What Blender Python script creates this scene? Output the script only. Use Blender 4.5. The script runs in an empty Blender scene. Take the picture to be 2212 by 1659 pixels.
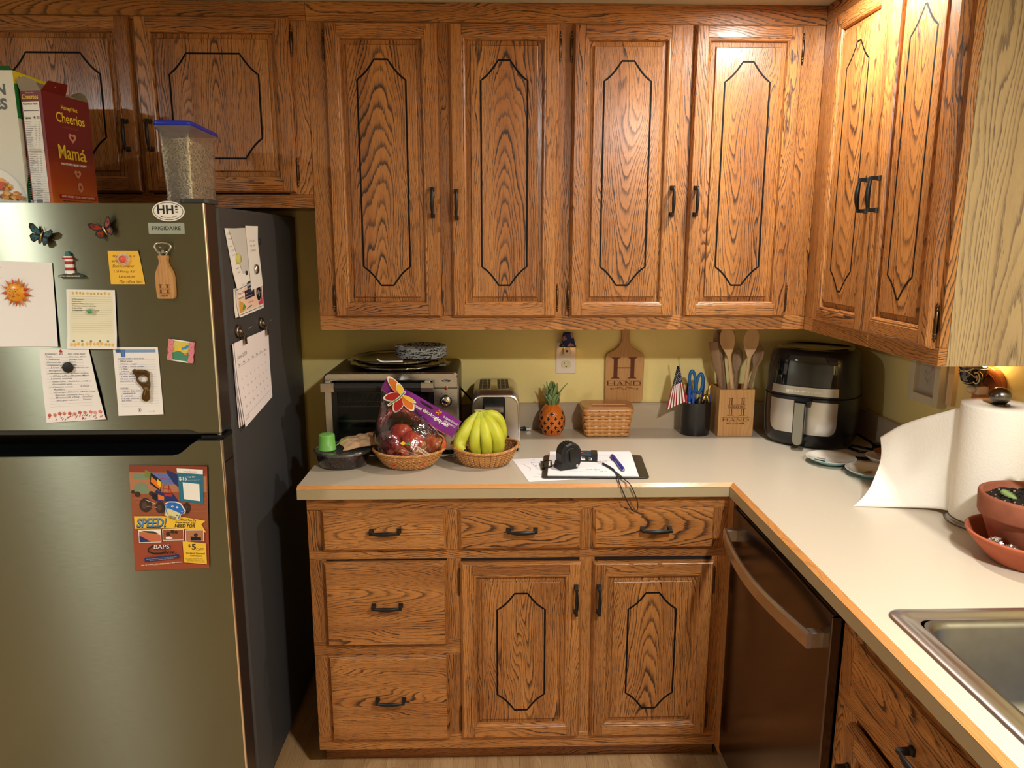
import bpy, bmesh, math, random
from mathutils import Vector, Matrix
random.seed(7)
scene = bpy.context.scene
COL = scene.collection
PI = math.pi
# ------------------------------------------------------------------ camera
cam_d = bpy.data.cameras.new('camera'); cam = bpy.data.objects.new('camera', cam_d); COL.objects.link(cam)
cam_d.sensor_width = 36.0; cam_d.lens = 1588.95 * 36.0 / 2212.0; cam_d.clip_start = 0.02
_f = Vector((0.02500448, 0.98164086, -0.18909254)); _r = Vector((0.99967949, -0.02528028, 0.00095362)); _u = Vector((0.0038442, 0.18905587, 0.98195881))
cam.matrix_world = Matrix(((_r.x, _u.x, -_f.x, 0.5204), (_r.y, _u.y, -_f.y, -2.5645), (_r.z, _u.z, -_f.z, 1.5688), (0, 0, 0, 1)))
scene.camera = cam
# ------------------------------------------------------------------ view, world, lights
vs = scene.view_settings
vs.view_transform = 'Standard'; vs.look = 'None'; vs.gamma = 1.0; vs.use_curve_mapping = False
vs.exposure = 0.75
w = bpy.data.worlds.new('room_dark'); scene.world = w; w.use_nodes = True
w.node_tree.nodes['Background'].inputs[0].default_value = (0.9, 0.8, 0.65, 1)
w.node_tree.nodes['Background'].inputs[1].default_value = 0.02
CEIL = 2.2336
def area(name, loc, size, power, color, rot=(0, 0, 0)):
    l = bpy.data.lights.new(name, 'AREA'); l.shape = 'DISK'; l.size = size; l.energy = power; l.color = color
    o = bpy.data.objects.new(name, l); COL.objects.link(o); o.location = loc; o.rotation_euler = rot; return o
area('corner_downlight', (1.31, -0.71, CEIL - 0.012), 0.07, 8, (1.0, 0.95, 0.86))
area('main_ceiling_lamp', (1.3, -2.35, CEIL - 0.03), 0.16, 29, (1.0, 0.98, 0.94))
area('left_ceiling_lamp', (-1.49, -2.15, CEIL - 0.03), 0.14, 17, (1.0, 1.0, 0.97))
scene.cycles.max_bounces = 8; scene.cycles.caustics_reflective = False; scene.cycles.caustics_refractive = False
scene.cycles.use_denoising = True

# ------------------------------------------------------------------ materials
def lin(c):
    c = c / 255.0
    return c / 12.92 if c <= 0.04045 else ((c + 0.055) / 1.055) ** 2.4
def rgb(r, g, b): return (lin(r), lin(g), lin(b), 1.0)
MATS = {}
def M(name, col=(200, 200, 200), rough=0.5, metal=0.0, trans=0.0, ior=1.45, coat=0.0, emit=None, es=0.0, noise=0.0, nscale=60, bump=0.0, bscale=200, alpha=1.0, spec=0.5, sss=0.0):
    if name in MATS: return MATS[name]
    m = bpy.data.materials.new(name); m.use_nodes = True
    nt = m.node_tree; b = nt.nodes['Principled BSDF']
    b.inputs['Base Color'].default_value = rgb(*col)
    b.inputs['Roughness'].default_value = rough; b.inputs['Metallic'].default_value = metal
    b.inputs['Transmission Weight'].default_value = trans; b.inputs['IOR'].default_value = ior
    b.inputs['Coat Weight'].default_value = coat; b.inputs['Alpha'].default_value = alpha
    b.inputs['Specular IOR Level'].default_value = spec
    if sss: b.inputs['Subsurface Weight'].default_value = sss; b.inputs['Subsurface Radius'].default_value = (.01, .006, .004)
    if emit: b.inputs['Emission Color'].default_value = rgb(*emit); b.inputs['Emission Strength'].default_value = es
    if noise or bump:
        tc = nt.nodes.new('ShaderNodeTexCoord')
        if noise:
            n = nt.nodes.new('ShaderNodeTexNoise'); n.inputs['Scale'].default_value = nscale; n.inputs['Detail'].default_value = 4
            nt.links.new(tc.outputs['Object'], n.inputs['Vector'])
            mx = nt.nodes.new('ShaderNodeMix'); mx.data_type = 'RGBA'; mx.blend_type = 'MULTIPLY'
            mx.inputs[6].default_value = rgb(*col)
            rp = nt.nodes.new('ShaderNodeValToRGB')
            rp.color_ramp.elements[0].position = .3; rp.color_ramp.elements[0].color = (1 - noise, 1 - noise, 1 - noise, 1)
            rp.color_ramp.elements[1].position = .7; rp.color_ramp.elements[1].color = (1, 1, 1, 1)
            nt.links.new(n.outputs['Fac'], rp.inputs[0]); nt.links.new(rp.outputs[0], mx.inputs[7])
            mx.inputs[0].default_value = 1.0
            nt.links.new(mx.outputs[2], b.inputs['Base Color'])
        if bump:
            n2 = nt.nodes.new('ShaderNodeTexNoise'); n2.inputs['Scale'].default_value = bscale; n2.inputs['Detail'].default_value = 3
            nt.links.new(tc.outputs['Object'], n2.inputs['Vector'])
            bp = nt.nodes.new('ShaderNodeBump'); bp.inputs['Strength'].default_value = bump; bp.inputs['Distance'].default_value = 0.002
            nt.links.new(n2.outputs['Fac'], bp.inputs['Height']); nt.links.new(bp.outputs[0], b.inputs['Normal'])
    MATS[name] = m; return m

def oak(name, light, dark, mid, spacing=0.0044, k=0.085, rough=0.32, coat=0.25, contrast=1.0, pore=1.0):
    if name in MATS: return MATS[name]
    m = bpy.data.materials.new(name); m.use_nodes = True; nt = m.node_tree; N = nt.nodes; L = nt.links
    b = N['Principled BSDF']
    uv = N.new('ShaderNodeUVMap'); uv.uv_map = 'UVMap'
    sd = N.new('ShaderNodeAttribute'); sd.attribute_name = 'seed'
    sep = N.new('ShaderNodeSeparateXYZ'); L.new(uv.outputs[0], sep.inputs[0])
    def ma(op, a, b_=None, c=None):
        n = N.new('ShaderNodeMath'); n.operation = op
        for i, v in enumerate((a, b_, c)):
            if v is None: continue
            if isinstance(v, (int, float)): n.inputs[i].default_value = v
            else: L.new(v, n.inputs[i])
        return n.outputs[0]
    def noise(sx, sy, detail, scale=1.0, rough_=.5):
        cx = N.new('ShaderNodeCombineXYZ')
        L.new(ma('MULTIPLY', sep.outputs[0], sx), cx.inputs[0]); L.new(ma('MULTIPLY', sep.outputs[1], sy), cx.inputs[1]); L.new(ma('MULTIPLY', sd.outputs['Fac'], 7.31), cx.inputs[2])
        n = N.new('ShaderNodeTexNoise'); n.inputs['Scale'].default_value = scale; n.inputs['Detail'].default_value = detail; n.inputs['Roughness'].default_value = rough_
        L.new(cx.outputs[0], n.inputs['Vector']); return n.outputs['Fac']
    x, y = sep.outputs[0], sep.outputs[1]
    warp = ma('MULTIPLY', ma('SUBTRACT', noise(9, 1.6, 2), .5), .14)
    warp2 = ma('MULTIPLY', ma('SUBTRACT', noise(40, 7, 2), .5), .012)
    X = ma('ADD', ma('ADD', x, warp), warp2)
    Y = ma('MULTIPLY', y, k)
    R = ma('SQRT', ma('ADD', ma('MULTIPLY', X, X), ma('MULTIPLY', Y, Y)))
    ph = ma('ADD', ma('DIVIDE', R, spacing), ma('MULTIPLY', noise(6, 1.3, 2), 5.0))
    jag = ma('MULTIPLY', ma('SUBTRACT', noise(620, 34, 3), .5), .55)
    phj = ma('ADD', ph, jag)
    fr = ma('FRACT', phj)
    wn = N.new('ShaderNodeTexWhiteNoise'); wn.noise_dimensions = '1D'; L.new(ma('ADD', ma('FLOOR', phj), sd.outputs['Fac']), wn.inputs['W'])
    ringamp = ma('ADD', ma('MULTIPLY', wn.outputs['Value'], 1.0), .45)
    rp = N.new('ShaderNodeValToRGB'); e = rp.color_ramp.elements
    e[0].position = 0.0; e[0].color = (.25, .25, .25, 1); e[1].position = 1.0; e[1].color = (.0, .0, .0, 1)
    for p, c in ((.07, 1.0), (.20, .75), (.36, .22), (.6, .05)):
        q = e.new(p); q.color = (c, c, c, 1)
    L.new(fr, rp.inputs[0])
    por = ma('GREATER_THAN', noise(1100, 34, 2, 1.0, .6), .585)
    por = ma('MULTIPLY', por, ma('ADD', ma('MULTIPLY', rp.outputs[0], .55), .30 * pore))
    varr = noise(14, 1.2, 3)
    amt = ma('MULTIPLY', ma('ADD', ma('MULTIPLY', ma('MULTIPLY', rp.outputs[0], ringamp), ma('ADD', ma('MULTIPLY', varr, .9), .22)), por), .85 * contrast)
    amt = ma('MINIMUM', amt, 1.0)
    m1 = N.new('ShaderNodeMix'); m1.data_type = 'RGBA'; m1.inputs[6].default_value = rgb(*light); m1.inputs[7].default_value = rgb(*mid)
    vr = N.new('ShaderNodeValToRGB'); vr.color_ramp.elements[0].position = .35; vr.color_ramp.elements[1].position = .68
    L.new(varr, vr.inputs[0]); L.new(vr.outputs[0], m1.inputs[0])
    m2 = N.new('ShaderNodeMix'); m2.data_type = 'RGBA'; L.new(m1.outputs[2], m2.inputs[6]); m2.inputs[7].default_value = rgb(*dark)
    L.new(amt, m2.inputs[0]); L.new(m2.outputs[2], b.inputs['Base Color'])
    b.inputs['Roughness'].default_value = rough; b.inputs['Coat Weight'].default_value = coat; b.inputs['Coat Roughness'].default_value = .22
    L.new(ma('ADD', ma('MULTIPLY', amt, .18), rough), b.inputs['Roughness'])
    bp = N.new('ShaderNodeBump'); bp.inputs['Strength'].default_value = .35; bp.inputs['Distance'].default_value = .0006; bp.invert = True
    L.new(amt, bp.inputs['Height']); L.new(bp.outputs[0], b.inputs['Normal'])
    MATS[name] = m; return m

OAK = oak('oak', (190, 128, 68), (50, 27, 15), (158, 98, 48), contrast=1.55)
OAKV = oak('oak_veneer', (172, 148, 106), (92, 72, 58), (156, 130, 90), spacing=.010, k=.07, rough=.5, coat=.05, contrast=1.0, pore=.5)
OAKE = oak('oak_edging', (206, 146, 84), (150, 94, 46), (196, 132, 72), rough=.35, contrast=.6)
BAMB = oak('bamboo', (200, 152, 94), (160, 110, 60), (184, 132, 76), spacing=.013, k=.01, rough=.45, coat=.05, contrast=.7, pore=.3)
SPOON = oak('beech', (206, 170, 124), (170, 130, 88), (196, 158, 112), spacing=.006, k=.02, rough=.6, coat=0, contrast=.45, pore=.6)
SPOOND = oak('beech_worn', (160, 128, 96), (110, 80, 56), (140, 108, 78), spacing=.006, k=.02, rough=.6, coat=0, contrast=.5, pore=.6)
GROOVE = M('groove_black', (10, 8, 8), .6, spec=.2)
GAP = M('gap_dark', (30, 16, 8), .8)
BLACKM = M('black_iron', (26, 27, 28), .38, .3)
BRASS = M('antique_brass', (92, 72, 52), .32, 1.0)
WALLP = M('wall_paint', (238, 218, 146), .55, bump=.25, bscale=260)
WALLR = M('wall_paint_far', (210, 206, 190), .7)
CEILM = M('ceiling_paint', (196, 190, 174), .9, bump=1.0, bscale=120)
LAM = M('laminate', (198, 187, 168), .33, noise=.05, nscale=500)
LAMG = M('laminate_edge', (176, 160, 128), .45, noise=.06, nscale=500)
LAMB = M('laminate_splash', (190, 172, 148), .45, noise=.05, nscale=500)
BLK = M('black_plastic', (16, 16, 17), .35)
BLKG = M('black_gloss', (8, 9, 11), .08)
DKG = M('fridge_side', (66, 66, 68), .5, bump=.25, bscale=900)
CHROME = M('chrome', (220, 220, 222), .12, 1.0)
STEEL = M('satin_steel', (204, 204, 204), .3, 1.0)
WHITE = M('white_plastic', (232, 224, 210), .4)
PAPER = M('paper_white', (238, 236, 234), .8)
INK = M('ink_dark', (48, 50, 66), .8)
INKG = M('ink_grey', (120, 120, 128), .8)
INKB = M('ink_blue', (52, 60, 140), .8)

def brushed(name, col, rough, aniso, rot=0.0, metal=1.0, streak=.12):
    m = bpy.data.materials.new(name); m.use_nodes = True; nt = m.node_tree; N = nt.nodes; L = nt.links; b = N['Principled BSDF']
    b.inputs['Base Color'].default_value = rgb(*col); b.inputs['Metallic'].default_value = metal
    b.inputs['Roughness'].default_value = rough; b.inputs['Anisotropic'].default_value = aniso; b.inputs['Anisotropic Rotation'].default_value = rot
    t = N.new('ShaderNodeTangent'); t.direction_type = 'UV_MAP'; t.uv_map = 'UVMap'; L.new(t.outputs[0], b.inputs['Tangent'])
    uv = N.new('ShaderNodeUVMap'); uv.uv_map = 'UVMap'
    mp = N.new('ShaderNodeMapping'); mp.inputs['Scale'].default_value = (1600, 25, 1); L.new(uv.outputs[0], mp.inputs[0])
    n = N.new('ShaderNodeTexNoise'); n.inputs['Scale'].default_value = 1; n.inputs['Detail'].default_value = 2; L.new(mp.outputs[0], n.inputs['Vector'])
    mr = N.new('ShaderNodeMapRange'); mr.inputs['To Min'].default_value = rough - streak / 2; mr.inputs['To Max'].default_value = rough + streak / 2
    L.new(n.outputs['Fac'], mr.inputs['Value']); L.new(mr.outputs[0], b.inputs['Roughness'])
    MATS[name] = m; return m
SS = brushed('brushed_steel', (136, 140, 122), .31, 1.0, 0.0)
SSD = brushed('brushed_black_steel', (96, 84, 80), .2, .55)
SSV = brushed('brushed_steel_small', (208, 205, 200), .3, .5)

# ------------------------------------------------------------------ mesh builder
AX = {'x': Vector((1, 0, 0)), 'y': Vector((0, 1, 0)), 'z': Vector((0, 0, 1))}
ORG = {}
class MB:
    def __init__(s):
        s.V = []; s.F = []; s.FM = []; s.UV = []; s.SEED = []; s.SM = []; s.mats = []; s.T = None
    def mi(s, m):
        if m not in s.mats: s.mats.append(m)
        return s.mats.index(m)
    def add(s, verts, faces, mat, grain='z', off=None, seed=None, smooth=False, center=None, uvs=None):
        vs_ = [Vector(v) for v in verts]
        g = AX[grain] if isinstance(grain, str) else Vector(grain).normalized()
        if center is None:
            lo = [min(v[i] for v in vs_) for i in range(3)]; hi = [max(v[i] for v in vs_) for i in range(3)]
            center = Vector([(a + b_) / 2 for a, b_ in zip(lo, hi)])
        if off is None: off = (random.choice((-1, 1)) * random.uniform(.03, .16), random.choice((-1, 1)) * random.uniform(.1, .8))
        if seed is None: seed = random.random() * 20
        center = Vector(center); base = len(s.V); k = s.mi(mat)
        for f in faces:
            P = [vs_[i] for i in f]
            n = Vector((0, 0, 0))
            for i in range(len(P)):
                a, b_ = P[i], P[(i + 1) % len(P)]
                n += Vector(((a.y - b_.y) * (a.z + b_.z), (a.z - b_.z) * (a.x + b_.x), (a.x - b_.x) * (a.y + b_.y)))
            if n.length > 0: n.normalize()
            gg = g
            if abs(n.dot(g)) > .9: gg = AX['y'] if abs(n.y) < .5 else AX['x']
            al = (gg - n * gg.dot(n)); al = al.normalized() if al.length > 1e-6 else gg
            ac = al.cross(n)
            if max(abs(ac.x), abs(ac.y), abs(ac.z)) > 0 and sum(ac) < 0: ac = -ac
            s.UV.append([((p - center).dot(ac) + off[0], (p - center).dot(al) + off[1]) for p in P])
            s.F.append([base + i for i in f]); s.FM.append(k); s.SEED.append(seed); s.SM.append(smooth)
        s.V += [(s.T @ v) if s.T is not None else v for v in vs_]
        return s
    def box(s, x0, y0, z0, x1, y1, z1, mat, grain='z', off=None, seed=None):
        x0, x1 = min(x0, x1), max(x0, x1); y0, y1 = min(y0, y1), max(y0, y1); z0, z1 = min(z0, z1), max(z0, z1)
        v = [(x0, y0, z0), (x1, y0, z0), (x1, y1, z0), (x0, y1, z0), (x0, y0, z1), (x1, y0, z1), (x1, y1, z1), (x0, y1, z1)]
        return s.add(v, [(0, 3, 2, 1), (4, 5, 6, 7), (0, 1, 5, 4), (1, 2, 6, 5), (2, 3, 7, 6), (3, 0, 4, 7)], mat, grain, off, seed)
    def loft(s, rings, mat, caps=(True, True), smooth=True, closed=True, **kw):
        n = len(rings[0]); V = [p for r in rings for p in r]; F = []
        for i in range(len(rings) - 1):
            for j in range(n if closed else n - 1):
                a = i * n + j; b_ = i * n + (j + 1) % n
                F.append((a, b_, b_ + n, a + n))
        s.add(V, F, mat, smooth=smooth, **kw)
        kw2 = dict(kw)
        if caps[0]: s.add(list(reversed(rings[0])), [tuple(range(n))], mat, smooth=False, **kw2)
        if caps[1]: s.add(rings[-1], [tuple(range(n))], mat, smooth=False, **kw2)
        return s
    def lathe(s, prof, c, mat, n=40, caps=(True, True), sx=1, sy=1, smooth=True, **kw):
        return s.loft([[Vector((c[0] + r * sx * math.cos(2 * PI * j / n), c[1] + r * sy * math.sin(2 * PI * j / n), c[2] + z)) for j in range(n)] for r, z in prof], mat, caps, smooth, **kw)
    def tube(s, pts, r, mat, n=10, caps=(True, True), flat=1.0, side=None, smooth=True, closed=False, **kw):
        pts = [Vector(p) for p in pts]; rings = []; N = len(pts)
        prev = None
        for i, p in enumerate(pts):
            if closed: t = pts[(i + 1) % N] - pts[i - 1]
            else: t = pts[min(i + 1, N - 1)] - pts[max(i - 1, 0)]
            t.normalize()
            if prev is None:
                a = Vector(side) if side is not None else (AX['z'] if abs(t.z) < .9 else AX['x'])
            else: a = prev
            a = (a - t * a.dot(t)); a.normalize(); b_ = t.cross(a); prev = a
            rr = r[i] if isinstance(r, (list, tuple)) else r
            rings.append([p + a * math.cos(2 * PI * j / n) * rr + b_ * math.sin(2 * PI * j / n) * rr * flat for j in range(n)])
        if closed: rings.append(rings[0]); caps = (False, False)
        return s.loft(rings, mat, caps, smooth, **kw)
    def prism(s, poly, z0, z1, mat, plane='xy', smooth=False, **kw):
        def P(u, v, w_):
            return {'xy': (u, v, w_), 'xz': (u, w_, v), 'yz': (w_, u, v)}[plane]
        n = len(poly); V = [P(u, v, z0) for u, v in poly] + [P(u, v, z1) for u, v in poly]
        F = [tuple(range(n))[::-1], tuple(range(n, 2 * n))] + [(i, (i + 1) % n, n + (i + 1) % n, n + i) for i in range(n)]
        return s.add(V, F, mat, smooth=smooth, **kw)
    def ball(s, c, r, mat, nu=20, nv=12, sc=(1, 1, 1), fn=None, **kw):
        rings = []
        for i in range(nv + 1):
            th = PI * i / nv - PI / 2 + (1e-3 if i == 0 else -1e-3 if i == nv else 0)
            ring = []
            for j in range(nu):
                ph = 2 * PI * j / nu
                d = Vector((math.cos(th) * math.cos(ph), math.cos(th) * math.sin(ph), math.sin(th)))
                rr = r * (fn(d) if fn else 1)
                ring.append(Vector((c[0] + d.x * rr * sc[0], c[1] + d.y * rr * sc[1], c[2] + d.z * rr * sc[2])))
            rings.append(ring)
        return s.loft(rings, mat, **kw)
    def grid(s, fn, nu, nv, mat, smooth=True, **kw):
        V = [fn(i / nu, j / nv) for j in range(nv + 1) for i in range(nu + 1)]
        F = [(j * (nu + 1) + i, j * (nu + 1) + i + 1, (j + 1) * (nu + 1) + i + 1, (j + 1) * (nu + 1) + i) for j in range(nv) for i in range(nu)]
        return s.add(V, F, mat, smooth=smooth, **kw)
    def build(s, name, parent=None, bevel=0.0, label=None, solid=0.0, seg=2, sub=0, kind=None):
        me = bpy.data.meshes.new(name)
        o3 = Vector((0, 0, 0))
        q = parent
        if parent is not None: o3 = ORG.get(parent.name, Vector((0, 0, 0)))
        me.from_pydata([tuple(v - o3) for v in s.V], [], s.F)
        for m in s.mats: me.materials.append(m)
        uvl = me.uv_layers.new(name='UVMap')
        i = 0
        flat = []
        for u in s.UV:
            for a in u: flat += [a[0], a[1]]
        uvl.data.foreach_set('uv', flat)
        me.polygons.foreach_set('material_index', s.FM); me.polygons.foreach_set('use_smooth', s.SM)
        at = me.attributes.new('seed', 'FLOAT', 'FACE'); at.data.foreach_set('value', s.SEED)
        me.update()
        o = bpy.data.objects.new(name, me); COL.objects.link(o)
        if parent is not None: o.parent = parent; ORG[o.name] = o3
        if label: o['label'] = label
        if kind: o['kind'] = kind
        if solid:
            md = o.modifiers.new('solid', 'SOLIDIFY'); md.thickness = solid; md.offset = 0
        if bevel:
            md = o.modifiers.new('bevel', 'BEVEL'); md.width = bevel; md.segments = seg; md.limit_method = 'ANGLE'; md.angle_limit = 0.7
        if sub:
            md = o.modifiers.new('sub', 'SUBSURF'); md.levels = sub; md.render_levels = sub
        return o
def thing(name, label, cat, loc=(0, 0, 0), group=None):
    o = bpy.data.objects.new(name, None); COL.objects.link(o); o.location = loc; o.empty_display_size = .02
    o['label'] = label; o['category'] = cat
    if group: o['group'] = group
    ORG[o.name] = Vector(loc); return o
def tag(o, label, cat, group=None):
    o['label'] = label; o['category'] = cat
    if group: o['group'] = group
    return o
def structure(o): o['kind'] = 'structure'; return o
def copy_tree(o, parent=None):
    c = o.copy(); COL.objects.link(c)
    if parent is not None: c.parent = parent
    for ch in [x for x in bpy.data.objects if x.parent == o]: copy_tree(ch, c)
    return c
def arc(cx, cy, r, a0, a1, n=8, ry=None):
    ry = r if ry is None else ry
    return [(cx + r * math.cos(a0 + (a1 - a0) * i / n), cy + ry * math.sin(a0 + (a1 - a0) * i / n)) for i in range(n + 1)]
def rrect(x0, y0, x1, y1, r, n=5):
    if not isinstance(r, (list, tuple)): r = [r] * 4
    return (arc(x1 - r[0], y1 - r[0], r[0], 0, PI / 2, n) + arc(x0 + r[1], y1 - r[1], r[1], PI / 2, PI, n) +
            arc(x0 + r[2], y0 + r[2], r[2], PI, 1.5 * PI, n) + arc(x1 - r[3], y0 + r[3], r[3], 1.5 * PI, 2 * PI, n))
def rot_about(c, axis, ang):
    return Matrix.Translation(Vector(c)) @ Matrix.Rotation(ang, 4, axis) @ Matrix.Translation(-Vector(c))

def recenter(o, loc):
    L_ = Vector(loc)
    for v in o.data.vertices: v.co -= L_
    o.location = L_; return o
_txt = {}
def text_mesh(st, shear=0.0, bold=0.0):
    key = (st, shear, bold)
    if key not in _txt:
        cu = bpy.data.curves.new('t', 'FONT'); cu.body = st; cu.size = 1.0; cu.shear = shear; cu.offset = bold; cu.resolution_u = 3
        ob = bpy.data.objects.new('t', cu); me = bpy.data.meshes.new_from_object(ob)
        vv = [(v.co.x, v.co.y) for v in me.vertices]; ff = [tuple(p.vertices) for p in me.polygons]
        bpy.data.objects.remove(ob); bpy.data.curves.remove(cu); bpy.data.meshes.remove(me)
        if vv:
            x0 = min(v[0] for v in vv); x1 = max(v[0] for v in vv); y0 = min(v[1] for v in vv); y1 = max(v[1] for v in vv)
        else: x0 = y0 = 0; x1 = y1 = 1
        _txt[key] = (vv, ff, x0, y0, x1, y1)
    return _txt[key]
class Art:
    """flat printing laid on a surface: map(u, v, h) gives the point h above the surface"""
    def __init__(s, mb, mp, h0=.0002, dh=.00012, cuts=None): s.mb = mb; s.mp = mp; s.h = h0; s.dh = dh; s.cuts = cuts
    def put(s, pts, faces, mat):
        """pts are (u, v); faces are cut along the sheet's own grid so that they follow its curl"""
        if s.cuts:
            bm = bmesh.new(); vv = [bm.verts.new((u, v, 0)) for u, v in pts]
            for f in faces:
                try: bm.faces.new([vv[i] for i in f])
                except ValueError: pass
            us = [p[0] for p in pts]; vs_ = [p[1] for p in pts]
            for axis, lst, lo, hi in ((0, s.cuts[0], min(us), max(us)), (1, s.cuts[1], min(vs_), max(vs_))):
                for c in lst:
                    if lo < c - 1e-5 and c + 1e-5 < hi:
                        bmesh.ops.bisect_plane(bm, geom=bm.verts[:] + bm.edges[:] + bm.faces[:], dist=1e-6, plane_co=(c, 0, 0) if axis == 0 else (0, c, 0), plane_no=(1, 0, 0) if axis == 0 else (0, 1, 0))
            bm.verts.index_update(); pts = [(v.co.x, v.co.y) for v in bm.verts]; faces = [tuple(v.index for v in f.verts) for f in bm.faces]; bm.free()
            if not faces: return
        s.mb.add([s.mp(u, v, s.h) for u, v in pts], faces, mat)
    def up(s): s.h += s.dh
    def poly(s, pts, mat):
        s.put(list(pts), [tuple(range(len(pts)))], mat); s.up()
    def rect(s, u0, v0, u1, v1, mat, n=1):
        s.put([(u0, v0), (u1, v0), (u1, v1), (u0, v1)], [(0, 1, 2, 3)], mat); s.up()
    def disc(s, u, v, r, mat, n=20, ry=None, up=True):
        s.put(arc(u, v, r, 0, 2 * PI * (n - 1) / n, n - 1, ry), [tuple(range(n))], mat)
        if up: s.up()
    def line(s, pts, w_, mat, closed=False, up=True):
        if closed: pts = list(pts) + [pts[0]]
        P = []; F = []; n = len(pts)
        for i, (u, v) in enumerate(pts):
            if closed and i in (0, n - 1): a, b = pts[n - 2], pts[1]
            else: a, b = pts[max(i - 1, 0)], pts[min(i + 1, n - 1)]
            dx, dy = b[0] - a[0], b[1] - a[1]; L_ = math.hypot(dx, dy) or 1
            nx, ny = -dy / L_ * w_ / 2, dx / L_ * w_ / 2
            P += [(u + nx, v + ny), (u - nx, v - ny)]
        for i in range(n - 1): F.append((2 * i, 2 * i + 1, 2 * i + 3, 2 * i + 2))
        s.put(P, F, mat)
        if up: s.up()
    def text(s, st, u, v, w_=None, h=None, mat=None, shear=0.0, bold=0.0, ang=0.0, up=True, align='l'):
        vv, ff, x0, y0, x1, y1 = text_mesh(st, shear, bold)
        if not vv: return
        sx = (w_ / (x1 - x0)) if w_ else None
        sy = (h / max(.6, (y1 - y0))) if h else None
        if sx is None: sx = sy
        if sy is None: sy = sx
        wd = (x1 - x0) * sx
        ou = -wd / 2 if align == 'c' else -wd if align == 'r' else 0
        ca, sa = math.cos(ang), math.sin(ang); P = []
        for a, b in vv:
            du = (a - x0) * sx + ou; dv = (b - (0 if y0 < -.05 else y0)) * sy
            P.append((u + du * ca - dv * sa, v + du * sa + dv * ca))
        s.put(P, ff, mat)
        if up: s.up()
    def scrawl(s, u, v, wd, h, mat, lw=.0006, rnd=None):
        rnd = rnd or random
        pts = []; n = max(6, int(wd / h * 4)); 
        for i in range(n):
            pts.append((u + wd * i / (n - 1) + rnd.uniform(-.15, .15) * h, v + rnd.uniform(0, 1) * h * (1 if rnd.random() > .25 else 1.5)))
        s.line(pts, lw, mat, up=False)
def mapXZ(x0, y0, z0, dirn=-1):   # u -> +x, v -> +z, h -> -y
    return lambda u, v, h: (x0 + u, y0 + dirn * h, z0 + v)

def film(name, tint=(255, 255, 255), base=.02, rough=.06, bump=0.0, bscale=40, edge=1.0, haze=0.0, hazecol=(200, 200, 204)):
    """thin clear plastic or glass: mostly see-through, with a glossy skin"""
    if name in MATS: return MATS[name]
    m = bpy.data.materials.new(name); m.use_nodes = True; nt = m.node_tree; N = nt.nodes; L = nt.links
    N.remove(N['Principled BSDF']); out = [n for n in N if n.type == 'OUTPUT_MATERIAL'][0]
    t = N.new('ShaderNodeBsdfTransparent'); t.inputs[0].default_value = rgb(*tint); g = N.new('ShaderNodeBsdfGlossy'); g.inputs['Roughness'].default_value = rough; g.inputs[0].default_value = (1, 1, 1, 1)
    fz = N.new('ShaderNodeFresnel'); fz.inputs[0].default_value = 1.5
    ma = N.new('ShaderNodeMath'); ma.operation = 'MULTIPLY_ADD'; ma.inputs[1].default_value = 1.6 * edge; ma.inputs[2].default_value = base; ma.use_clamp = True; L.new(fz.outputs[0], ma.inputs[0])
    mx = N.new('ShaderNodeMixShader'); L.new(ma.outputs[0], mx.inputs[0]); L.new(t.outputs[0], mx.inputs[1]); L.new(g.outputs[0], mx.inputs[2]); last = mx.outputs[0]
    if haze:
        d = N.new('ShaderNodeBsdfDiffuse'); d.inputs[0].default_value = rgb(*hazecol); m2 = N.new('ShaderNodeMixShader'); m2.inputs[0].default_value = haze; L.new(last, m2.inputs[1]); L.new(d.outputs[0], m2.inputs[2]); last = m2.outputs[0]
    L.new(last, out.inputs['Surface'])
    if bump:
        tc = N.new('ShaderNodeTexCoord'); n = N.new('ShaderNodeTexNoise'); n.inputs['Scale'].default_value = bscale; n.inputs['Detail'].default_value = 3; n.inputs['Distortion'].default_value = 1.2; b = N.new('ShaderNodeBump'); b.inputs['Strength'].default_value = bump; b.inputs['Distance'].default_value = .01
        L.new(tc.outputs['Object'], n.inputs['Vector']); L.new(n.outputs['Fac'], b.inputs['Height']); L.new(b.outputs[0], g.inputs['Normal']); L.new(b.outputs[0], fz.inputs['Normal'])
    MATS[name] = m; return m
# ------------------------------------------------------------------ room
mb = MB(); mb.box(-2.3, 0, 0, 1.95, .12, CEIL, WALLP); structure(mb.build('wall_back'))
mb = MB(); mb.box(1.8067, -4.4, 0, 1.93, 0, CEIL, WALLP); structure(mb.build('wall_right'))
mb = MB(); mb.box(-2.4, -4.4, 0, -2.3, .12, CEIL, WALLR); structure(mb.build('wall_left'))
mb = MB(); mb.box(-2.4, -4.5, 0, 1.93, -4.4, CEIL, WALLR); structure(mb.build('wall_rear'))
mb = MB(); mb.box(-2.4, -4.5, CEIL, 1.93, .12, CEIL + .1, CEILM); structure(mb.build('ceiling'))
FLOORM = oak('floor_laminate', (206, 168, 120), (146, 108, 70), (178, 138, 94), spacing=.009, k=.03, rough=.38, coat=.1, contrast=.55, pore=.6)
mb = MB(); mb.box(-2.4, -4.5, -.06, 1.93, .12, -.002, GAP)
rr = random.Random(4)
for i in range(34):            # strip planks running away from the base units
    x0 = -.9 + i * .068; y = -2.2 - rr.uniform(0, .3)
    while y < -.02:
        L_ = rr.uniform(.22, .42); y1 = min(y + L_, -.005)
        mb.box(x0, y, -.004, x0 + .0675, y1, 0, FLOORM, 'y', off=(rr.uniform(-.2, .2), rr.uniform(-.6, .6)), seed=rr.random() * 20); y = y1 + .0004
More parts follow.
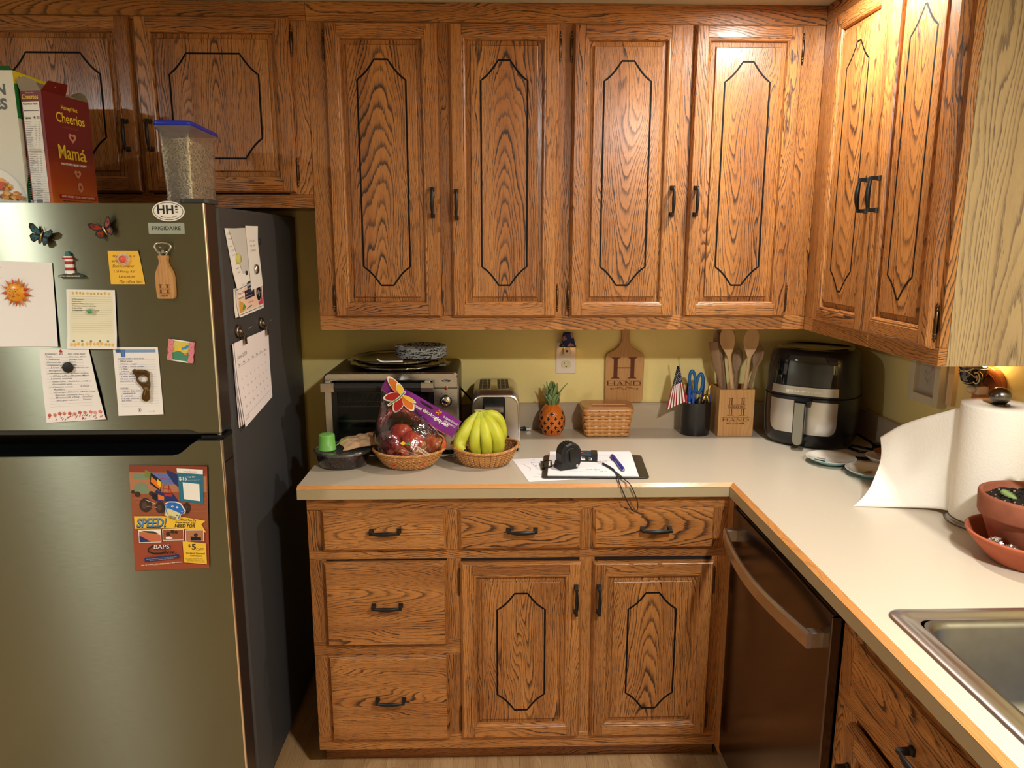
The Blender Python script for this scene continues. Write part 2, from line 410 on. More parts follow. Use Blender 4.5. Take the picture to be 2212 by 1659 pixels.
mb.box(-2.4, -4.5, -.004, 1.93, -2.5, -.0005, FLOORM, 'y'); mb.box(-2.4, -2.5, -.004, -.9, .1, -.0005, FLOORM, 'y'); mb.box(1.41, -2.5, -.004, 1.9, .1, -.0005, FLOORM, 'y')
structure(mb.build('floor'))

# ------------------------------------------------------------------ cabinet doors, drawers, pulls, hinges (local: x right, z up, front faces -y, back at y=0)
def bd_off(panel=False, up=False):
    if panel: return (random.uniform(-.02, .02), random.choice((-1, 1)) * random.uniform(.25, .75))
    return (random.choice((-1, 1)) * random.uniform(.03, .14), random.choice((-1, 1)) * random.uniform(.1, .8))
def ring_quads(mb, W, H, a, b, mat, seeds, split='miter'):
    """frame strip between inset a=(d,y) and b=(d,y)"""
    (d0, y0), (d1, y1) = a, b
    o = [(d0, y0, d0), (W - d0, y0, d0), (W - d0, y0, H - d0), (d0, y0, H - d0)]
    i = [(d1, y1, d1), (W - d1, y1, d1), (W - d1, y1, H - d1), (d1, y1, H - d1)]
    gr = ('x', 'z', 'x', 'z')
    for k in range(4):
        mb.add([o[k], o[(k + 1) % 4], i[(k + 1) % 4], i[k]], [(0, 1, 2, 3)], mat, gr[k], off=seeds[k][0], seed=seeds[k][1], center=((W / 2, 0, 0) if k % 2 == 0 else (W * (k == 1), 0, H / 2)))
def door_mesh(mb, W, H, inset=.09, shoulder=.05, drop=.055, hinge_side='l', groove=True, stile=.036, cin=None, lines=GROOVE):
    sd = [(bd_off(), random.random() * 20) for _ in range(4)]
    Y = -.019
    # back and outer lip
    mb.add([(0, 0, 0), (0, 0, H), (W, 0, H), (W, 0, 0)], [(0, 1, 2, 3)], OAK)
    ring_quads(mb, W, H, (0, 0), (0, -.009), OAK, sd)
    ring_quads(mb, W, H, (0, -.009), (.006, Y), OAK, sd)
    # flat frame: full height stiles, rails between them
    e = .006; s = stile
    for k, (x0, x1) in ((3, (e, s)), (1, (W - s, W - e))):
        mb.add([(x0, Y, e), (x1, Y, e), (x1, Y, H - e), (x0, Y, H - e)], [(0, 1, 2, 3)], OAK, 'z', off=sd[k][0], seed=sd[k][1])
    for k, (z0, z1) in ((0, (e, s)), (2, (H - s, H - e))):
        mb.add([(s, Y, z0), (W - s, Y, z0), (W - s, Y, z1), (s, Y, z1)], [(0, 1, 2, 3)], OAK, 'x', off=sd[k][0], seed=sd[k][1])
        for xx in (s, W - s):    # joint line
            mb.add([(xx - .0004, Y - .0002, z0), (xx + .0004, Y - .0002, z0), (xx + .0004, Y - .0002, z1), (xx - .0004, Y - .0002, z1)], [(0, 1, 2, 3)], GAP)
    # sticking: bead, cove, drop to channel
    prof = [(s, Y), (s + .0015, Y + .0012), (s + .005, Y + .0008), (s + .0085, Y + .0030), (s + .0102, Y + .0080), (s + .0108, Y + .0125)]
    for a, b in zip(prof, prof[1:]): ring_quads(mb, W, H, a, b, OAK, sd)
    po, ps = bd_off(True), random.random() * 20
    c = (W / 2, 0, H / 2)
    def pring(a, b):
        (d0, y0), (d1, y1) = a, b
        o = [(d0, y0, d0), (W - d0, y0, d0), (W - d0, y0, H - d0), (d0, y0, H - d0)]
        i = [(d1, y1, d1), (W - d1, y1, d1), (W - d1, y1, H - d1), (d1, y1, H - d1)]
        for k in range(4): mb.add([o[k], o[(k + 1) % 4], i[(k + 1) % 4], i[k]], [(0, 1, 2, 3)], OAK, 'z', off=po, seed=ps, center=c)
    d = s + .0108
    pring((d, Y + .0125), (d + .012, Y + .0110)); pring((d + .012, Y + .0110), (d + .0145, Y + .0056)); pring((d + .0145, Y + .0056), (d + .0155, Y + .0050))
    f = d + .0155; FY = Y + .0050
    mb.add([(f, FY, f), (W - f, FY, f), (W - f, FY, H - f), (f, FY, H - f)], [(0, 1, 2, 3)], OAK, 'z', off=po, seed=ps, center=c)
    if groove:
        hw = W / 2 - inset; t = hw - shoulder; zt = H - (cin or .10); zb = (cin or .10) - .004
        def curve(x0, z0, x1, z1, bulge):
            out = []
            for i in range(9):
                u = i / 8; x = x0 + (x1 - x0) * u; z = z0 + (z1 - z0) * u; s_ = math.sin(PI * u) * bulge
                out.append((x, z - s_))
            return out
        cx = W / 2
        P = []
        P += curve(cx + t, zt, cx + hw, zt - drop, .006)
        P += curve(cx + hw, zb + drop, cx + t, zb, -.006)
        P += curve(cx - t, zb, cx - hw, zb + drop, -.006)
        P += curve(cx - hw, zt - drop, cx - t, zt, .006)
        Art(mb, lambda u, v, h: (u, FY - h, v), .0003).line(P, .0052, lines, closed=True)
def pull_mesh(mb, x, z, y, vertical=True, L_=.087):
    h = L_ / 2
    def P(t, out): return (x, y - out, z + t) if vertical else (x + t, y - out, z)
    for sgn in (-1, 1):
        mb.loft([[Vector(P(sgn * (h - .0055) + a * q, o)) + (Vector((b * q, 0, 0)) if vertical else Vector((0, 0, b * q))) for a, b in ((-.006, -.006), (.006, -.006), (.006, .006), (-.006, .006))] for o, q in ((-.0005, 1.05), (.004, 1.0), (.008, .75), (.024, .72), (.027, .5))], BLACKM, smooth=False)
    pts = []; rad = []
    for i in range(17):
        u = i / 16; t = (u * 2 - 1) * (h - .003); pts.append(P(t, .0225 + .005 * math.sin(PI * u) - (.003 if i in (0, 16) else 0))); rad.append(.0038 + .0028 * math.sin(PI * u) ** 1.3)
    mb.tube(pts, rad, BLACKM, n=10, flat=.8)
def hinge_mesh(mb, x, z, y):
    prof = [(.0004, -.043), (.0018, -.041), (.0012, -.0385), (.003, -.036), (.0034, -.033), (.0018, -.031), (.0036, -.029), (.0042, -.026), (.0026, -.0245), (.0036, -.023), (.0036, .023), (.0026, .0245), (.0042, .026), (.0036, .029), (.0018, .031), (.0034, .033), (.003, .036), (.0012, .0385), (.0018, .041), (.0004, .043)]
    mb.lathe(prof, (x, y - .0042, z), BRASS, n=12)
    mb.box(x - .0045, y - .0012, z - .022, x + .0045, y + .0005, z + .022, BRASS)
def place(T, fn, name, parent, bevel=0, label=None, **kw):
    mb = MB(); mb.T = T; fn(mb); return mb.build(name, parent, bevel=bevel, label=label, **kw)
def add_door(parent, T, W, H, handle_x=None, handle_z=None, hinge='l', hz=(.10, None), grv=True, **kw):
    d = place(T, lambda m: door_mesh(m, W, H, groove=grv, **kw), 'door', parent)
    if handle_x is not None: place(T, lambda m: pull_mesh(m, handle_x, handle_z, -.019, True), 'handle', d)
    if hinge:
        hx = -.0035 if hinge == 'l' else W + .0035
        for z in (.058, H - .062): place(T, lambda m: hinge_mesh(m, hx, z, -.001), 'hinge', d)
    return d
def drawer_mesh(mb, W, H):
    off = (random.uniform(-.03, .03), random.choice((-1, 1)) * random.uniform(.1, .7)); sd = random.random() * 20
    rings = [(0, 0), (0, -.008), (.008, -.019)]
    for a, b in zip(rings, rings[1:]):
        ring_quads(mb, W, H, a, b, OAK, [(off, sd)] * 4)
    mb.add([(.008, -.019, .008), (W - .008, -.019, .008), (W - .008, -.019, H - .008), (.008, -.019, H - .008)], [(0, 1, 2, 3)], OAK, 'x', off=off, seed=sd, center=(W / 2, 0, H / 2))
    mb.add([(0, 0, 0), (0, 0, H), (W, 0, H), (W, 0, 0)], [(0, 1, 2, 3)], OAK)
def add_drawer(parent, T, W, H, handle=True, hz=None):
    d = place(T, lambda m: drawer_mesh(m, W, H), 'drawer', parent)
    if handle: place(T, lambda m: pull_mesh(m, W / 2 + .004, hz if hz else H / 2, -.019, False), 'handle', d)
    return d
TR = Matrix.Translation
def back_T(x, y, z): return TR((x, y, z))
def right_T(x, y, z): return TR((x, y, z)) @ Matrix.Rotation(-PI / 2, 4, 'Z')

def frame_boards(mb, boards, y0, y1, x_axis=True):
    for (a0, a1, z0, z1, g) in boards:
        if x_axis: mb.box(a0, y0, z0, a1, y1, z1, OAK, g)
        else: mb.box(y0, a0, z0, y1, a1, z1, OAK, g if g == 'z' else 'y')

YU = -.3207; ZU = 1.3056
# over-fridge wall cabinet
c1 = thing('wall_cabinet', 'short dark oak wall cabinet with two square doors above the fridge', 'cabinet', (-.46, -.16, 1.668))
mb = MB(); mb.box(-.955, YU + .019, 1.672, -.0065, -.002, CEIL - .002, OAK, 'x')
mb.build('body', c1)
mb = MB()
frame_boards(mb, [(-.955, -.925, 1.7345, 2.182, 'z'), (-.505, -.472, 1.706, 2.1815, 'z'), (-.075, -.0065, 1.7065, 2.182, 'z'), (-.955, -.0065, 1.668, 1.706, 'x'), (-.955, -.0065, 2.1825, CEIL - .001, 'x')], YU, YU + .0188)
mb.box(-.95, YU + .003, 1.67, -.007, YU + .015, CEIL - .002, GAP)
mb.build('face_frame', c1, bevel=.0006, seg=1)
add_door(c1, back_T(-.482, YU, 1.710), .430, .480, handle_x=.027, handle_z=.158, hinge='r', drop=.056)
add_door(c1, back_T(-.925, YU, 1.710), .430, .480, handle_x=.403, handle_z=.158, hinge='l', drop=.056)

# four door wall cabinet
c2 = thing('wall_cabinet', 'long oak wall cabinet with four tall doors over the toaster oven and counter', 'cabinet', (.73, -.16, ZU))
mb = MB(); mb.box(-.0055, YU + .019, ZU + .012, 1.4795, -.002, CEIL - .002, OAK, 'z')
mb.build('body', c2)
mb = MB()
frame_boards(mb, [(-.0055, .05, 1.350, 2.180, 'z'), (.3555, .4045, 1.350, 2.180, 'z'), (.7075, .7535, 1.350, 2.180, 'z'), (1.0635, 1.1075, 1.350, 2.180, 'z'), (1.402, 1.4795, 1.350, 2.180, 'z'),
                  (-.0055, 1.4795, ZU, 1.3495, 'x'), (-.0055, 1.4795, 2.1805, CEIL - .001, 'x')], YU, YU + .0188)
mb.box(-.003, YU + .003, ZU + .004, 1.478, YU + .015, CEIL - .002, GAP)
mb.build('face_frame', c2, bevel=.0006, seg=1)
DZ = 1.346; DH = .832
add_door(c2, back_T(.045, YU, DZ), .318, DH, .2985, .337, 'l')
add_door(c2, back_T(.397, YU, DZ), .314, DH, .0165, .332, 'r')
add_door(c2, back_T(.751, YU, DZ), .316, DH, .2975, .343, 'l')
add_door(c2, back_T(1.100, YU, DZ), .311, DH, .0185, .343, 'r')

# right hand wall cabinet, doors facing left
c3 = thing('wall_cabinet', 'oak wall cabinet on the right wall with two narrow doors above the air fryer', 'cabinet', (1.64, -.67, ZU))
mb = MB(); mb.box(1.4985, -.9985, ZU + .01, 1.806, -.0021, CEIL - .002, OAK, 'z'); mb.build('body', c3)
mb = MB()
XR = 1.4797
frame_boards(mb, [(-.420, YU - .0005, 1.346, 2.182, 'z'), (-.724, -.694, 1.346, 2.182, 'z'), (-1.019, -.987, 1.346, 2.182, 'z'), (-1.019, YU - .0005, ZU, 1.3455, 'x'), (-1.019, YU - .0005, 2.1825, CEIL - .001, 'x')], XR, XR + .0188, False)
mb.box(XR + .003, -1.0, ZU + .004, XR + .015, -.33, CEIL - .002, GAP)
mb.build('face_frame', c3, bevel=.0006, seg=1)
mb = MB(); mb.box(1.4990, -1.0192, ZU, 1.8062, -.9995, CEIL - .001, OAKV, 'z', off=(.02, .55), seed=3.1)
mb.build('side_panel', c3, bevel=.0005, seg=1, label='pale unvarnished oak end panel')
add_door(c3, right_T(XR, -.412, 1.342), .298, .838, .274, .343, None)
add_door(c3, right_T(XR, -.716, 1.342), .286, .838, .024, .343, 'r')

# ------------------------------------------------------------------ base cabinet under the back counter
YB = -.61
c4 = thing('base_cabinet', 'oak base cabinet with five drawers and two panelled doors under the back counter', 'cabinet', (.6, -.3, 0))
mb = MB(); mb.box(0, YB + .019, .086, 1.198, -.002, .874, OAK, 'z'); mb.build('body', c4)
mb = MB(); mb.box(.0, YB + .075, 0, 1.20, YB + .095, .086, OAK, 'x'); mb.build('toe_kick', c4)
mb = MB()
frame_boards(mb, [(0, .046, .718, .836, 'z'), (0, .046, .440, .690, 'z'), (0, .046, .134, .393, 'z'), (0, 1.198, .8365, .874, 'x'), (0, 1.198, .6905, .7175, 'x'), (0, .4265, .3935, .4395, 'x'), (0, 1.198, .086, .1335, 'x'),
                  (.386, .4265, .718, .836, 'z'), (.762, .804, .718, .836, 'z'), (1.136, 1.198, .718, .836, 'z'),
                  (.386, .4265, .440, .690, 'z'), (.386, .4265, .134, .393, 'z'), (.762, .806, .134, .690, 'z'), (1.142, 1.198, .134, .690, 'z')], YB, YB + .0188)
mb.box(.002, YB + .003, .088, 1.196, YB + .015, .872, GAP)
mb.build('face_frame', c4, bevel=.0006, seg=1)
for x, W in ((.041, .347), (.421, .346), (.797, .344)): add_drawer(c4, back_T(x, YB, .7205), W, .1205, hz=.062)
add_drawer(c4, back_T(.040, YB, .430), .347, .256, hz=.129)
add_drawer(c4, back_T(.041, YB, .126), .347, .272, hz=.138)
add_door(c4, back_T(.424, YB, .129), .345, .554, .328, .443, 'l', inset=.104, drop=.05, cin=.095)
add_door(c4, back_T(.800, YB, .129), .346, .552, .017, .443, 'r', inset=.104, drop=.05, cin=.095)

# ------------------------------------------------------------------ countertop
ct = thing('countertop', 'L-shaped beige laminate countertop with wood edging and low backsplash', 'countertop', (.6, -.3, .876))
XC = 1.1735; YF = -.635; ZT = .914
SX0, SX1, SY0, SY1 = 1.238, 1.775, -2.15, -1.362   # cutout for the sink
mb = MB()
for (x0, y0, x1, y1) in ((-.0165, YF + .012, XC + .012, -.0215), (XC + .012, SY1, 1.7855, -.0215), (XC + .012, SY0, SX0, SY1), (SX1, SY0, 1.7855, SY1), (XC + .012, -2.5, 1.7855, SY0)):
    mb.box(x0, y0, .8765, x1, y1, ZT, LAM)
mb.build('top', ct)
mb = MB()     # laminate front apron
mb.box(-.0185, YF, .8762, XC, YF + .0118, .905, LAMG); mb.box(XC, -2.5, .8762, XC + .0118, YF + .0118, .905, LAMG)
mb.box(-.0185, YF + .0118, .8762, -.0168, -.002, .905, LAMG)
mb.build('apron', ct, bevel=.0006, seg=1)
mb = MB()     # chamfered wood edging between apron and top
e0, e1 = .9053, ZT + .0002
def strip(p, q, r_, s_): mb.add([p, q, r_, s_], [(0, 1, 2, 3)], OAKE, 'x' if abs(p[0] - q[0]) > abs(p[1] - q[1]) else 'y')
a = .012
strip((-.0185, YF, e0), (XC, YF, e0), (XC + a, YF + a, e1), (-.0185, YF + a, e1))
strip((XC, YF, e0), (XC, -2.5, e0), (XC + a, -2.5, e1), (XC + a, YF + a, e1))
strip((-.0185, YF, e0), (-.0185, YF + a, e1), (-.0185, YF + a, e0), (-.0185, YF + .001, e0))
for k, (p, q) in enumerate((((-.0185, YF), (XC, YF)), ((XC, YF), (XC, -2.5)))):   # seams
    if k == 0: mb.box(p[0], YF - .0001, e0 - .0006, q[0], YF + .001, e0, GAP)
    else: mb.box(XC - .0001, q[1], e0 - .0006, XC + .001, YF, e0, GAP)
mb.build('edging', ct)
mb = MB()
mb.box(-.0165, -.021, ZT, 1.786, -.002, 1.002, LAMB); mb.box(1.7857, -2.5, ZT, 1.8047, -.0215, 1.002, LAMB)
mb.box(-.0165, -.021, 1.0024, 1.786, -.002, 1.0075, LAMB); mb.box(1.7857, -2.5, 1.0024, 1.8047, -.0215, 1.0075, LAMB)
mb.box(-.016, -.0205, 1.0015, 1.786, -.003, 1.003, GAP); mb.box(1.7861, -2.5, 1.0015, 1.804, -.022, 1.003, GAP)
mb.build('backsplash', ct)

# ------------------------------------------------------------------ fridge
FX0, FX1 = -.905, -.134
fr = thing('refrigerator', 'brushed steel top-freezer refrigerator with dark grey sides', 'refrigerator', (-.52, -.45, 0))
mb = MB(); mb.box(FX0 + .004, -.745, .03, FX1 - .002, -.045, 1.652, DKG); mb.box(FX0 + .03, -.70, 0, FX1 - .03, -.08, .03, BLK); mb.build('body', fr, bevel=.006)
def fdoor(z0, z1, name, handle_bottom):
    mb = MB()
    # side/top shell dark, front face steel with bevelled right edge
    y0, y1 = -.752, -.828
    xr = FX1
    mb.box(FX0, y1 + .012, z0, xr, y0, z1, BLK if False else M('door_side', (74, 60, 54), .35, .4))
    return mb
DS = M('door_side', (70, 58, 52), .32, .5)
UZ0, UZ1, LZ0, LZ1 = 1.118, 1.655, .07, 1.098
def door_front(name, z0, z1, cut):
    """cut: outline points (x,z) of the bottom / top edge"""
    mb = MB(); y1 = -.829
    if cut == 'bottom':    # freezer door: straight bottom that dips
        low = [(FX0, z0 + .008), (-.215, z0 + .008), (-.2, z0 + .004), (-.19, z0), (FX1 - .006, z0)]
        poly = low + [(FX1 - .006, z1), (FX0, z1)]
        side = [(x, z) for x, z in low]
    else:                  # fresh food door: scooped pocket handle along the top edge
        top = [(FX1 - .006, z1), (-.188, z1)] + [(-.188 + -.012 * i / 6 - .055 * (i / 6) ** 1.0, z1 - .037 * (0.5 - 0.5 * math.cos(PI * i / 6))) for i in range(1, 7)] + [(FX0, z1 - .040)]
        poly = [(FX0, z0), (FX1 - .006, z0)] + top
    mb.prism(poly, y1, y1 + .004, SS, 'xz', grain='x', off=(0, 0), seed=1)
    # rounded right edge in bright steel
    pr = [(FX1 - .006, y1), (FX1 - .0042, y1 + .0004), (FX1 - .0028, y1 + .0016), (FX1 - .002, y1 + .0036), (FX1 - .002, y1 + .008)]
    rings = [[Vector((x, y, z0)) for x, y in pr], [Vector((x, y, z1)) for x, y in pr]]
    mb.loft(rings, M('edge_steel', (235, 232, 228), .22, 1.0), caps=(False, False), closed=False)
    return mb
mb = door_front('d', UZ0, UZ1, 'bottom'); mb.box(FX0, -.825, UZ0 + .009, FX1 - .003, -.757, UZ1 - .0005, DS); mb.build('freezer_door', fr)
fd = door_front('d', LZ0, LZ1, 'top'); fd.box(FX0, -.825, LZ0, FX1 - .003, -.757, LZ1 - .058, DS); fd.box(-.20, -.82, LZ1 - .06, FX1 - .003, -.757, LZ1 - .0005, DS)
fdo = fd.build('fridge_door', fr)
mb = MB()   # pocket handle: glossy black scoop between the doors
pts = []
prof = [(-.826, -.041), (-.822, -.036), (-.806, -.030), (-.788, -.024), (-.775, -.010), (-.772, .008)]
rings = []
for i in range(13):
    x = FX0 + (-.20 - FX0) * i / 12
    rings.append([Vector((x, y, LZ1 + z)) for y, z in prof])
for x, s_ in ((-.21, .85), (-.225, .6), (-.235, .3)): pass
mb.loft(rings, BLKG, caps=(False, False), closed=False)
mb.box(FX0, -.772, LZ1 - .06, FX1 - .01, -.766, LZ1 + .03, BLKG)
mb.loft([[Vector((-.20, y, LZ1 + z)) for y, z in prof], [Vector((-.186, y, LZ1 + z * .1 + .0)) for y, z in prof]], BLKG, caps=(False, False), closed=False)
mb.box(FX0, -.8255, UZ0 - .004, FX1 - .008, -.76, UZ0 + .0085, M('handle_lip', (58, 58, 56), .3, .3))
mb.build('handle_pocket', fdo, label='glossy black pocket handle')
mb = MB(); mb.box(-.19, -.815, 1.099, FX1 - .001, -.757, 1.108, BLK); mb.tube([(-.15, -.805, 1.095), (-.15, -.805, 1.125)], .006, STEEL, n=12); mb.build('middle_hinge', fr)
mb = MB(); mb.prism(rrect(-.20, -.815, FX1 + .001, -.735, .012), 1.6555, 1.668, DKG, bevel=0) if False else mb.prism(rrect(-.20, -.812, FX1 + .001, -.735, .012), 1.6555, 1.667, M('hinge_cap', (58, 60, 60), .4)); mb.build('hinge_cover', fr, bevel=.002)
mb = MB()   # name plate with lettering
PL = M('name_plate', (178, 186, 172), .35, .6)
mb.prism(rrect(-.2645, 1.587, -.1835, 1.612, .002), -.8315, -.829, PL, 'xz')
art = Art(mb, mapXZ(0, -.8315, 0))
art.text('FRIGIDAIRE', -.2565, 1.5955, w_=.065, h=.0085, mat=M('plate_ink', (40, 44, 40), .5), bold=.012)
mb.build('name_plate', fr)

# ------------------------------------------------------------------ dishwasher and sink cabinet in the right run
mb = MB(); mb.box(XC + .006, -.657, .086, XC + .0258, -.6115, .874, OAK, 'z'); mb.box(XC + .09, -.657, 0, XC + .105, -.615, .086, OAK, 'y')
tag(mb.build('filler_strip'), 'narrow oak filler strip between the corner cabinet and dishwasher', 'filler strip')
dw = thing('dishwasher', 'dark glossy steel dishwasher with curved bar handle', 'dishwasher', (1.45, -.96, 0))
DX = XC + .003
mb = MB(); mb.box(DX + .052, -1.262, .09, 1.76, -.662, .866, BLK); mb.box(DX + .09, -1.26, .01, 1.70, -.665, .09, BLK); mb.build('body', dw)
mb = MB(); mb.box(DX, -1.262, .11, DX + .05, -.663, .858, SSD, 'y', off=(0, 0), seed=2)
dwd = mb.build('door', dw, bevel=.003)
mb = MB()
pts = []; 
for i in range(25):
    u = i / 24; y = -.69 - .545 * u; out = .028 + .030 * math.sin(PI * u)
    pts.append((DX - out, y, .788 + 0 * u))
rings = [[Vector((p[0] + a, p[1], p[2] + b)) for a, b in ((-.005, -.017), (.004, -.017), (.005, .0), (.004, .017), (-.002, .019), (-.006, .012))] for p in pts]
mb.loft(rings, SSV, smooth=False, grain='y')
for y in (-.697, -1.228): mb.box(DX - .030, y - .006, .772, DX + .002, y + .016, .804, SSV)
mb.build('handle', dwd, bevel=.001, label='curved satin steel bar handle')
mb = MB(); mb.prism([(DX - .0005, .852), (DX + .02, .868), (DX + .05, .868), (DX + .05, .85)], -1.262, -.663, BLKG, 'xz'); mb.build('control_strip', dw)
c5 = thing('sink_cabinet', 'dark oak sink cabinet with false drawer front beside the dishwasher', 'cabinet', (1.5, -1.8, 0))
XB = XC + .0262
mb = MB(); mb.box(XB + .019, -2.46, .086, 1.78, -1.27, .72, OAK, 'z'); mb.build('body', c5)
mb = MB(); frame_boards(mb, [(-1.345, -1.268, .718, .836, 'z'), (-1.345, -1.268, .134, .690, 'z'), (-2.46, -1.268, .8365, .874, 'x'), (-2.46, -1.268, .6905, .7175, 'x'), (-2.46, -1.268, .086, .1335, 'x'), (-2.46, -2.4, .134, .836, 'z')], XB, XB + .0188, False)
mb.build('face_frame', c5, bevel=.0006, seg=1)
mb = MB(); mb.T = right_T(XB, -1.338, .7205); drawer_mesh(mb, .99, .1205); d5 = mb.build('drawer_front', c5)
mb = MB(); mb.T = right_T(XB, -1.338, .129); door_mesh(mb, .49, .552, inset=.12); d6 = mb.build('door', c5)
place(right_T(XB, -1.338, .129), lambda m: pull_mesh(m, .03, .44, -.019, True), 'handle', d6)
place(right_T(XB, -1.338, .7205), lambda m: pull_mesh(m, .25, .06, -.019, False), 'handle', d5)
mb = MB(); mb.T = right_T(XB, -1.86, .129); door_mesh(mb, .49, .552, inset=.12); mb.build('door', c5)

# sink
sk = thing('kitchen_sink', 'stainless drop-in sink with raised rim set in the right counter', 'sink', (1.5, -1.76, .914))
mb = MB()
def RR(x0, y0, x1, y1, r, z, n=6): return [Vector((a, b, z)) for a, b in rrect(x0, y0, x1, y1, r, n)]
x0, x1, y0, y1 = 1.222, 1.778, -2.16, -1.350
R = [RR(x0, y0, x1, y1, .03, ZT + .0003), RR(x0 + .001, y0 + .001, x1 - .001, y1 - .001, .03, ZT + .003), RR(x0 + .006, y0 + .006, x1 - .006, y1 - .006, .026, ZT + .0055), RR(x0 + .022, y0 + .022, x1 - .022, y1 - .022, .018, ZT + .005),
     RR(x0 + .026, y0 + .026, x1 - .026, y1 - .026, .018, ZT + .0022), RR(x0 + .040, y0 + .040, x1 - .040, y1 - .040, .02, ZT + .0018)]
R2 = [RR(x0 + .040, y0 + .040, x1 - .040, y1 - .040, .035, ZT + .0018), RR(x0 + .046, y0 + .046, x1 - .046, y1 - .048, .045, ZT + .001), RR(x0 + .050, y0 + .050, x1 - .05, y1 - .053, .045, ZT - .008), RR(x0 + .060, y0 + .060, x1 - .06, y1 - .063, .05, ZT - .14), RR(x0 + .075, y0 + .075, x1 - .075, y1 - .08, .05, ZT - .165), RR(x0 + .15, y0 + .15, x1 - .15, y1 - .15, .05, ZT - .17)]
mb.loft(R, STEEL, caps=(False, False)); mb.build('rim', sk)
mb = MB(); mb.loft(R2, M('sink_steel', (150, 150, 152), .33, 1.0, noise=.15, nscale=25), caps=(False, True)); mb.build('basin', sk)
mb = MB(); mb.lathe([(.045, .0), (.045, .003), (.036, .004), (.03, -.006), (.001, -.006)], (1.5, -1.76, ZT - .169), CHROME, n=28); mb.build('drain', sk)
# ================================================================== things on the refrigerator
FY = -.8292
rp_ = random.Random(11)
def paper(name, label, cat, quad, artfn=None, curl=None, mat=PAPER, group=None, y=FY, th=.0003, nu=10, nv=12):
    """sheet on the fridge front: quad = TL, TR, BR, BL as (x, z); curl(u, v) -> distance off the door"""
    TL, TR_, BR, BL = [Vector((a, 0, b)) for a, b in quad]
    W = ((TR_ - TL).length + (BR - BL).length) / 2; H = ((BL - TL).length + (BR - TR_).length) / 2
    curl = curl or (lambda u, v: .0006)
    def S(u, v, h):   # u 0..W, v 0..H from the bottom
        s, t = u / W, 1 - v / H
        p = (TL * (1 - s) + TR_ * s) * (1 - t) + (BL * (1 - s) + BR * s) * t
        return Vector((p.x, y - .0006 - curl(s, 1 - t) - h, p.z))
    mb = MB()
    mb.grid(lambda a, b: S(a * W, b * H, 0), nu, nv, mat); mb.grid(lambda a, b: S(a * W, (1 - b) * H, -.0003), nu, nv, mat)
    if artfn: artfn(Art(mb, S, .0002, .00006, ([W * k / nu for k in range(1, nu)], [H * k / nv for k in range(1, nv)])), W, H)
    return tag(mb.build(name), label, cat, group)
SNAP = M('art_rust', (156, 74, 48), .6)
RED = M('art_red', (190, 48, 40), .5); ORG_ = M('art_orange', (226, 120, 40), .5); YEL = M('art_yellow', (240, 196, 60), .5); GRN = M('art_green', (70, 150, 80), .5)
PINKF = M('art_coral', (222, 120, 104), .7); SAND = M('art_sand', (236, 200, 120), .7); SAGE = M('art_sage', (120, 140, 112), .7); NOTEY = M('note_ivory', (234, 230, 204), .8)
BLUE = M('art_blue', (60, 96, 150), .6); LBLUE = M('art_lightblue', (128, 158, 200), .6); WHT = M('art_white', (240, 238, 232), .6); INKD = M('art_black', (24, 24, 26), .6)

def bend_right(a): return lambda u, v: .0006 + a * max(0, u - .6) ** 2 * (1.2 - v)
def a_letter(A, W, H):
    A.text('purposes.', .040, H - .016, h=.0026, mat=INK); A.text('their parents.', .040, H - .039, h=.0026, mat=INK); A.text('by Nancy', .046, H - .056, h=.0026, mat=INK)
paper('paper_sheet', 'large white letter page held behind the sun magnet', 'paper', [(-.662, 1.528), (-.490, 1.522), (-.497, 1.3285), (-.665, 1.3285)], a_letter, lambda u, v: .001 + .012 * max(0, u - .75) * (1 - v))
def handw(A, lines, u, vtop, dv, h, mat=INK, rules=None, W=0, lw=.00045):
    for i, t in enumerate(lines):
        if isinstance(t, str): t = (t, 0)
        if t[0]: A.text(t[0], u + t[1], vtop - i * dv, h=h, mat=mat, shear=.25, up=False)
    A.up()
def a_post(A, W, H):
    for i, (t, du) in enumerate((('Sty it Room is', .010), ('across from', .007), ('Dart Container', .008), ('110 Pitney Rd', .009), ('Lancaster', .019), ('Man refuse item', .019))):
        A.text(t, du, H - .014 - i * .0118, w_=[.054, .036, .050, .047, .038, .050][i], h=.0064, mat=M('ink_pencil', (90, 62, 30), .8), shear=.3, up=False)
paper('sticky_note', 'yellow square sticky note with handwriting under the red magnet', 'note', [(-.362, 1.549), (-.292, 1.549), (-.284, 1.473), (-.362, 1.473)], a_post, lambda u, v: .0006 + .010 * max(0, u - .7) * max(0, v - .5), M('sticky_yellow', (238, 188, 62), .7))
def flowers(A, u0, u1, v, mats, n, r, stem=0, smat=None, rnd=random.Random(5)):
    for i in range(n):
        u = u0 + (u1 - u0) * i / (n - 1) + rnd.uniform(-.001, .001); m = mats[i % len(mats)]; vv = v + rnd.uniform(-.3, .3) * r
        if stem: A.line([(u, v - stem), (u + .0008, v - stem / 2), (u, vv)], .0004, smat or m, up=False)
        for k in range(5):
            a_ = k * 2 * PI / 5; A.disc(u + math.cos(a_) * r * .5, vv + math.sin(a_) * r * .5, r * .42, m, 7, up=False)
    A.up()
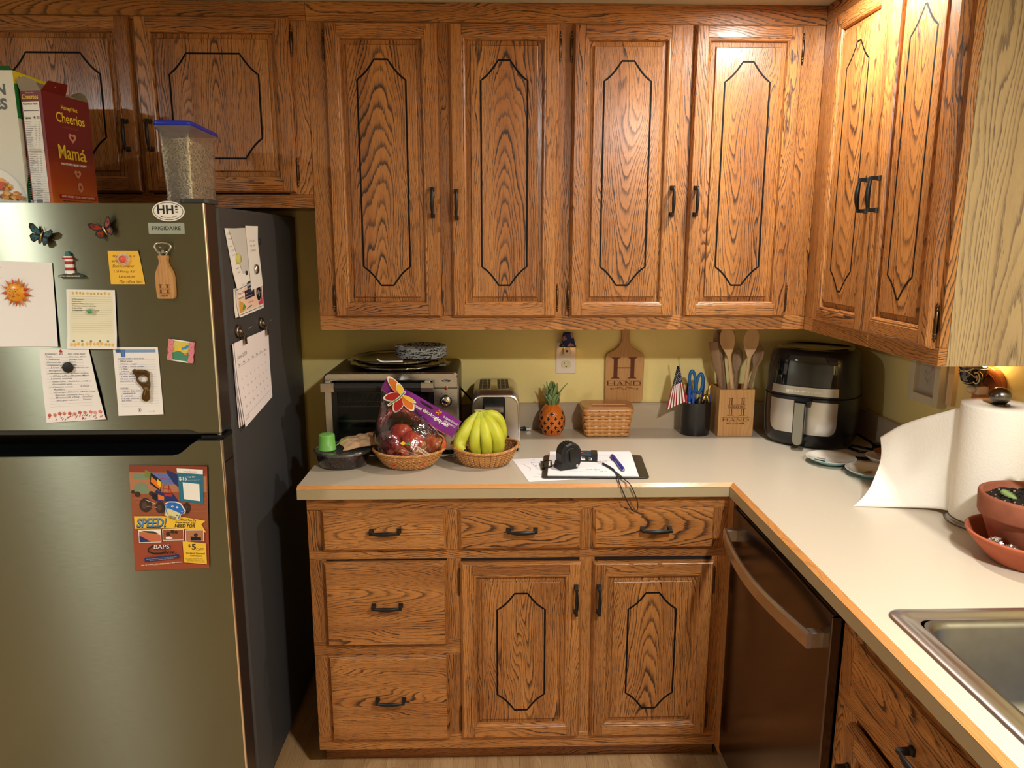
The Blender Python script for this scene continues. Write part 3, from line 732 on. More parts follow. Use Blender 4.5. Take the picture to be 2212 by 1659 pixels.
def a_list(A, W, H):
    A.rect(.006, .004, W - .006, H - .004, NOTEY, 6)
    flowers(A, .015, W - .015, H - .0085, [SAND], 11, .0036)
    flowers(A, .010, W - .008, .011, [SAND, M('art_gold', (240, 190, 110), .7)], 12, .0045, .006)
    flowers(A, .016, W - .020, .018, [SAGE], 5, .0032, .014, SAGE)
    for i in range(17): A.line([(.010, H - .0165 - i * .0051), (W * .5, H - .0163 - i * .0051), (W - .009, H - .0166 - i * .0051)], .00035, M('rule_grey', (150, 150, 130), .8), up=False)
    A.up()
    for i, (t, wd) in enumerate((('Queso', .028), ('Honey', .022), ('Jam  Mocha bar', .052), ('Mushroom soup', .055), ('Vanilla', .022), ('Cleaner   for House', .062))):
        A.text(t, .013, H - .0235 - i * .0052, w_=wd, h=.0036, mat=INK, shear=.3, up=False)
    A.up()
    for i in (2, 3, 5): A.line([(.012, H - .0215 - i * .0052), (.055, H - .0222 - i * .0052)], .0004, INK, up=False)
paper('note_paper', 'ivory lined shopping list with yellow flowers along its foot', 'note', [(-.4645, 1.461), (-.3535, 1.4595), (-.361, 1.3225), (-.4765, 1.3235)], a_list, lambda u, v: .0012 + .016 * max(0, .25 - v) + .006 * max(0, u - .8))
def a_groc(A, W, H):
    for i in range(20): A.line([(.012, H - .014 - i * .0065), (W - .02, H - .0136 - i * .0065)], .0003, M('rule_lilac', (168, 160, 176), .8), up=False)
    A.up()
    L1 = ('Freezer: BS', 'Team', '- Salmon', 'Butterfly chx', 'cheese of  potato', '- Liver & onions', 'Burgers', 'chicken potpie w sour cream', '- Chix alfredo noodle', 'Lemon scones', 'Poppy Cake - Bundt box and Bind', 'Pumpkin pie', 'Potato soup', 'Radish', 'Orange Glazed chx', 'Bacon cheese burger', 'Broccoli chix', 'Burger stove')
    for i, t in enumerate(L1):
        A.text(t, .014 + .0016 * i * .5, H - .0135 - i * .0065, w_=min(.095, .0042 * len(t)), h=.0038, mat=INK if i % 3 else M('ink_violet', (62, 56, 96), .8), shear=.3, up=False)
    for i, t in ((0, 'Last clean beef'), (1, '-Corn dogs 40 Kids'), (2, '(Judge chx'), (3, 'bacon'), (4, 'patty'), (5, 'w thumbprint cup'), (8, 'Pepper Steak'), (12, 'Salads -'), (14, 'Pork Chop -'), (16, 'Stuffed'), (17, 'Pepper')):
        A.text(t, W * (.56 if i < 9 else .68), H - .0128 - i * .0065, w_=min(.046, .0036 * len(t)), h=.0037, mat=INK, shear=.3, up=False)
    A.up()
    for i in (3, 4, 7, 12): A.line([(.014, H - .012 - i * .0065), (.05, H - .0123 - i * .0065)], .0005, INK, up=False)
    A.poly([(.050, H - .0065), (.055, H - .001), (.058, H - .003), (.060, H - .0075), (.055, H - .0095)], RED)
    flowers(A, .008, W - .008, .019, [PINKF, M('art_rose', (232, 160, 150), .7)], 11, .0052, .008, RED)
    rr_ = random.Random(3)
    for i in range(26):
        u = rr_.uniform(.006, W - .006); v = rr_.uniform(.004, .014); A.line([(u - .002, v - .002), (u + .002, v + .0025)], .0012, RED, up=False)
paper('note_paper', 'long curling meal list with red flower border and black magnet', 'note', [(-.5435, 1.3235), (-.428, 1.3215), (-.405, 1.153), (-.5465, 1.1445)], a_groc, lambda u, v: .0008 + .02 * max(0, u - .72) * (1 - abs(v - .45) * 1.4))
def a_rec(A, W, H):
    A.rect(.006, H - .013, W - .006, H - .0055, LBLUE); A.rect(.006, H - .013, .018, H - .0055, BLUE); A.rect(.0175, H - .0235, .028, H - .006, M('art_midblue', (70, 110, 176), .6))
    A.text('NOTES', .0255, H - .022, w_=.014, h=.0045, mat=LBLUE, ang=PI / 2)
    for i in range(20): A.line([(.009, H - .030 - i * .0059), (W - .008, H - .0298 - i * .0059)], .0003, M('rule_blue', (160, 172, 200), .8), up=False)
    A.up()
    for i, t in enumerate(('CHICKEN SWEET & SOUR SAUCE', '- 500ml water', '- 10 tbsp ~ sugar', '- 2 tbsp ~ white vinegar', '- 5 tbsp', '- 1/4 tsp', 'Boil for 10 min', '- 2 tbsp spoon starch in', '  1/2 cup water', '  mix into b', '', '', 'CHICKEN', '- cut to bite size', '- marinate in', '     1 tbsp', '  1/4 tsp baking', '  30 mins')):
        if t: A.text(t, .010, H - .0290 - i * .0059, w_=min(.062, .0026 * len(t)), h=.0034, mat=INKB, shear=.2, up=False)
    A.up()
    A.line(arc(W * .48, .0125, .0036, 0, 2 * PI, 14, .0046), .0006, INKB); A.rect(W * .48 - .0008, .010, W * .48 + .0008, .015, INKB)
    A.line([(W * .66, .0085), (W * .82, .0085)], .0004, INKG); A.line([(W * .79, .0105), (W * .82, .0085), (W * .79, .0065)], .0004, INKG)
paper('note_paper', 'lined recipe notepaper with blue header beneath the foot-shaped opener', 'note', [(-.3725, 1.3265), (-.268, 1.3265), (-.2685, 1.1645), (-.375, 1.161)], a_rec, lambda u, v: .0008 + .008 * max(0, .12 - v))

# racing flyer
def a_fly(A, W, H):
    R_ = SNAP; TEAL = M('art_teal', (40, 112, 140), .6); MUD = M('art_mud', (150, 84, 54), .6); MUD2 = M('art_mud2', (178, 120, 86), .6); TYRE = M('art_tyre', (56, 40, 34), .6); NAVY = M('art_navy', (36, 48, 104), .6)
    fx = lambda px: (px - 188) / 1045 * W     # from the enlarged view of the flyer
    fz = lambda pz: (1530 - pz) / 1370 * H
    Q = lambda pts: [(fx(a_), fz(b_)) for a_, b_ in pts]
    A.rect(0, fz(990), W, fz(500), MUD, 8); A.poly(Q([(188, 500), (188, 240), (830, 250), (1222, 290), (1222, 500)]), MUD2); A.rect(fx(188), fz(250), fx(1222), fz(160), M('art_rust2', (134, 62, 44), .6), 6)
    for i in range(9): A.line(Q([(200 + i * 20, 560 + i * 26), (700, 590 + i * 24), (1200, 560 + i * 28)]), .0008, MUD2 if i % 2 else SNAP, up=False)
    A.up()
    # far car
    A.poly(Q([(240, 265), (465, 275), (430, 340), (230, 330)]), SAGE); A.poly(Q([(400, 215), (480, 250), (470, 340), (390, 300)]), M('art_olive', (120, 130, 60), .6)); A.poly(Q([(225, 480), (250, 420), (330, 370), (410, 400), (450, 520), (330, 530)]), SAGE)
    for c_ in ((285, 530, 40), (470, 520, 34), (225, 500, 26)): A.disc(fx(c_[0]), fz(c_[1]), c_[2] / 1045 * W, TYRE, 14, up=False)
    A.up()
    # near car: wing, side boards, cage, nose
    A.poly(Q([(470, 250), (830, 270), (850, 400), (640, 400), (470, 260)]), M('art_wing', (96, 116, 176), .5)); A.poly(Q([(690, 215), (835, 270), (840, 440), (780, 390), (690, 260)]), NAVY)
    A.poly(Q([(475, 250), (610, 350), (600, 500), (455, 390)]), INKD); A.poly(Q([(480, 300), (600, 400), (590, 470), (470, 370)]), ORG_); A.poly(Q([(560, 330), (605, 370), (600, 440), (560, 410)]), YEL)
    A.line([(fx(600), fz(320)), (fx(740), fz(340)), (fx(720), fz(370))], .0015, RED)
    for P in (((620, 410), (690, 410)), ((710, 410), (700, 500)), ((640, 420), (620, 510)), ((700, 410), (750, 530)), ((620, 450), (740, 470))): A.line(Q(P), .0012, RED, up=False)
    A.up()
    A.poly(Q([(540, 470), (620, 510), (760, 520), (830, 620), (700, 620), (520, 620), (480, 560)]), NAVY); A.poly(Q([(560, 530), (640, 560), (640, 610), (560, 600)]), ORG_); A.poly(Q([(640, 520), (760, 530), (740, 560), (650, 550)]), RED); A.poly(Q([(480, 510), (545, 530), (540, 600), (480, 590)]), INKD)
    for x, z, a_, b_ in ((385, 670, 84, 92), (585, 700, 66, 78), (945, 710, 50, 72)): A.disc(fx(x), fz(z), a_ / 1045 * W, TYRE, 22, ry=b_ / 1370 * H); A.disc(fx(x - 14), fz(z + 4), a_ * .45 / 1045 * W, M('art_hub', (84, 62, 52), .6), 14, ry=b_ * .5 / 1370 * H)
    A.line(Q([(390, 600), (520, 650), (400, 690), (540, 700)]), .0012, WHT)
    # coupon, no code
    A.poly(Q([(826, 190), (1178, 200), (1172, 660), (856, 620)]), TEAL); A.poly(Q([(824, 190), (1178, 200), (1176, 262), (828, 245)]), WHT)
    A.text('LOCAL', fx(915), fz(240), w_=fx(985) - fx(915), h=.0036, mat=INKD); A.text('Flavor.com', fx(985), fz(240), w_=fx(1100) - fx(985), h=.0044, mat=RED, shear=.3)
    A.text('$15', fx(852), fz(345), w_=fx(958) - fx(852), h=.011, mat=WHT, bold=.01); A.text('reg. $30', fx(970), fz(305), w_=fx(1075) - fx(970), h=.0042, mat=WHT, bold=.01)
    A.text('for 2 adult general admission', fx(968), fz(330), w_=.030, h=.0017, mat=WHT); A.text('tickets for the 2024 season', fx(968), fz(350), w_=.028, h=.0017, mat=WHT)
    A.poly(Q([(900, 370), (1125, 390), (1130, 618), (912, 590)]), WHT)
    # yellow banner
    A.poly(Q([(222, 812), (640, 815), (900, 830), (1195, 882), (1138, 930), (1204, 1040), (900, 990), (600, 975), (225, 975)]), YEL)
    A.text('SPEED!', fx(250), fz(958), w_=fx(665) - fx(250), h=fz(830) - fz(958), mat=INKD, shear=.2, bold=.045); A.text('SPEED!', fx(255), fz(955), w_=fx(660) - fx(255), h=fz(835) - fz(955), mat=M('art_speedblue', (92, 140, 186), .5), shear=.2, bold=.02)
    A.text('We Want You To', fx(785), fz(872), w_=fx(1065) - fx(785), h=.0056, mat=INKD, shear=.15, bold=.02, ang=-.08); A.text('Experience The', fx(782), fz(905), w_=fx(1058) - fx(782), h=.0056, mat=INKD, shear=.15, bold=.02, ang=-.06); A.text('NEED FOR', fx(770), fz(965), w_=fx(1052) - fx(770), h=.0092, mat=INKD, shear=.15, bold=.03, ang=-.04)
    # three photos
    for x0, x1, z0, z1, k in ((272, 580, 985, 1160, 0), (600, 893, 985, 1138, 1), (915, 1172, 1000, 1155, 2)):
        A.rect(fx(x0), fz(z1), fx(x1), fz(z0), WHT); A.rect(fx(x0 + 8), fz(z1 - 8), fx(x1 - 8), fz(z0 + 8), (M('art_track', (196, 110, 78), .6), MUD, MUD2)[k])
        if k == 0: A.poly(Q([(280, 993), (572, 993), (572, 1060), (440, 1030), (280, 1010)]), WHT); A.poly(Q([(300, 1000), (480, 1010), (560, 1050), (400, 1030)]), M('art_treeline', (54, 64, 40), .6)); A.poly(Q([(280, 1060), (440, 1150), (280, 1152)]), NAVY)
        if k == 1:
            for c_ in ((680, 1050, 32), (790, 1030, 24), (740, 1020, 30)): A.disc(fx(c_[0]), fz(c_[1]), c_[2] / 1045 * W, TYRE, 12, up=False)
            A.up(); A.poly(Q([(640, 1090), (700, 1085), (740, 1110), (650, 1120)]), WHT)
        if k == 2: A.poly(Q([(985, 1090), (1130, 1100), (1135, 1146), (990, 1142)]), INKD); A.disc(fx(1060), fz(1070), .005, TYRE, 12)
    # logo
    A.line([(fx(a_), fz(b_)) for a_, b_ in ((470, 1195), (400, 1240), (400, 1280), (470, 1305), (570, 1305), (640, 1285))], .0035, INKD)
    for k in range(5): A.line(Q([(585 + k * 36, 1305), (610 + k * 36, 1285)]), .003, INKD, up=False)
    A.up(); A.text('BAPS', fx(468), fz(1245), w_=fx(692) - fx(468), h=.0105, mat=NAVY, bold=.05, shear=.1); A.text('BAPS', fx(472), fz(1242), w_=fx(688) - fx(472), h=.0100, mat=WHT, bold=.0, shear=.1)
    A.text('MOTOR SPEEDWAY', fx(468), fz(1265), w_=.038, h=.0026, mat=INKD)
    A.poly(Q([(336, 1360), (815, 1325), (818, 1375), (342, 1415)]), NAVY); A.text('We are a family friendly facility that offers racing action', fx(365), fz(1382), w_=.075, h=.0018, mat=WHT, ang=.06); A.text('every Saturday night from March-November', fx(410), fz(1398), w_=.060, h=.0018, mat=WHT, ang=.06)
    A.text('Kids 12 & Under FREE / FREE Parking  / FREE Camping', fx(288), fz(1460), w_=fx(868) - fx(288), h=.0030, mat=WHT, shear=.2, bold=.02, ang=.05)
    A.text('bapsmotorspeedway.com', fx(452), fz(1462), w_=.05, h=.0026, mat=SAND, shear=.2, ang=.05)
    A.poly(Q([(875, 1150), (1198, 1185), (1208, 1470), (888, 1435)]), YEL)
    A.text('$', fx(950), fz(1230), w_=.0062, h=.009, mat=INKD, bold=.02); A.text('5', fx(1000), fz(1268), w_=.0105, h=.0155, mat=INKD, bold=.04); A.text('OFF', fx(1065), fz(1282), w_=.0175, h=.0065, mat=INKD, bold=.01)
    A.text('Student General', fx(915), fz(1322), w_=.0475, h=.0052, mat=INKD, bold=.01, ang=-.06); A.text('Admission', fx(972), fz(1358), w_=.030, h=.0052, mat=INKD, bold=.01, ang=-.05)
    for k in range(4): A.text('MUST PRESENT COUPON. NOT VALID', fx(905 + 10 * k), fz(1385 + k * 16), w_=.044, h=.0015, mat=INKD, ang=-.05)
paper('racing_flyer', 'rust coloured racing flyer with yellow SPEED banner on the lower fridge door', 'flyer', [(-.363, 1.0385), (-.1745, 1.0345), (-.1895, .7715), (-.3735, .7655)], a_fly, lambda u, v: .0008 + .012 * (max(0, u - .5) ** 2) * (v if v > .5 else .5) + .006 * max(0, .1 - v), SNAP, nu=16, nv=16)

# ---- magnets on the doors
def mag(name, label, cat='magnet', group=None, loc=None): return thing(name, label, cat, loc)
def oval(cx, cz, rx, rz, y0, y1, mat, mb, n=40): mb.prism(arc(cx, cz, rx, 0, 2 * PI * (n - 1) / n, n - 1, rz), y1, y0, mat, 'xz')
mb = MB(); cx, cz = -.2165, 1.6375
oval(cx, cz, .0365, .0225, FY - .0004, FY - .0016, WHT, mb); A = Art(mb, mapXZ(0, FY - .0016, 0), .0002)
A.disc(cx, cz, .0335, INKD, 40, ry=.0197); A.disc(cx, cz, .0322, WHT, 40, ry=.0185)
for x in (cx - .0245, cx - .0045): A.rect(x, cz - .006, x + .0042, cz + .0135, INKD); A.rect(x + .0122, cz - .006, x + .0164, cz + .0135, INKD); A.rect(x + .003, cz + .0018, x + .0135, cz + .0055, INKD)
for k in range(6): A.rect(cx + .0165, cz - .006 + k * .0028, cx + .0215, cz - .0032 + k * .0028, INKD if k % 2 else WHT)
A.poly([(cx + .0150, cz + .0105), (cx + .0230, cz + .0105), (cx + .0205, cz + .0120), (cx + .019, cz + .0145), (cx + .0175, cz + .0120)], INKD)
for i, ch in enumerate('HILTON HEAD ISLAND'):
    t = -2.30 + i * (1.46 / 17); x = cx + .027 * math.cos(t); z = cz + .0155 * math.sin(t) - .0
    if ch != ' ': A.text(ch, x, z, w_=.0016, h=.0024, mat=INKD, bold=.02, ang=t + PI / 2, up=False)
tag(mb.build('oval_magnet'), 'white oval magnet with black HH lettering and tiny lighthouse', 'magnet')

def butterfly(cx, cz, s, rot_, wing, edge, label):
    t = thing('butterfly_magnet', label, 'magnet', (cx, FY, cz))
    ca, sa = math.cos(rot_), math.sin(rot_)
    def mp(lift): return lambda u, v, h: (cx + s * (u * ca - v * sa), FY - .004 - s * abs(u) * lift - h, cz + s * (u * sa + v * ca))
    for sg in (-1, 1):
        mb = MB(); A = Art(mb, mp(.45), 0)
        fw = [(0, .05), (.25, .45), (.75, .85), (1.0, .80), (.98, .45), (.70, .10), (.10, -.05)]; hw = [(.05, 0), (.65, .05), (.80, -.25), (.62, -.62), (.40, -.70), (.15, -.35)]
        for W_, inset in ((fw, .72), (hw, .68)):
            pts = [(sg * a_, b_) for a_, b_ in W_]; c_ = (sum(p[0] for p in pts) / len(pts), sum(p[1] for p in pts) / len(pts))
            A.poly(pts, edge); A.poly([(c_[0] + (a_ - c_[0]) * inset, c_[1] + (b_ - c_[1]) * inset) for a_, b_ in pts], wing); A.dh = .0002
            for p in pts[2:5]: A.line([c_, (c_[0] + (p[0] - c_[0]) * .7, c_[1] + (p[1] - c_[1]) * .7)], .035, edge, up=False)
            A.up()
        mb.build('wing', t, solid=.0008)
    mb = MB(); q = mp(0); mb.tube([q(0, .35, .001), q(0, .2, .0035), q(0, 0, .004), q(0, -.3, .003), q(0, -.5, .001)], [.0008, .0022, .0026, .0018, .0006], M('pewter_gold', (196, 176, 130), .3, .9), n=8)
    for sg in (-1, 1): mb.tube([q(0, .3, .001), q(sg * .12, .6, .002), q(sg * .28, .85, .002)], .0004, M('pewter_gold', ()), n=5)
    mb.build('body', t)
butterfly(-.504, 1.582, .0265, -.35, M('enamel_teal', (28, 92, 110), .2, coat=.6), INKD, 'teal blue butterfly magnet on the freezer door')
butterfly(-.3615, 1.597, .0265, .35, M('enamel_red', (150, 44, 26), .2, coat=.6), INKD, 'red and black butterfly magnet on the freezer door')

# lighthouse
t = thing('lighthouse_magnet', 'red and white striped lighthouse magnet on a dark rocky base', 'magnet', (-.449, FY, 1.52)); mb = MB(); cx = -.4495; y = FY - .0045
LR = M('enamel_brick', (168, 28, 34), .35)
prof = [(1.4965, .0098), (1.5045, .0094), (1.5115, .0090), (1.5185, .0086), (1.5255, .0083), (1.532, .0080)]
for i in range(5):
    (z0, w0), (z1, w1) = prof[i], prof[i + 1]; m_ = (WHT, LR)[i % 2]
    mb.loft([[Vector((cx - .0008 + a_ * w0, y - b_ * .0045, z0)) for a_, b_ in ((-1, -.9), (1, -.9), (1, .4), (.45, 1), (-.45, 1), (-1, .4))], [Vector((cx - .0012 + a_ * w1, y - b_ * .004, z1)) for a_, b_ in ((-1, -.9), (1, -.9), (1, .4), (.45, 1), (-.45, 1), (-1, .4))]], m_, smooth=False)
mb.build('tower', t)
mb = MB(); mb.prism([(cx - .0135, 1.5335), (cx + .0115, 1.5335), (cx + .0085, 1.5305), (cx - .0105, 1.5305)], FY - .010, FY - .001, LR, 'xz'); mb.build('gallery', t)
mb = MB(); mb.prism([(cx - .0085, 1.5338), (cx + .0065, 1.5338), (cx + .0065, 1.537), (cx - .0085, 1.537)], FY - .009, FY - .001, WHT, 'xz'); mb.prism([(cx - .006, 1.537), (cx + .004, 1.537), (cx + .004, 1.5435), (cx + .001, 1.5475), (cx - .003, 1.5475), (cx - .006, 1.5435)], FY - .008, FY - .001, M('verdigris', (54, 110, 108), .4), 'xz'); mb.build('lantern', t)
mb = MB(); pts = [(-.476, 1.4895), (-.4185, 1.4895), (-.4195, 1.494), (-.426, 1.4965), (-.434, 1.4995), (-.444, 1.498), (-.456, 1.4985), (-.466, 1.4955), (-.4755, 1.494)]
mb.prism(pts, FY - .008, FY - .0005, M('rock_green', (50, 60, 54), .7), 'xz'); A = Art(mb, mapXZ(0, FY - .008, 0), .0003); A.text('HILTON HEAD ISLAND,SC', -.4745, 1.4905, w_=.048, h=.0034, mat=WHT, bold=.02); mb.build('base', t)

# sun
t = thing('sun_magnet', 'orange smiling sun magnet on the white letter page', 'magnet', (-.576, FY, 1.454))
SUNO = M('sun_orange', (226, 126, 40), .35, noise=.3, nscale=120); SUNY = M('sun_yellow', (236, 164, 50), .3, noise=.2, nscale=90)
mb = MB(); cx, cz, y = -.5765, 1.4545, FY - .006
for k in range(13):
    a_ = .28 + k * 2 * PI / 13; r1 = .0335 if k % 2 else .0355; c_, s_ = math.cos(a_), math.sin(a_)
    tip = Vector((cx + r1 * c_, y - .001, cz + r1 * s_)); b1 = Vector((cx + .020 * math.cos(a_ - .25), y, cz + .020 * math.sin(a_ - .25))); b2 = Vector((cx + .020 * math.cos(a_ + .25), y, cz + .020 * math.sin(a_ + .25))); m_ = Vector((cx + .020 * c_, y - .005, cz + .020 * s_)); bk = Vector((cx + .022 * c_, y + .004, cz + .022 * s_))
    mb.add([tip, b1, b2, m_, bk], [(0, 1, 3), (0, 3, 2), (0, 4, 1), (0, 2, 4)], SUNO if k % 3 else M('sun_red', (206, 84, 44), .35))
mb.build('rays', t)
mb = MB(); mb.ball((cx, y, cz), .0218, SUNY, 28, 14, (1, .42, 1)); A = Art(mb, lambda u, v, h: (cx + u, y - .42 * math.sqrt(max(0, .0218 ** 2 - u * u - v * v)) - h, cz + v), .0003)
for sx in (-1, 1):
    A.line([(sx * .0075 - .0038 + i * .00095 - .002, .0065 + .0022 * math.sin(PI * i / 8)) for i in range(9)], .0008, M('sun_brow', (120, 64, 20), .5)); A.disc(sx * .0065 - .002, .0035, .0024, M('sun_lid', (236, 196, 110), .4), 12, ry=.0015); A.disc(sx * .0065 - .002, .0032, .0012, INKD, 10)
A.disc(-.002, -.0092, .0034, M('sun_lip', (186, 88, 50), .4), 14, ry=.0012); A.line([(-.0055, -.0088), (-.002, -.0095), (.0015, -.0088)], .0004, INKD)
for sx in (-1, 1): A.disc(sx * .0095 - .0015, -.0045, .0028, M('sun_cheek', (222, 120, 44), .4), 12)
mb.ball((cx - .002, y - .0095, cz - .0015), .0022, SUNY, 10, 8, (1, .9, 2.2)); mb.build('face', t)

def button_magnet(name, label, x, z, r, core, clear=True, y=FY - .0022, ht=.007):
    t = thing(name, label, 'magnet', (x, y, z)); prof = [(r * .95, 0), (r, .0012), (r * .93, ht * .35), (r * .66, ht * .6), (r * .72, ht * .9), (r * .6, ht), (.0002, ht)]
    mb = MB(); mb.T = TR((x, y, z)) @ Matrix.Rotation(PI / 2, 4, 'X'); mb.lathe(prof, (0, 0, 0), M('clear_acrylic', (250, 246, 240), .05, alpha=.28), n=28); mb.build('acrylic_body', t)
    mb = MB(); mb.T = TR((x, y, z)) @ Matrix.Rotation(PI / 2, 4, 'X'); mb.lathe([(r * .55, .0008), (r * .55, ht + .0004), (.0002, ht + .0004)], (0, 0, 0), core, n=24); mb.build('coloured_disc', t)
button_magnet('round_magnet', 'clear round magnet with salmon red centre on the sticky note', -.3265, 1.530, .0150, M('salmon', (228, 96, 72), .4))
button_magnet('round_magnet', 'clear round magnet with green centre on the ivory list', -.413, 1.411, .0095, M('leafgreen', (76, 160, 92), .4), y=FY - .0026)
mb = MB(); mb.T = TR((-.4795, FY - .0022, 1.279)) @ Matrix.Rotation(PI / 2, 4, 'X'); mb.lathe([(.0118, 0), (.0124, .001), (.0124, .0045), (.0116, .0055), (.0002, .0055)], (0, 0, 0), M('rubber_black', (30, 30, 32), .6), n=28)
tag(mb.build('round_magnet'), 'plain black round magnet on the meal list', 'magnet')

# wooden bottle-shaped opener
t = thing('bottle_opener', 'wooden bottle-shaped opener magnet with steel ring top', 'bottle opener', (-.233, FY, 1.49)); mb = MB(); cx = -.2332
half = [(.0095, 1.5385), (.0098, 1.533), (.0085, 1.529), (.0082, 1.524), (.010, 1.517), (.0150, 1.508), (.0190, 1.498), (.0205, 1.488), (.0202, 1.460), (.0192, 1.4445), (.0165, 1.4405)]
poly = [(cx + a_, b_) for a_, b_ in half] + [(cx - a_, b_) for a_, b_ in reversed(half)]
mb.prism(poly, FY - .016, FY - .001, BAMB, 'xz'); A = Art(mb, mapXZ(0, FY - .016, 0), .0004); BR = M('burnt_engraving', (104, 58, 26), .7)
def serifH(A, x, z, w_, h, mat, gap=None, thin=.10):
    s = w_ * .16
    for sx in (x + w_ * .17, x + w_ * .83):
        A.rect(sx - s / 2, z, sx + s / 2, z + h, mat)
        for zz, d in ((z, 1), (z + h, -1)): A.poly([(sx - w_ * .19, zz), (sx + w_ * .19, zz), (sx + w_ * .17, zz + d * h * .02), (sx + s / 2, zz + d * h * .09), (sx - s / 2, zz + d * h * .09), (sx - w_ * .17, zz + d * h * .02)], mat)
    A.rect(x + w_ * .2, z + h * .49, x + w_ * .8, z + h * .53, mat)
serifH(A, cx - .0135, 1.4535, .024, .020, BR); A.rect(cx - .0115, 1.4612, cx + .0105, 1.4652, BAMB); A.text('THERESA & MIKE', cx - .0115, 1.4620, w_=.022, h=.0024, mat=BR); A.rect(cx - .0145, 1.4520, cx + .0125, 1.4524, BR); A.text('HAND', cx - .0095, 1.4475, w_=.017, h=.0030, mat=BR, bold=.02); A.text('EST 6.14', cx - .008, 1.4450, w_=.014, h=.0018, mat=BR)
mb.build('wooden_body', t, bevel=.0018)
mb = MB(); P = [(-.0055, 1.5375), (-.009, 1.544), (-.0165, 1.553), (-.0185, 1.558), (-.0165, 1.5635), (-.010, 1.5665), (0, 1.5678), (.010, 1.5665), (.0165, 1.5635), (.0185, 1.558), (.0165, 1.553), (.009, 1.544), (.0055, 1.5375)]
mb.tube([(cx + a_, FY - .009, b_) for a_, b_ in P], .0021, CHROME, n=10); mb.tube([(cx - .0085, FY - .009, 1.5475), (cx - .005, FY - .009, 1.5445), (cx + .005, FY - .009, 1.5445), (cx + .0085, FY - .009, 1.5475)], .0016, CHROME, n=8); mb.box(cx - .003, FY - .0105, 1.5445, cx + .003, FY - .008, 1.5505, CHROME); mb.build('ring_opener', t)

# foot-shaped opener
t = thing('foot_opener', 'bronze foot-shaped bottle opener with palm tree over the recipe', 'bottle opener', (-.309, FY, 1.235)); BRZ = M('bronze', (112, 84, 48), .38, .8, noise=.3, nscale=200)
mb = MB(); y = FY - .0075; cx = -.3085
outer = [(-.0205, 1.2655), (-.0215, 1.2715), (-.017, 1.2755), (-.011, 1.2735), (-.008, 1.2745), (-.004, 1.2735), (0, 1.2742), (.004, 1.2728), (.008, 1.2732), (.0115, 1.2712), (.0145, 1.2705), (.0172, 1.267), (.0178, 1.262), (.0165, 1.2555), (.0165, 1.2475), (.0175, 1.240), (.0165, 1.232), (.0135, 1.224), (.0135, 1.215), (.0140, 1.206), (.0115, 1.2, ), (.0055, 1.1965), (-.001, 1.1985), (-.0050, 1.2040), (-.0045, 1.211), (-.0015, 1.218), (.0005, 1.225), (-.002, 1.232), (-.0085, 1.2385), (-.0135, 1.246), (-.0135, 1.253), (-.0145, 1.259)]
hole = [(a_, b_) for a_, b_ in arc(.0015, 1.2515, .0112, PI * .5, PI * 2.5, 31, .0098)]
# ring between outer outline and hole, walked by angle
import bisect
def resample(P, n):
    P = P + [P[0]]; d = [0]
    for a_, b_ in zip(P, P[1:]): d.append(d[-1] + math.hypot(a_[0] - b_[0], a_[1] - b_[1]))
    out = []
    for i in range(n):
        s = d[-1] * i / n; k = max(0, min(len(P) - 2, bisect.bisect_right(d, s) - 1)); u = (s - d[k]) / (d[k + 1] - d[k] or 1)
        out.append((P[k][0] + (P[k + 1][0] - P[k][0]) * u, P[k][1] + (P[k + 1][1] - P[k][1]) * u))
    return out
up_out = [p for p in outer if p[1] > 1.2375]
foot_low = [p for p in outer if p[1] <= 1.2385] ; foot_low = [(.0175, 1.240)] + [p for p in outer[16:28]] + [(-.0085, 1.2395)]
hc = (.0015, 1.2515)
ring_o = []; 
full = resample(outer[:16] + [(.0175, 1.240), (.006, 1.2385), (-.0085, 1.2385)] + outer[29:], 64)
full.sort(key=lambda p: math.atan2(p[1] - hc[1], p[0] - hc[0]))
inn = [(hc[0] + .0112 * math.cos(math.atan2(p[1] - hc[1], p[0] - hc[0])), max(1.2435, hc[1] + .0092 * math.sin(math.atan2(p[1] - hc[1], p[0] - hc[0])))) for p in full]
rings = [[Vector((cx + a_, yy, b_)) for a_, b_ in L_] for L_, yy in ((inn, y + .003), (full, y + .003), (full, y), ([(hc[0] + (a_ - hc[0]) * .95, hc[1] + (b_ - hc[1]) * .95) for a_, b_ in full], y - .0016), ([(hc[0] + (a_ - hc[0]) * 1.06, hc[1] + (b_ - hc[1]) * 1.06) for a_, b_ in inn], y - .0012), (inn, y), (inn, y + .003))]
mb.loft(rings, BRZ, caps=(False, False)); low = [(cx + a_, b_) for a_, b_ in foot_low]; mb.prism(low, y - .001, y + .003, BRZ, 'xz')
mb.build('body', t, bevel=.0006)
mb = MB(); A = Art(mb, mapXZ(0, y - .0012, 0), .0004); A.text('Hilton Head SC', cx - .011, 1.2645, w_=.024, h=.0034, mat=INKD, shear=.2, bold=.02)
GLD = M('pewter_gold', ())
A.line([(cx + .003, 1.213), (cx + .005, 1.222), (cx + .0075, 1.230)], .0011, GLD)
for a_ in (-.9, -.3, .3, 1.0, 2.3, 2.9, 3.6): A.line([(cx + .0075 + .0068 * k / 4 * math.cos(a_), 1.230 + .006 * k / 4 * math.sin(a_) - .0035 * (k / 4) ** 2) for k in range(5)], .0008, GLD, up=False)
mb.build('palm_relief', t)

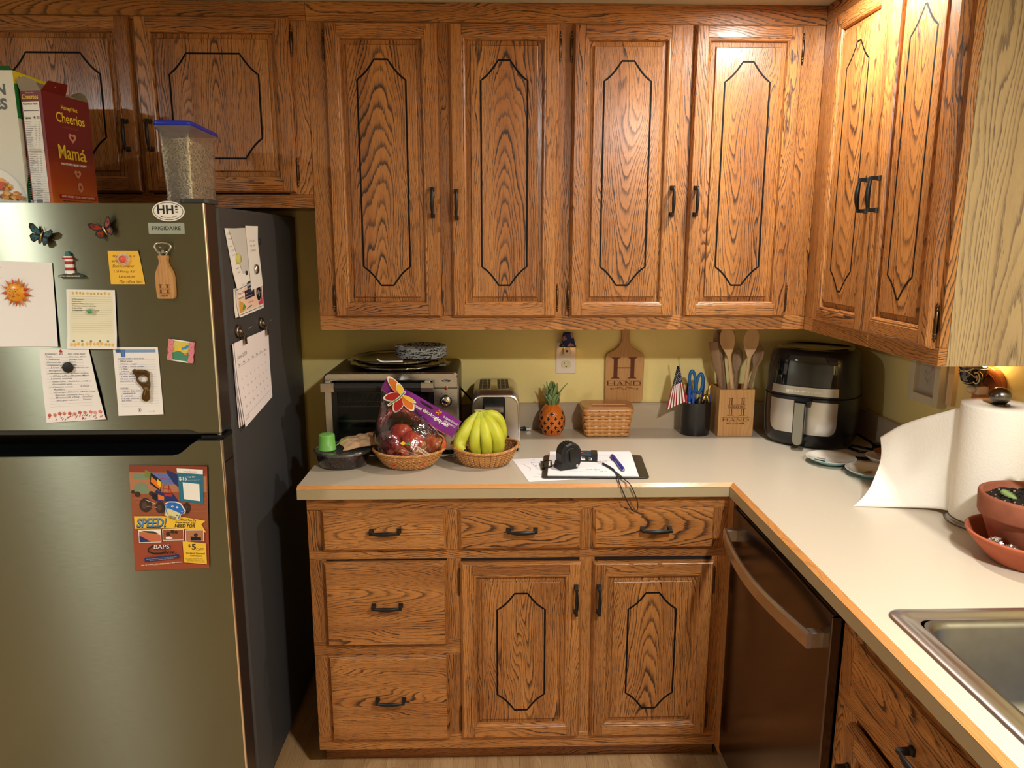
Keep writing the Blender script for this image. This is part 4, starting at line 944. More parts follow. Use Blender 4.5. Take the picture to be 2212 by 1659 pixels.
# pink quilt-like frame magnet
t = thing('picture_magnet', 'pink edged rectangular picture magnet with a cartoonlike garden scene', 'magnet', (-.213, FY, 1.317)); PK = M('clay_pink', (222, 140, 150), .5, noise=.15, nscale=400)
mb = MB(); mb.T = rot_about((-.2135, FY, 1.317), 'Y', .16)
mb.prism([(-.234, 1.293), (-.193, 1.293), (-.193, 1.341), (-.234, 1.341)], FY - .005, FY - .001, M('clay_sky', (214, 196, 90), .5), 'xz'); A = Art(mb, mapXZ(0, FY - .005, 0), .0003)
A.poly([(-.234, 1.293), (-.193, 1.293), (-.193, 1.318), (-.205, 1.312), (-.218, 1.318), (-.234, 1.310)], M('clay_green', (70, 140, 110), .5)); A.poly([(-.212, 1.320), (-.200, 1.325), (-.195, 1.332), (-.200, 1.334), (-.206, 1.329), (-.214, 1.324)], M('clay_blue', (70, 140, 190), .5)); A.disc(-.216, 1.321, .0045, YEL, 14); A.disc(-.202, 1.312, .003, M('clay_coral', (230, 130, 110), .5), 10); A.line([(-.232, 1.325), (-.228, 1.337), (-.221, 1.329)], .001, WHT)
mb.build('picture', t)
mb = MB(); mb.T = rot_about((-.2135, FY, 1.317), 'Y', .16)
for x0, x1 in ((-.243, -.232), (-.195, -.184)):
    P = [(x0 + (x1 - x0) * .5 + sgn * ((x1 - x0) * .5 + .0009 * math.sin(k * 1.6)), 1.2925 + .0495 * k / 9) for sgn, ks in ((1, range(10)), (-1, range(9, -1, -1))) for k in ks]
    mb.prism(P, FY - .008, FY - .001, PK, 'xz'); A = Art(mb, mapXZ(0, FY - .008, 0), .0003)
    for k in range(7): A.disc(x0 + .003 + (k % 2) * .004, 1.297 + k * .0065, .0011, M('clay_rose', (180, 84, 104), .5), 8, up=False)
mb.box(-.236, FY - .0065, 1.3395, -.191, FY - .001, 1.3425, WHT); mb.box(-.236, FY - .0065, 1.2915, -.191, FY - .001, 1.2945, WHT); mb.build('frame', t, bevel=.0008)

# shirt magnet on the flyer
t = thing('shirt_magnet', 'blue T-shirt shaped magnet pinned on the racing flyer', 'magnet', (-.263, FY, .93)); BLUM = M('enamel_blue', (30, 110, 200), .2, coat=.5)
mb = MB(); q = lambda px, pz: (-.363 + (px - 188) / 1045 * .186, 1.037 - (pz - 155) / 1370 * .268)
pts = [q(*p) for p in ((635, 640), (700, 612), (790, 615), (860, 640), (915, 740), (895, 775), (850, 780), (820, 850), (795, 855), (622, 790), (650, 700))]
mb.prism(pts, FY - .0090, FY - .0055, WHT, 'xz')
A = Art(mb, mapXZ(0, FY - .0090, 0), .0003); c_ = q(770, 720); A.poly([(c_[0] + (a_ - c_[0]) * .93, c_[1] + (b_ - c_[1]) * .93) for a_, b_ in pts], BLUM)
A.poly([q(*p) for p in ((680, 695), (842, 765), (795, 852), (632, 785))], M('enamel_cream', (222, 214, 160), .3)); A.text('CANCUN', *q(672, 800), w_=.020, h=.0045, mat=INKD, bold=.03, ang=-.42); A.text('MEXICO', *q(690, 825), w_=.013, h=.003, mat=INKD, bold=.02, ang=-.42)
for p, m_ in (((745, 675), WHT), ((808, 685), WHT), ((665, 660), LBLUE), ((870, 740), LBLUE)): A.disc(*q(*p), .003, m_, 12, ry=.0024)
A.disc(*q(750, 678), .0012, RED, 8); A.line([q(660, 740), q(675, 760), q(660, 780)], .001, GRN); A.disc(*q(800, 790), .003, BLUM, 10, ry=.0015)
mb.build('shirt', t, bevel=.0006)

# ---- on the right side of the fridge (x = FX1)
SX = FX1 - .0018 + .0004
mapS = lambda u, v, h: (SX + .0006 + h, u, v)      # u = world y, v = world z
def side_sheet(name, label, cat, quad, artfn=None, curl=None, mat=PAPER, parent=None, off=0, group=None):
    TL, TR_, BR, BL = [Vector((0, a_, b_)) for a_, b_ in quad]
    W = ((TR_ - TL).length + (BR - BL).length) / 2; H = ((BL - TL).length + (BR - TR_).length) / 2
    curl = curl or (lambda u, v: .0006)
    def S(u, v, h):
        s, tt = u / W, 1 - v / H; p = (TL * (1 - s) + TR_ * s) * (1 - tt) + (BL * (1 - s) + BR * s) * tt
        return Vector((SX + .0006 + off + curl(s, 1 - tt) + h, p.y, p.z))
    mb = MB(); mb.grid(lambda a_, b_: S(a_ * W, b_ * H, 0), 8, 10, mat); mb.grid(lambda a_, b_: S(a_ * W, (1 - b_) * H, -.0003), 8, 10, mat)
    if artfn: artfn(Art(mb, S, .0002, .00006, ([W * k / 8 for k in range(1, 8)], [H * k / 10 for k in range(1, 10)])), W, H)
    o = mb.build(name, parent)
    if parent is None: tag(o, label, cat, group)
    return o
def a_r1(A, W, H):
    A.text('GYM / ROOM', .012, H - .016, w_=.05, h=.005, mat=INKG, shear=.3); A.text('morning  drinks', .010, H - .027, w_=.085, h=.005, mat=INKG, shear=.3)
    for k, t_ in enumerate(('-ref', '1.12/4', '-1974', '', '- 1.8', 'refund', '-1.104', '', '', '- 6/12')):
        if t_: A.text(t_, .010 + k * .004, H - .045 - k * .0115, w_=.022, h=.004, mat=INKG, shear=.3, up=False)
side_sheet('paper_slip', 'white handwritten slip angled behind the yellow clear magnet', 'paper', [(-.716, 1.602), (-.568, 1.604), (-.560, 1.468), (-.664, 1.450)], a_r1, lambda u, v: .001 + .01 * max(0, .3 - v))
side_sheet('paper_slip', 'grey folded paper hanging between two white slips', 'paper', [(-.690, 1.6015), (-.505, 1.608), (-.556, 1.485), (-.600, 1.478)], None, lambda u, v: .0022, M('paper_grey', (206, 206, 204), .8))
def a_r2(A, W, H):
    for k, t_ in enumerate(('1.720', 'TB. 300', 'C/5/2022')): A.text(t_, W * .25, H - .042 - k * .013, w_=.045, h=.005, mat=INKG, shear=.3, up=False)
side_sheet('paper_slip', 'white slip with curled top corner under the silver magnet', 'paper', [(-.567, 1.611), (-.477, 1.612), (-.449, 1.448), (-.552, 1.441)], a_r2, lambda u, v: .0032 + .02 * max(0, v - .75) * max(0, u - .5) * 2)
def a_coup(A, W, H):
    PCH = M('art_peach', (238, 206, 184), .7)
    A.line([(.006, .006), (W - .006, .006), (W - .006, H - .006), (.006, H - .006)], .0018, INKD, closed=True); A.rect(.010, .010, W - .010, H - .010, PCH); A.rect(.012, H - .030, W * .3, H - .012, WHT)
    A.text('Pizza Deal', .014, H - .022, w_=W * .25, h=.007, mat=RED, bold=.02); A.text('TAKE OUT', .016, H - .034, w_=W * .18, h=.004, mat=INKD, bold=.02)
    A.poly([(.010, .010), (W * .26, .014), (W * .22, H * .42), (.02, H * .55)], M('art_dish', (214, 160, 70), .6)); A.poly([(W * .14, .016), (W * .3, .02), (W * .24, H * .4)], GRN); A.poly([(W * .3, .014), (W * .52, .018), (W * .50, H * .26), (W * .32, H * .2)], M('art_slate', (96, 96, 104), .6))
    A.rect(W * .30, H - .042, W * .66, H - .018, M('art_ink', (34, 34, 58), .6)); A.text('Open for lunch and dinner', W * .32, H - .028, w_=W * .3, h=.004, mat=WHT); A.text('seven days a week', W * .32, H - .037, w_=W * .24, h=.004, mat=WHT)
    A.poly([(W * .72, H - .012), (W - .010, H - .012), (W - .010, .012), (W * .80, .012), (W * .76, H * .5)], M('art_pink', (214, 60, 96), .6)); A.disc(W * .82, H * .52, .022, WHT, 24); A.disc(W * .82, H * .52, .0205, INKD, 24); A.line([(W * .77, H * .5), (W * .8, H * .62), (W * .84, H * .42), (W * .87, H * .55)], .002, WHT)
    A.line([(W * .42, H * .52), (W * .44, H * .36), (W * .50, H * .36), (W * .52, H * .52)], .0015, RED); A.text('FAMILY STYLE', W * .40, H * .33, w_=W * .2, h=.003, mat=RED)
side_sheet('coupon_card', 'restaurant coupon card in back, its lower edge curling out', 'coupon', [(-.682, 1.452), (-.50, 1.468), (-.49, 1.392), (-.690, 1.380)], None, lambda u, v: .0006 + .008 * max(0, .4 - v), M('paper_cream', (232, 226, 214), .8))
side_sheet('coupon_card', 'colourful food coupon card with black oval logo in front', 'coupon', [(-.672, 1.453), (-.452, 1.476), (-.451, 1.386), (-.668, 1.379)], a_coup, lambda u, v: .0022 + .012 * max(0, .4 - v) * (1 - u))
side_sheet('receipt_strip', 'narrow grey receipt strip dangling below the folded paper', 'receipt', [(-.588, 1.476), (-.545, 1.480), (-.548, 1.428), (-.580, 1.424)], lambda A, W, H: [A.rect(.004, H * .2 + k * .012, W - .004, H * .2 + .006 + k * .012, INK) for k in range(3)], lambda u, v: .0028, M('receipt_grey', (176, 176, 186), .8))
def disc_side(y, z, r, ht, mat, name, label, off=.004, parts=None):
    mb = MB(); mb.T = TR((SX + off, y, z)) @ Matrix.Rotation(PI / 2, 4, 'Y'); mb.lathe([(r, 0), (r, ht * .5), (r * .8, ht), (.0002, ht)], (0, 0, 0), mat, n=22); return tag(mb.build(name), label, 'magnet')
disc_side(-.506, 1.496, .0135, .007, STEEL, 'round_magnet', 'silver round magnet on the right white slip', .0042)
disc_side(-.640, 1.527, .0130, .007, M('clear_yellow', (226, 222, 120), .08, alpha=.6), 'round_magnet', 'clear yellow round magnet on the left white slip', .0025)
disc_side(-.584, 1.489, .0055, .004, M('rubber_black', ()), 'round_magnet', 'tiny black magnet on the grey folded paper', .0035)
disc_side(-.446, 1.570, .0085, .003, M('button_brown', (44, 36, 34), .4), 'round_magnet', 'small dark brown magnet alone beside the slips', .0006)
# calendar with two clip magnets
cal = thing('calendar', 'white June calendar page hanging by clips on the fridge side', 'calendar', (SX, -.57, 1.22))
def a_cal(A, W, H):
    A.text('June 2024', .014, H - .042, w_=.070, h=.013, mat=M('ink_soft', (96, 92, 98), .8))
    A.line([(.010, H - .062), (W - .012, H - .060)], .0006, INKG); A.line([(.012, .024), (W - .012, .026)], .0006, INKG)
    for k, d_ in enumerate(('Sun', 'Mon', 'Tue', 'Wed', 'Thu', 'Fri', 'Sat')): A.text(d_, .016 + k * (W - .03) / 7, H - .059, w_=.014, h=.0055, mat=INKG, up=False)
    A.up(); day = 1; col = 6; row = 0
    while day <= 30:
        A.text(str(day), .030 + col * (W - .04) / 7, H - .074 - row * .0235, w_=.004 if day < 10 else .007, h=.0048, mat=INKG, up=False); day += 1; col += 1
        if col == 7: col = 0; row += 1
    A.up()
    for r_ in range(1, 6): A.line([(.014, H - .064 - r_ * .0235), (W - .012, H - .062 - r_ * .0235)], .0002, M('rule_faint', (206, 200, 204), .8), up=False)
    A.text('calendarlabs', .012, .015, w_=.03, h=.003, mat=INKG)
CP = M('paper_calendar', (236, 228, 232), .8)
for k in range(3):
    side_sheet('back_page', '', '', [(-.725 - .002 * k, 1.318), (-.434, 1.322), (-.449, 1.128 - .001 * k), (-.716 + .004 * k, 1.100 + .003 * k)], None, lambda u, v, k=k: .0022 + .0012 * k + .006 * max(0, .5 - v) * (1 - u) * k, CP, cal)
side_sheet('page', '', '', [(-.7225, 1.320), (-.434, 1.3245), (-.447, 1.126), (-.700, 1.098)], a_cal, lambda u, v: .0062 + .022 * max(0, .55 - v) * (.6 - .3 * u), CP, cal)
def clip(y, z, label):
    t = thing('clip_magnet', label, 'magnet clip', (SX, y, z)); STD = M('aged_steel', (150, 140, 130), .25, 1.0)
    mb = MB(); mb.T = TR((SX + .0006, y, z)) @ Matrix.Rotation(PI / 2, 4, 'Y'); mb.lathe([(.0165, 0), (.0165, .004), (.0155, .0065), (.012, .007), (.0002, .007)], (0, 0, 0), STD, n=26); mb.lathe([(.006, .007), (.006, .010), (.0035, .010), (.0035, .007)], (0, 0, 0), STD, n=16); mb.build('magnet_disc', t)
    mb = MB(); y2 = y + .020
    mb.loft([[Vector((SX + xx, y2 + s * w_, zz)) for s, xx, zz in ((-1, x0, z + dz), (1, x0, z + dz), (1, x1, z + dz), (-1, x1, z + dz))] for x0, x1, w_, dz in ((.013, .0145, .009, -.036), (.0125, .014, .008, -.022), (.0125, .0145, .0055, -.012), (.022, .0235, .0045, .004), (.030, .0315, .007, .010))], STD, smooth=False)
    mb.loft([[Vector((SX + xx, y2 + s * w_, zz)) for s, xx, zz in ((-1, x0, z + dz), (1, x0, z + dz), (1, x1, z + dz), (-1, x1, z + dz))] for x0, x1, w_, dz in ((.0055, .0068, .009, -.036), (.004, .0055, .008, -.020), (.006, .0075, .007, -.006))], STD, smooth=False)
    mb.tube([(SX + .0105, y2 - .008, z - .013), (SX + .0105, y2 + .008, z - .013)], .0028, STD, n=10); mb.tube([(SX + .007, y, z), (SX + .009, y + .010, z - .006), (SX + .0105, y2, z - .013)], .002, STD, n=8); mb.build('spring_clip', t)
clip(-.672, 1.345, 'steel clip magnet at the left top of the calendar'); clip(-.482, 1.345, 'steel clip magnet at the right top of the calendar')
# ================================================================== on top of the fridge
TF = 1.6525
def box_faces(name, parent, c, size, rz, face_mats, artfn=None, bevel=0):
    pass
def local_T(x, y, z, rz=0, rx=0, ry=0): return TR((x, y, z)) @ Matrix.Rotation(rz, 4, 'Z') @ Matrix.Rotation(rx, 4, 'X') @ Matrix.Rotation(ry, 4, 'Y')
CARD = M('card_grey', (150, 140, 124), .8)
# maroon oat-ring cereal box: local front faces -y, x right; left side panel is white
T_ = local_T(-.546, -.700, TF, 1.406)
cb = thing('cereal_box', 'dark red cereal box with open flaps and yellow lettering on the fridge', 'cereal box', (-.546, -.700, TF))
MAR = M('box_maroon', (112, 30, 28), .35); MAR2 = M('box_rust', (160, 62, 26), .35); W_, D_, H_ = .160, .055, .268
def grad_box():
    m = M('box_gradient', (112, 30, 28), .35); nt = m.node_tree
    tc = nt.nodes.new('ShaderNodeTexCoord'); sp = nt.nodes.new('ShaderNodeSeparateXYZ'); mr = nt.nodes.new('ShaderNodeMapRange'); rp = nt.nodes.new('ShaderNodeValToRGB')
    nt.links.new(tc.outputs['Generated'], sp.inputs[0]); nt.links.new(sp.outputs[2], rp.inputs[0])
    rp.color_ramp.elements[0].position = 0; rp.color_ramp.elements[0].color = rgb(206, 110, 40); rp.color_ramp.elements[1].position = .55; rp.color_ramp.elements[1].color = rgb(112, 30, 30)
    e = rp.color_ramp.elements.new(.22); e.color = rgb(170, 70, 28)
    nt.links.new(rp.outputs[0], nt.nodes['Principled BSDF'].inputs['Base Color']); return m
GB = grad_box()
mb = MB(); mb.T = T_
mb.add([(0, 0, 0), (W_, 0, 0), (W_, 0, H_), (0, 0, H_), (0, D_, 0), (W_, D_, 0), (W_, D_, H_), (0, D_, H_)], [(0, 1, 2, 3), (1, 5, 6, 2), (5, 4, 7, 6), (4, 0, 3, 7), (0, 4, 5, 1)], GB)
mb.build('carton', cb)
mb = MB(); mb.T = T_; A = Art(mb, lambda u, v, h: (u, -h, v), .0004)
CY = M('cereal_yellow', (240, 206, 66), .4); CREAM = M('cereal_cream', (232, 212, 190), .5)
A.text('Honey Nut', .060, .236, w_=.056, h=.013, mat=CY, bold=.02); A.text('Cheerios', .040, .204, w_=.098, h=.024, mat=CY, bold=.012); A.text('LIMITED EDITION', .058, .192, w_=.052, h=.0035, mat=M('cereal_dim', (170, 90, 70), .5))
def heart(A, x, z, s, mat, hole, o=False):
    P = [(x + s * .062 * 16 * math.sin(t) ** 3, z + s * .062 * (13 * math.cos(t) - 5 * math.cos(2 * t) - 2 * math.cos(3 * t) - math.cos(4 * t))) for t in [2 * PI * k / 28 for k in range(28)]] if not o else [(x + s * .8 * math.cos(t), z + s * math.sin(t)) for t in [2 * PI * k / 28 for k in range(28)]]
    A.poly(P, mat); A.poly([(x + (a_ - x) * .42, z + (b_ - z) * .42) for a_, b_ in P], hole)
RING = M('cereal_ring', (206, 140, 110), .5)
heart(A, .088, .171, .0135, RING, MAR); A.text('Mam', .035, .117, w_=.070, h=.034, mat=CY, bold=.012); A.text('á', .107, .117, w_=.024, h=.030, mat=CY, bold=.012)
A.text('MAKES MY HEART HAPPY', .040, .103, w_=.088, h=.0052, mat=WHT, bold=.02); heart(A, .093, .084, .0120, RING, MAR2); heart(A, .097, .052, .0120, RING, MAR2, True)
A.rect(.022, .022, .152, .032, M('box_redband', (178, 40, 38), .4)); A.text('WHO MAKES YOUR HEART HAPPY?', .028, .0245, w_=.116, h=.0052, mat=CREAM, bold=.02)
for k in range(3): A.text('May Dad fall into fields laughing; Honey Nut Cheerios', .032 + .004 * k, .0155 - k * .0055, w_=.100, h=.0030, mat=INKD, bold=.02, up=False)
mb.build('front_print', cb)
mb = MB(); mb.T = T_; A = Art(mb, lambda u, v, h: (-h, D_ - u, v), .0004)
A.text('Cheerios', .004, .249, w_=.042, h=.011, mat=CY, bold=.01); A.text('Honey Nut', .014, .262, w_=.022, h=.004, mat=CREAM)
A.rect(.003, .004, .047, .243, WHT); A.text('Nutrition Facts', .005, .236, w_=.038, h=.0045, mat=INKD, bold=.03); A.rect(.005, .222, .045, .2235, INKD); A.text('Calories   140  210', .005, .204, w_=.039, h=.0062, mat=INKD, bold=.02)
r4 = random.Random(8)
for k in range(46):
    z = .198 - k * .0041
    if k in (16, 17): A.rect(.005, z, .045, z + .0010, INKD); continue
    A.rect(.005, z, .005 + r4.uniform(.014, .026), z + .0009, INKG, 1)
    if k < 30: A.rect(.030 + r4.uniform(0, .002), z, .034, z + .0009, INKG); A.rect(.040, z, .044, z + .0009, INKG)
    else: A.rect(.026, z, .005 + r4.uniform(.030, .039), z + .0009, INKG)
A.disc(.010, .012, .0042, M('logo_navy', (30, 40, 90), .5), 16); A.text('G', .0082, .0095, w_=.0036, h=.0055, mat=WHT, bold=.03); A.rect(.024, .006, .040, .017, INKG)
mb.build('side_print', cb)
mb = MB(); mb.T = T_
def flap(pts, m1): mb.add(pts, [tuple(range(len(pts)))], m1); mb.add([(p[0] + .0004, p[1] + .0004, p[2] + .0002) for p in pts][::-1], [tuple(range(len(pts)))], CARD)
flap([(0, 0, H_), (W_ * .50, 0, H_), (W_ * .52, -.004, H_ + .018), (W_ * .46, -.014, H_ + .026), (.012, -.012, H_ + .024)], GB if False else MAR)
flap([(W_ * .50, 0, H_), (W_, 0, H_), (W_ - .004, .016, H_ + .006), (W_ * .56, .010, H_ + .008)], MAR)
flap([(0, D_, H_), (0, .0, H_), (-.012, .004, H_ + .020), (-.018, .024, H_ + .028), (-.012, D_ - .004, H_ + .024)], CARD)
flap([(W_, 0, H_), (W_, D_, H_), (W_ + .006, D_ - .006, H_ + .022), (W_ + .003, .02, H_ + .026), (W_ + .002, .006, H_ + .016)], CARD)
flap([(0, D_, H_), (W_, D_, H_), (W_ - .01, D_ + .008, H_ + .030), (.01, D_ + .008, H_ + .034)], CARD)
mb.build('open_flaps', cb)

# corn flakes box, cut by the left edge of the view; no mascot
T_ = local_T(-.845, -.700, TF, 0)
cf = thing('cereal_box', 'white corn flakes box with green side and yellow top stripe', 'cereal box', (-.845, -.700, TF)); W_, D_, H_ = .238, .190, .312
CFW = M('carton_white', (222, 222, 210), .65); CFG = M('carton_green', (40, 132, 66), .4); CFD = M('carton_darkgreen', (28, 96, 48), .65)
mb = MB(); mb.T = T_; mb.box(0, 0, 0, W_, D_, H_, CFW); mb.build('carton', cf)
mb = MB(); mb.T = T_; A = Art(mb, lambda u, v, h: (u, -h, v), .0004)
A.text('CORN', .132, .258, w_=.085, h=.026, mat=M('carton_grey', (84, 88, 88), .5), bold=.04); A.text('FLAKES', .112, .224, w_=.105, h=.026, mat=M('carton_grey', ()), bold=.04)
A.text('Kelloggs', .150, .292, w_=.05, h=.010, mat=M('carton_red', (206, 90, 70), .5), shear=.3)
A.poly(arc(.13, .02, .105, 0, PI, 24, .080), M('bowl_white', (206, 210, 206), .4)); A.poly(arc(.13, .030, .096, 0, PI, 24, .068), WHT)
FL = [M('flake_a', (222, 150, 70), .6), M('flake_b', (236, 180, 100), .6), M('flake_c', (204, 124, 54), .6)]
for k in range(70):
    x = r4.uniform(.045, W_ - .008); z = r4.uniform(.020, .022 + .056 * math.sqrt(max(0, 1 - ((x - .12) / .1) ** 2))); n_ = r4.randint(5, 7); a0 = r4.random() * 6
    A.poly([(min(W_ - .002, x + r4.uniform(.005, .010) * math.cos(a0 + i * 2 * PI / n_)), z + r4.uniform(.003, .007) * math.sin(a0 + i * 2 * PI / n_)) for i in range(n_)], FL[k % 3])
A.poly([(.165, .048), (.178, .060), (.195, .056), (.188, .042), (.172, .038)], M('berry', (210, 80, 56), .5)); A.rect(.04, 0, W_ - .03, .012, M('bowl_shade', (190, 196, 194), .5))
A.poly([(.06, .085), (.16, .085), (.150, .12), (.128, .155), (.108, .16), (.06, .12)], CFG)
mb.build('front_print', cf)
mb = MB(); mb.T = T_; A = Art(mb, lambda u, v, h: (W_ + h, u, v), .0004)
A.rect(0, .284, D_, H_, M('carton_yellow', (236, 220, 44), .4)); A.text('FAMILY SIZE', .040, .2905, w_=.110, h=.014, mat=M('carton_redink', (196, 40, 36), .5), bold=.04)
A.rect(0, .205, D_, .284, CFG); A.rect(.05, .17, D_, .21, CFD); A.poly([(.0, 0), (D_, 0), (D_, .17), (.060, .17), (.030, .12), (.004, .05)], CFD); A.poly([(.012, .120), (.020, .150), (.045, .168), (.055, .165), (.052, .125), (.018, .105)], M('carton_redink', ())); A.text('150', .012, .010, w_=.018, h=.010, mat=WHT)
mb.build('side_print', cf)
mb = MB(); mb.T = T_; mb.add([(0, 0, H_ + .0004), (W_, 0, H_ + .0004), (W_, D_, H_ + .0004), (0, D_, H_ + .0004)], [(0, 1, 2, 3)], CFW); mb.add([(0, 0, H_), (W_, 0, H_), (W_ - .01, .01, H_ + .012), (.01, .01, H_ + .012)], [(0, 1, 2, 3)], CFD); mb.build('top_flap', cf)

# storage container with lid
sc_ = thing('cereal_container', 'clear tapered container of ring cereal with blue lid on the fridge', 'container', (-.252, -.594, TF)); T_ = local_T(-.252, -.594, TF, .06)
def rr3(w_, d, r, z): return [Vector((a_, b_, z)) for a_, b_ in rrect(-w_ / 2, -d / 2, w_ / 2, d / 2, r, 4)]
CLR = film('milky_plastic', (255, 255, 255), .03, .15, 0, 40, 1.0, .11, (224, 220, 222))
mb = MB(); mb.T = T_
mb.loft([rr3(.062, .188, .008, 0), rr3(.072, .204, .008, .168), rr3(.074, .206, .008, .178), rr3(.086, .218, .008, .185), rr3(.087, .220, .008, .194)], CLR, caps=(True, False)); mb.build('tub', sc_)
mb = MB(); mb.T = T_; mb.loft([rr3(.082, .214, .01, .1905), rr3(.089, .223, .01, .1905), rr3(.089, .223, .01, .1990), rr3(.084, .218, .01, .2015)], M('lid_blue', (34, 54, 190), .3)); mb.build('lid', sc_)
def torus(mb, c, R, r, rot_, mat, heartf=False, n=10, m=5):
    rings = []
    for i in range(n):
        t = 2 * PI * i / n
        if heartf: cx_ = R * .075 * 16 * math.sin(t) ** 3; cy_ = R * .075 * (13 * math.cos(t) - 5 * math.cos(2 * t) - 2 * math.cos(3 * t) - math.cos(4 * t))
        else: cx_, cy_ = R * math.cos(t), R * math.sin(t)
        d = Vector((cx_, cy_, 0)).normalized() if abs(cx_) + abs(cy_) > 1e-9 else Vector((1, 0, 0))
        rings.append([Vector(c) + rot_ @ (Vector((cx_, cy_, 0)) + d * (r * math.cos(2 * PI * j / m)) + Vector((0, 0, r * math.sin(2 * PI * j / m)))) for j in range(m)])
    rings.append(rings[0]); mb.loft(rings, mat, caps=(False, False))
mb = MB(); mb.T = T_; OATS = [M('oat_a', (240, 226, 194), .8), M('oat_b', (224, 206, 168), .8)]
rr_ = random.Random(21)
from mathutils import Euler
def cereal(x, y, z, side):
    e = Euler((rr_.uniform(-.9, .9) + (PI / 2 if side in 'fb' else 0), rr_.uniform(-.9, .9) + (PI / 2 if side in 'lr' else 0), rr_.uniform(0, 6))).to_matrix()
    torus(mb, (x, y, z), .0046, .0019, e, OATS[rr_.randint(0, 1)], rr_.random() < .4)
z = .004
while z < .164:
    k = z / .168; w_, d = .062 + .010 * k, .188 + .016 * k
    for side, L_ in (('f', w_), ('r', d), ('l', d)):
        u = -L_ / 2 + .007
        while u < L_ / 2 - .005:
            j = rr_.uniform(-.002, .002)
            if side == 'f': cereal(u + j, -d / 2 + .0085, z + rr_.uniform(-.003, .003), side)
            elif side == 'r': cereal(w_ / 2 - .0085, u + j, z + rr_.uniform(-.003, .003), side)
            else: cereal(-w_ / 2 + .0085, u + j, z + rr_.uniform(-.003, .003), side)
            u += .0098
    z += .0085
mb.loft([rr3(.062 - .024, .188 - .024, .004, .003), rr3(.072 - .024, .204 - .024, .004, .164)], M('oat_core', (168, 154, 130), .9))
o_ = mb.build('cereal_pieces', sc_, kind='stuff')

# ================================================================== toaster oven
ov = thing('toaster_oven', 'chrome-faced toaster oven with glass door and black sides', 'toaster oven', (.205, -.22, ZT))
X0, X1, Y0, Y1, Z0, Z1 = .000, .411, -.336, -.048, .928, 1.175
OVS = M('oven_black', (30, 29, 27), .3, .6); OVF = brushed('oven_front', (202, 198, 190), .26, .3)
mb = MB()
def rrz(x0, z0, x1, z1, r, y, n=5): return [Vector((a_, y, b_)) for a_, b_ in rrect(x0, z0, x1, z1, r, n)]
mb.loft([rrz(X0, Z0, X1, Z1, .016, Y0 + .012), rrz(X0 + .002, Z0, X1 - .002, Z1, .016, Y1)], OVS, caps=(False, True))
mb.box(X0 + .02, Y0 + .05, Z1 - .001, X1 - .02, Y1 - .02, Z1 + .0006, M('oven_top', (40, 34, 28), .35, .5))
mb.build('housing', ov)
mb = MB(); DX0, DX1, DZ0, DZ1 = .018, .336, .942, 1.152
fr_o = rrz(X0, Z0, X1, Z1, .016, Y0); fr_o2 = rrz(X0 - .0015, Z0 - .001, X1 + .0015, Z1 + .001, .017, Y0 + .006); fr_b = rrz(X0, Z0, X1, Z1, .016, Y0 + .014)
ins = rrz(DX0, DZ0, DX1, DZ1, .014, Y0)
def lp(a_, b_): mb.loft([a_, b_], OVF, caps=(False, False), smooth=False, grain='x')
lp(fr_b, fr_o2); lp(fr_o2, rrz(X0 + .003, Z0 + .003, X1 - .003, Z1 - .003, .014, Y0)); lp(rrz(X0 + .003, Z0 + .003, X1 - .003, Z1 - .003, .014, Y0), ins); lp(ins, rrz(DX0, DZ0, DX1, DZ1, .014, Y0 + .03))
mb.build('front_panel', ov)
mb = MB(); INK_ = M('oven_inside', (96, 94, 78), .4, .5)
mb.add([(DX0, Y0 + .03, DZ0), (DX1, Y0 + .03, DZ0), (DX1, Y0 + .03, DZ1), (DX0, Y0 + .03, DZ1), (DX0, Y1 - .01, DZ0), (DX1, Y1 - .01, DZ0), (DX1, Y1 - .01, DZ1), (DX0, Y1 - .01, DZ1)], [(4, 5, 6, 7), (0, 4, 7, 3), (1, 2, 6, 5), (0, 1, 5, 4), (3, 7, 6, 2)], INK_)
mb.build('cavity', ov)
mb = MB()
for k in range(22): x = DX0 + .012 + k * .0138; mb.tube([(x, Y0 + .045, 1.062), (x, Y1 - .03, 1.062)], .0011, STEEL, n=6)
for y in (Y0 + .045, Y1 - .03, Y0 + .12): mb.tube([(DX0 + .004, y, 1.0605), (DX1 - .004, y, 1.0605)], .0017, STEEL, n=6)
mb.build('wire_rack', ov)
mb = MB(); mb.box(DX0 + .01, Y0 + .04, 1.010, DX1 - .01, Y1 - .03, 1.0125, M('tray_dark', (70, 66, 60), .35, .7)); mb.box(DX0 + .01, Y0 + .04, 1.010, DX1 - .01, Y0 + .043, 1.018, STEEL); mb.build('baking_tray', ov)
mb = MB(); mb.prism(rrect(DX0 + .001, DZ0 + .001, DX1 - .001, DZ1 - .003, .012), Y0 + .003, Y0 + .008, M('door_glass', (20, 22, 20), .04, alpha=.38), 'xz')
fl_ = M('door_frame_black', (14, 14, 14), .25)
for (a_, b_, c_, d_) in ((DX0 + .001, DZ0 + .001, DX0 + .020, DZ1 - .003), (DX1 - .018, DZ0 + .001, DX1 - .001, DZ1 - .003), (DX0 + .001, DZ1 - .035, DX1 - .001, DZ1 - .003), (DX0 + .001, DZ0 + .001, DX1 - .001, DZ0 + .016)): mb.box(a_, Y0 + .0015, b_, c_, Y0 + .009, d_, fl_)
for x0_, x1_ in ((X0 + .002, DX0 + .002), ): mb.box(x0_, Y0 - .003, DZ0, x1_ + .002, Y0 + .001, DZ1 - .02, SSV)
dr = mb.build('glass_door', ov)
mb = MB(); hz = 1.136
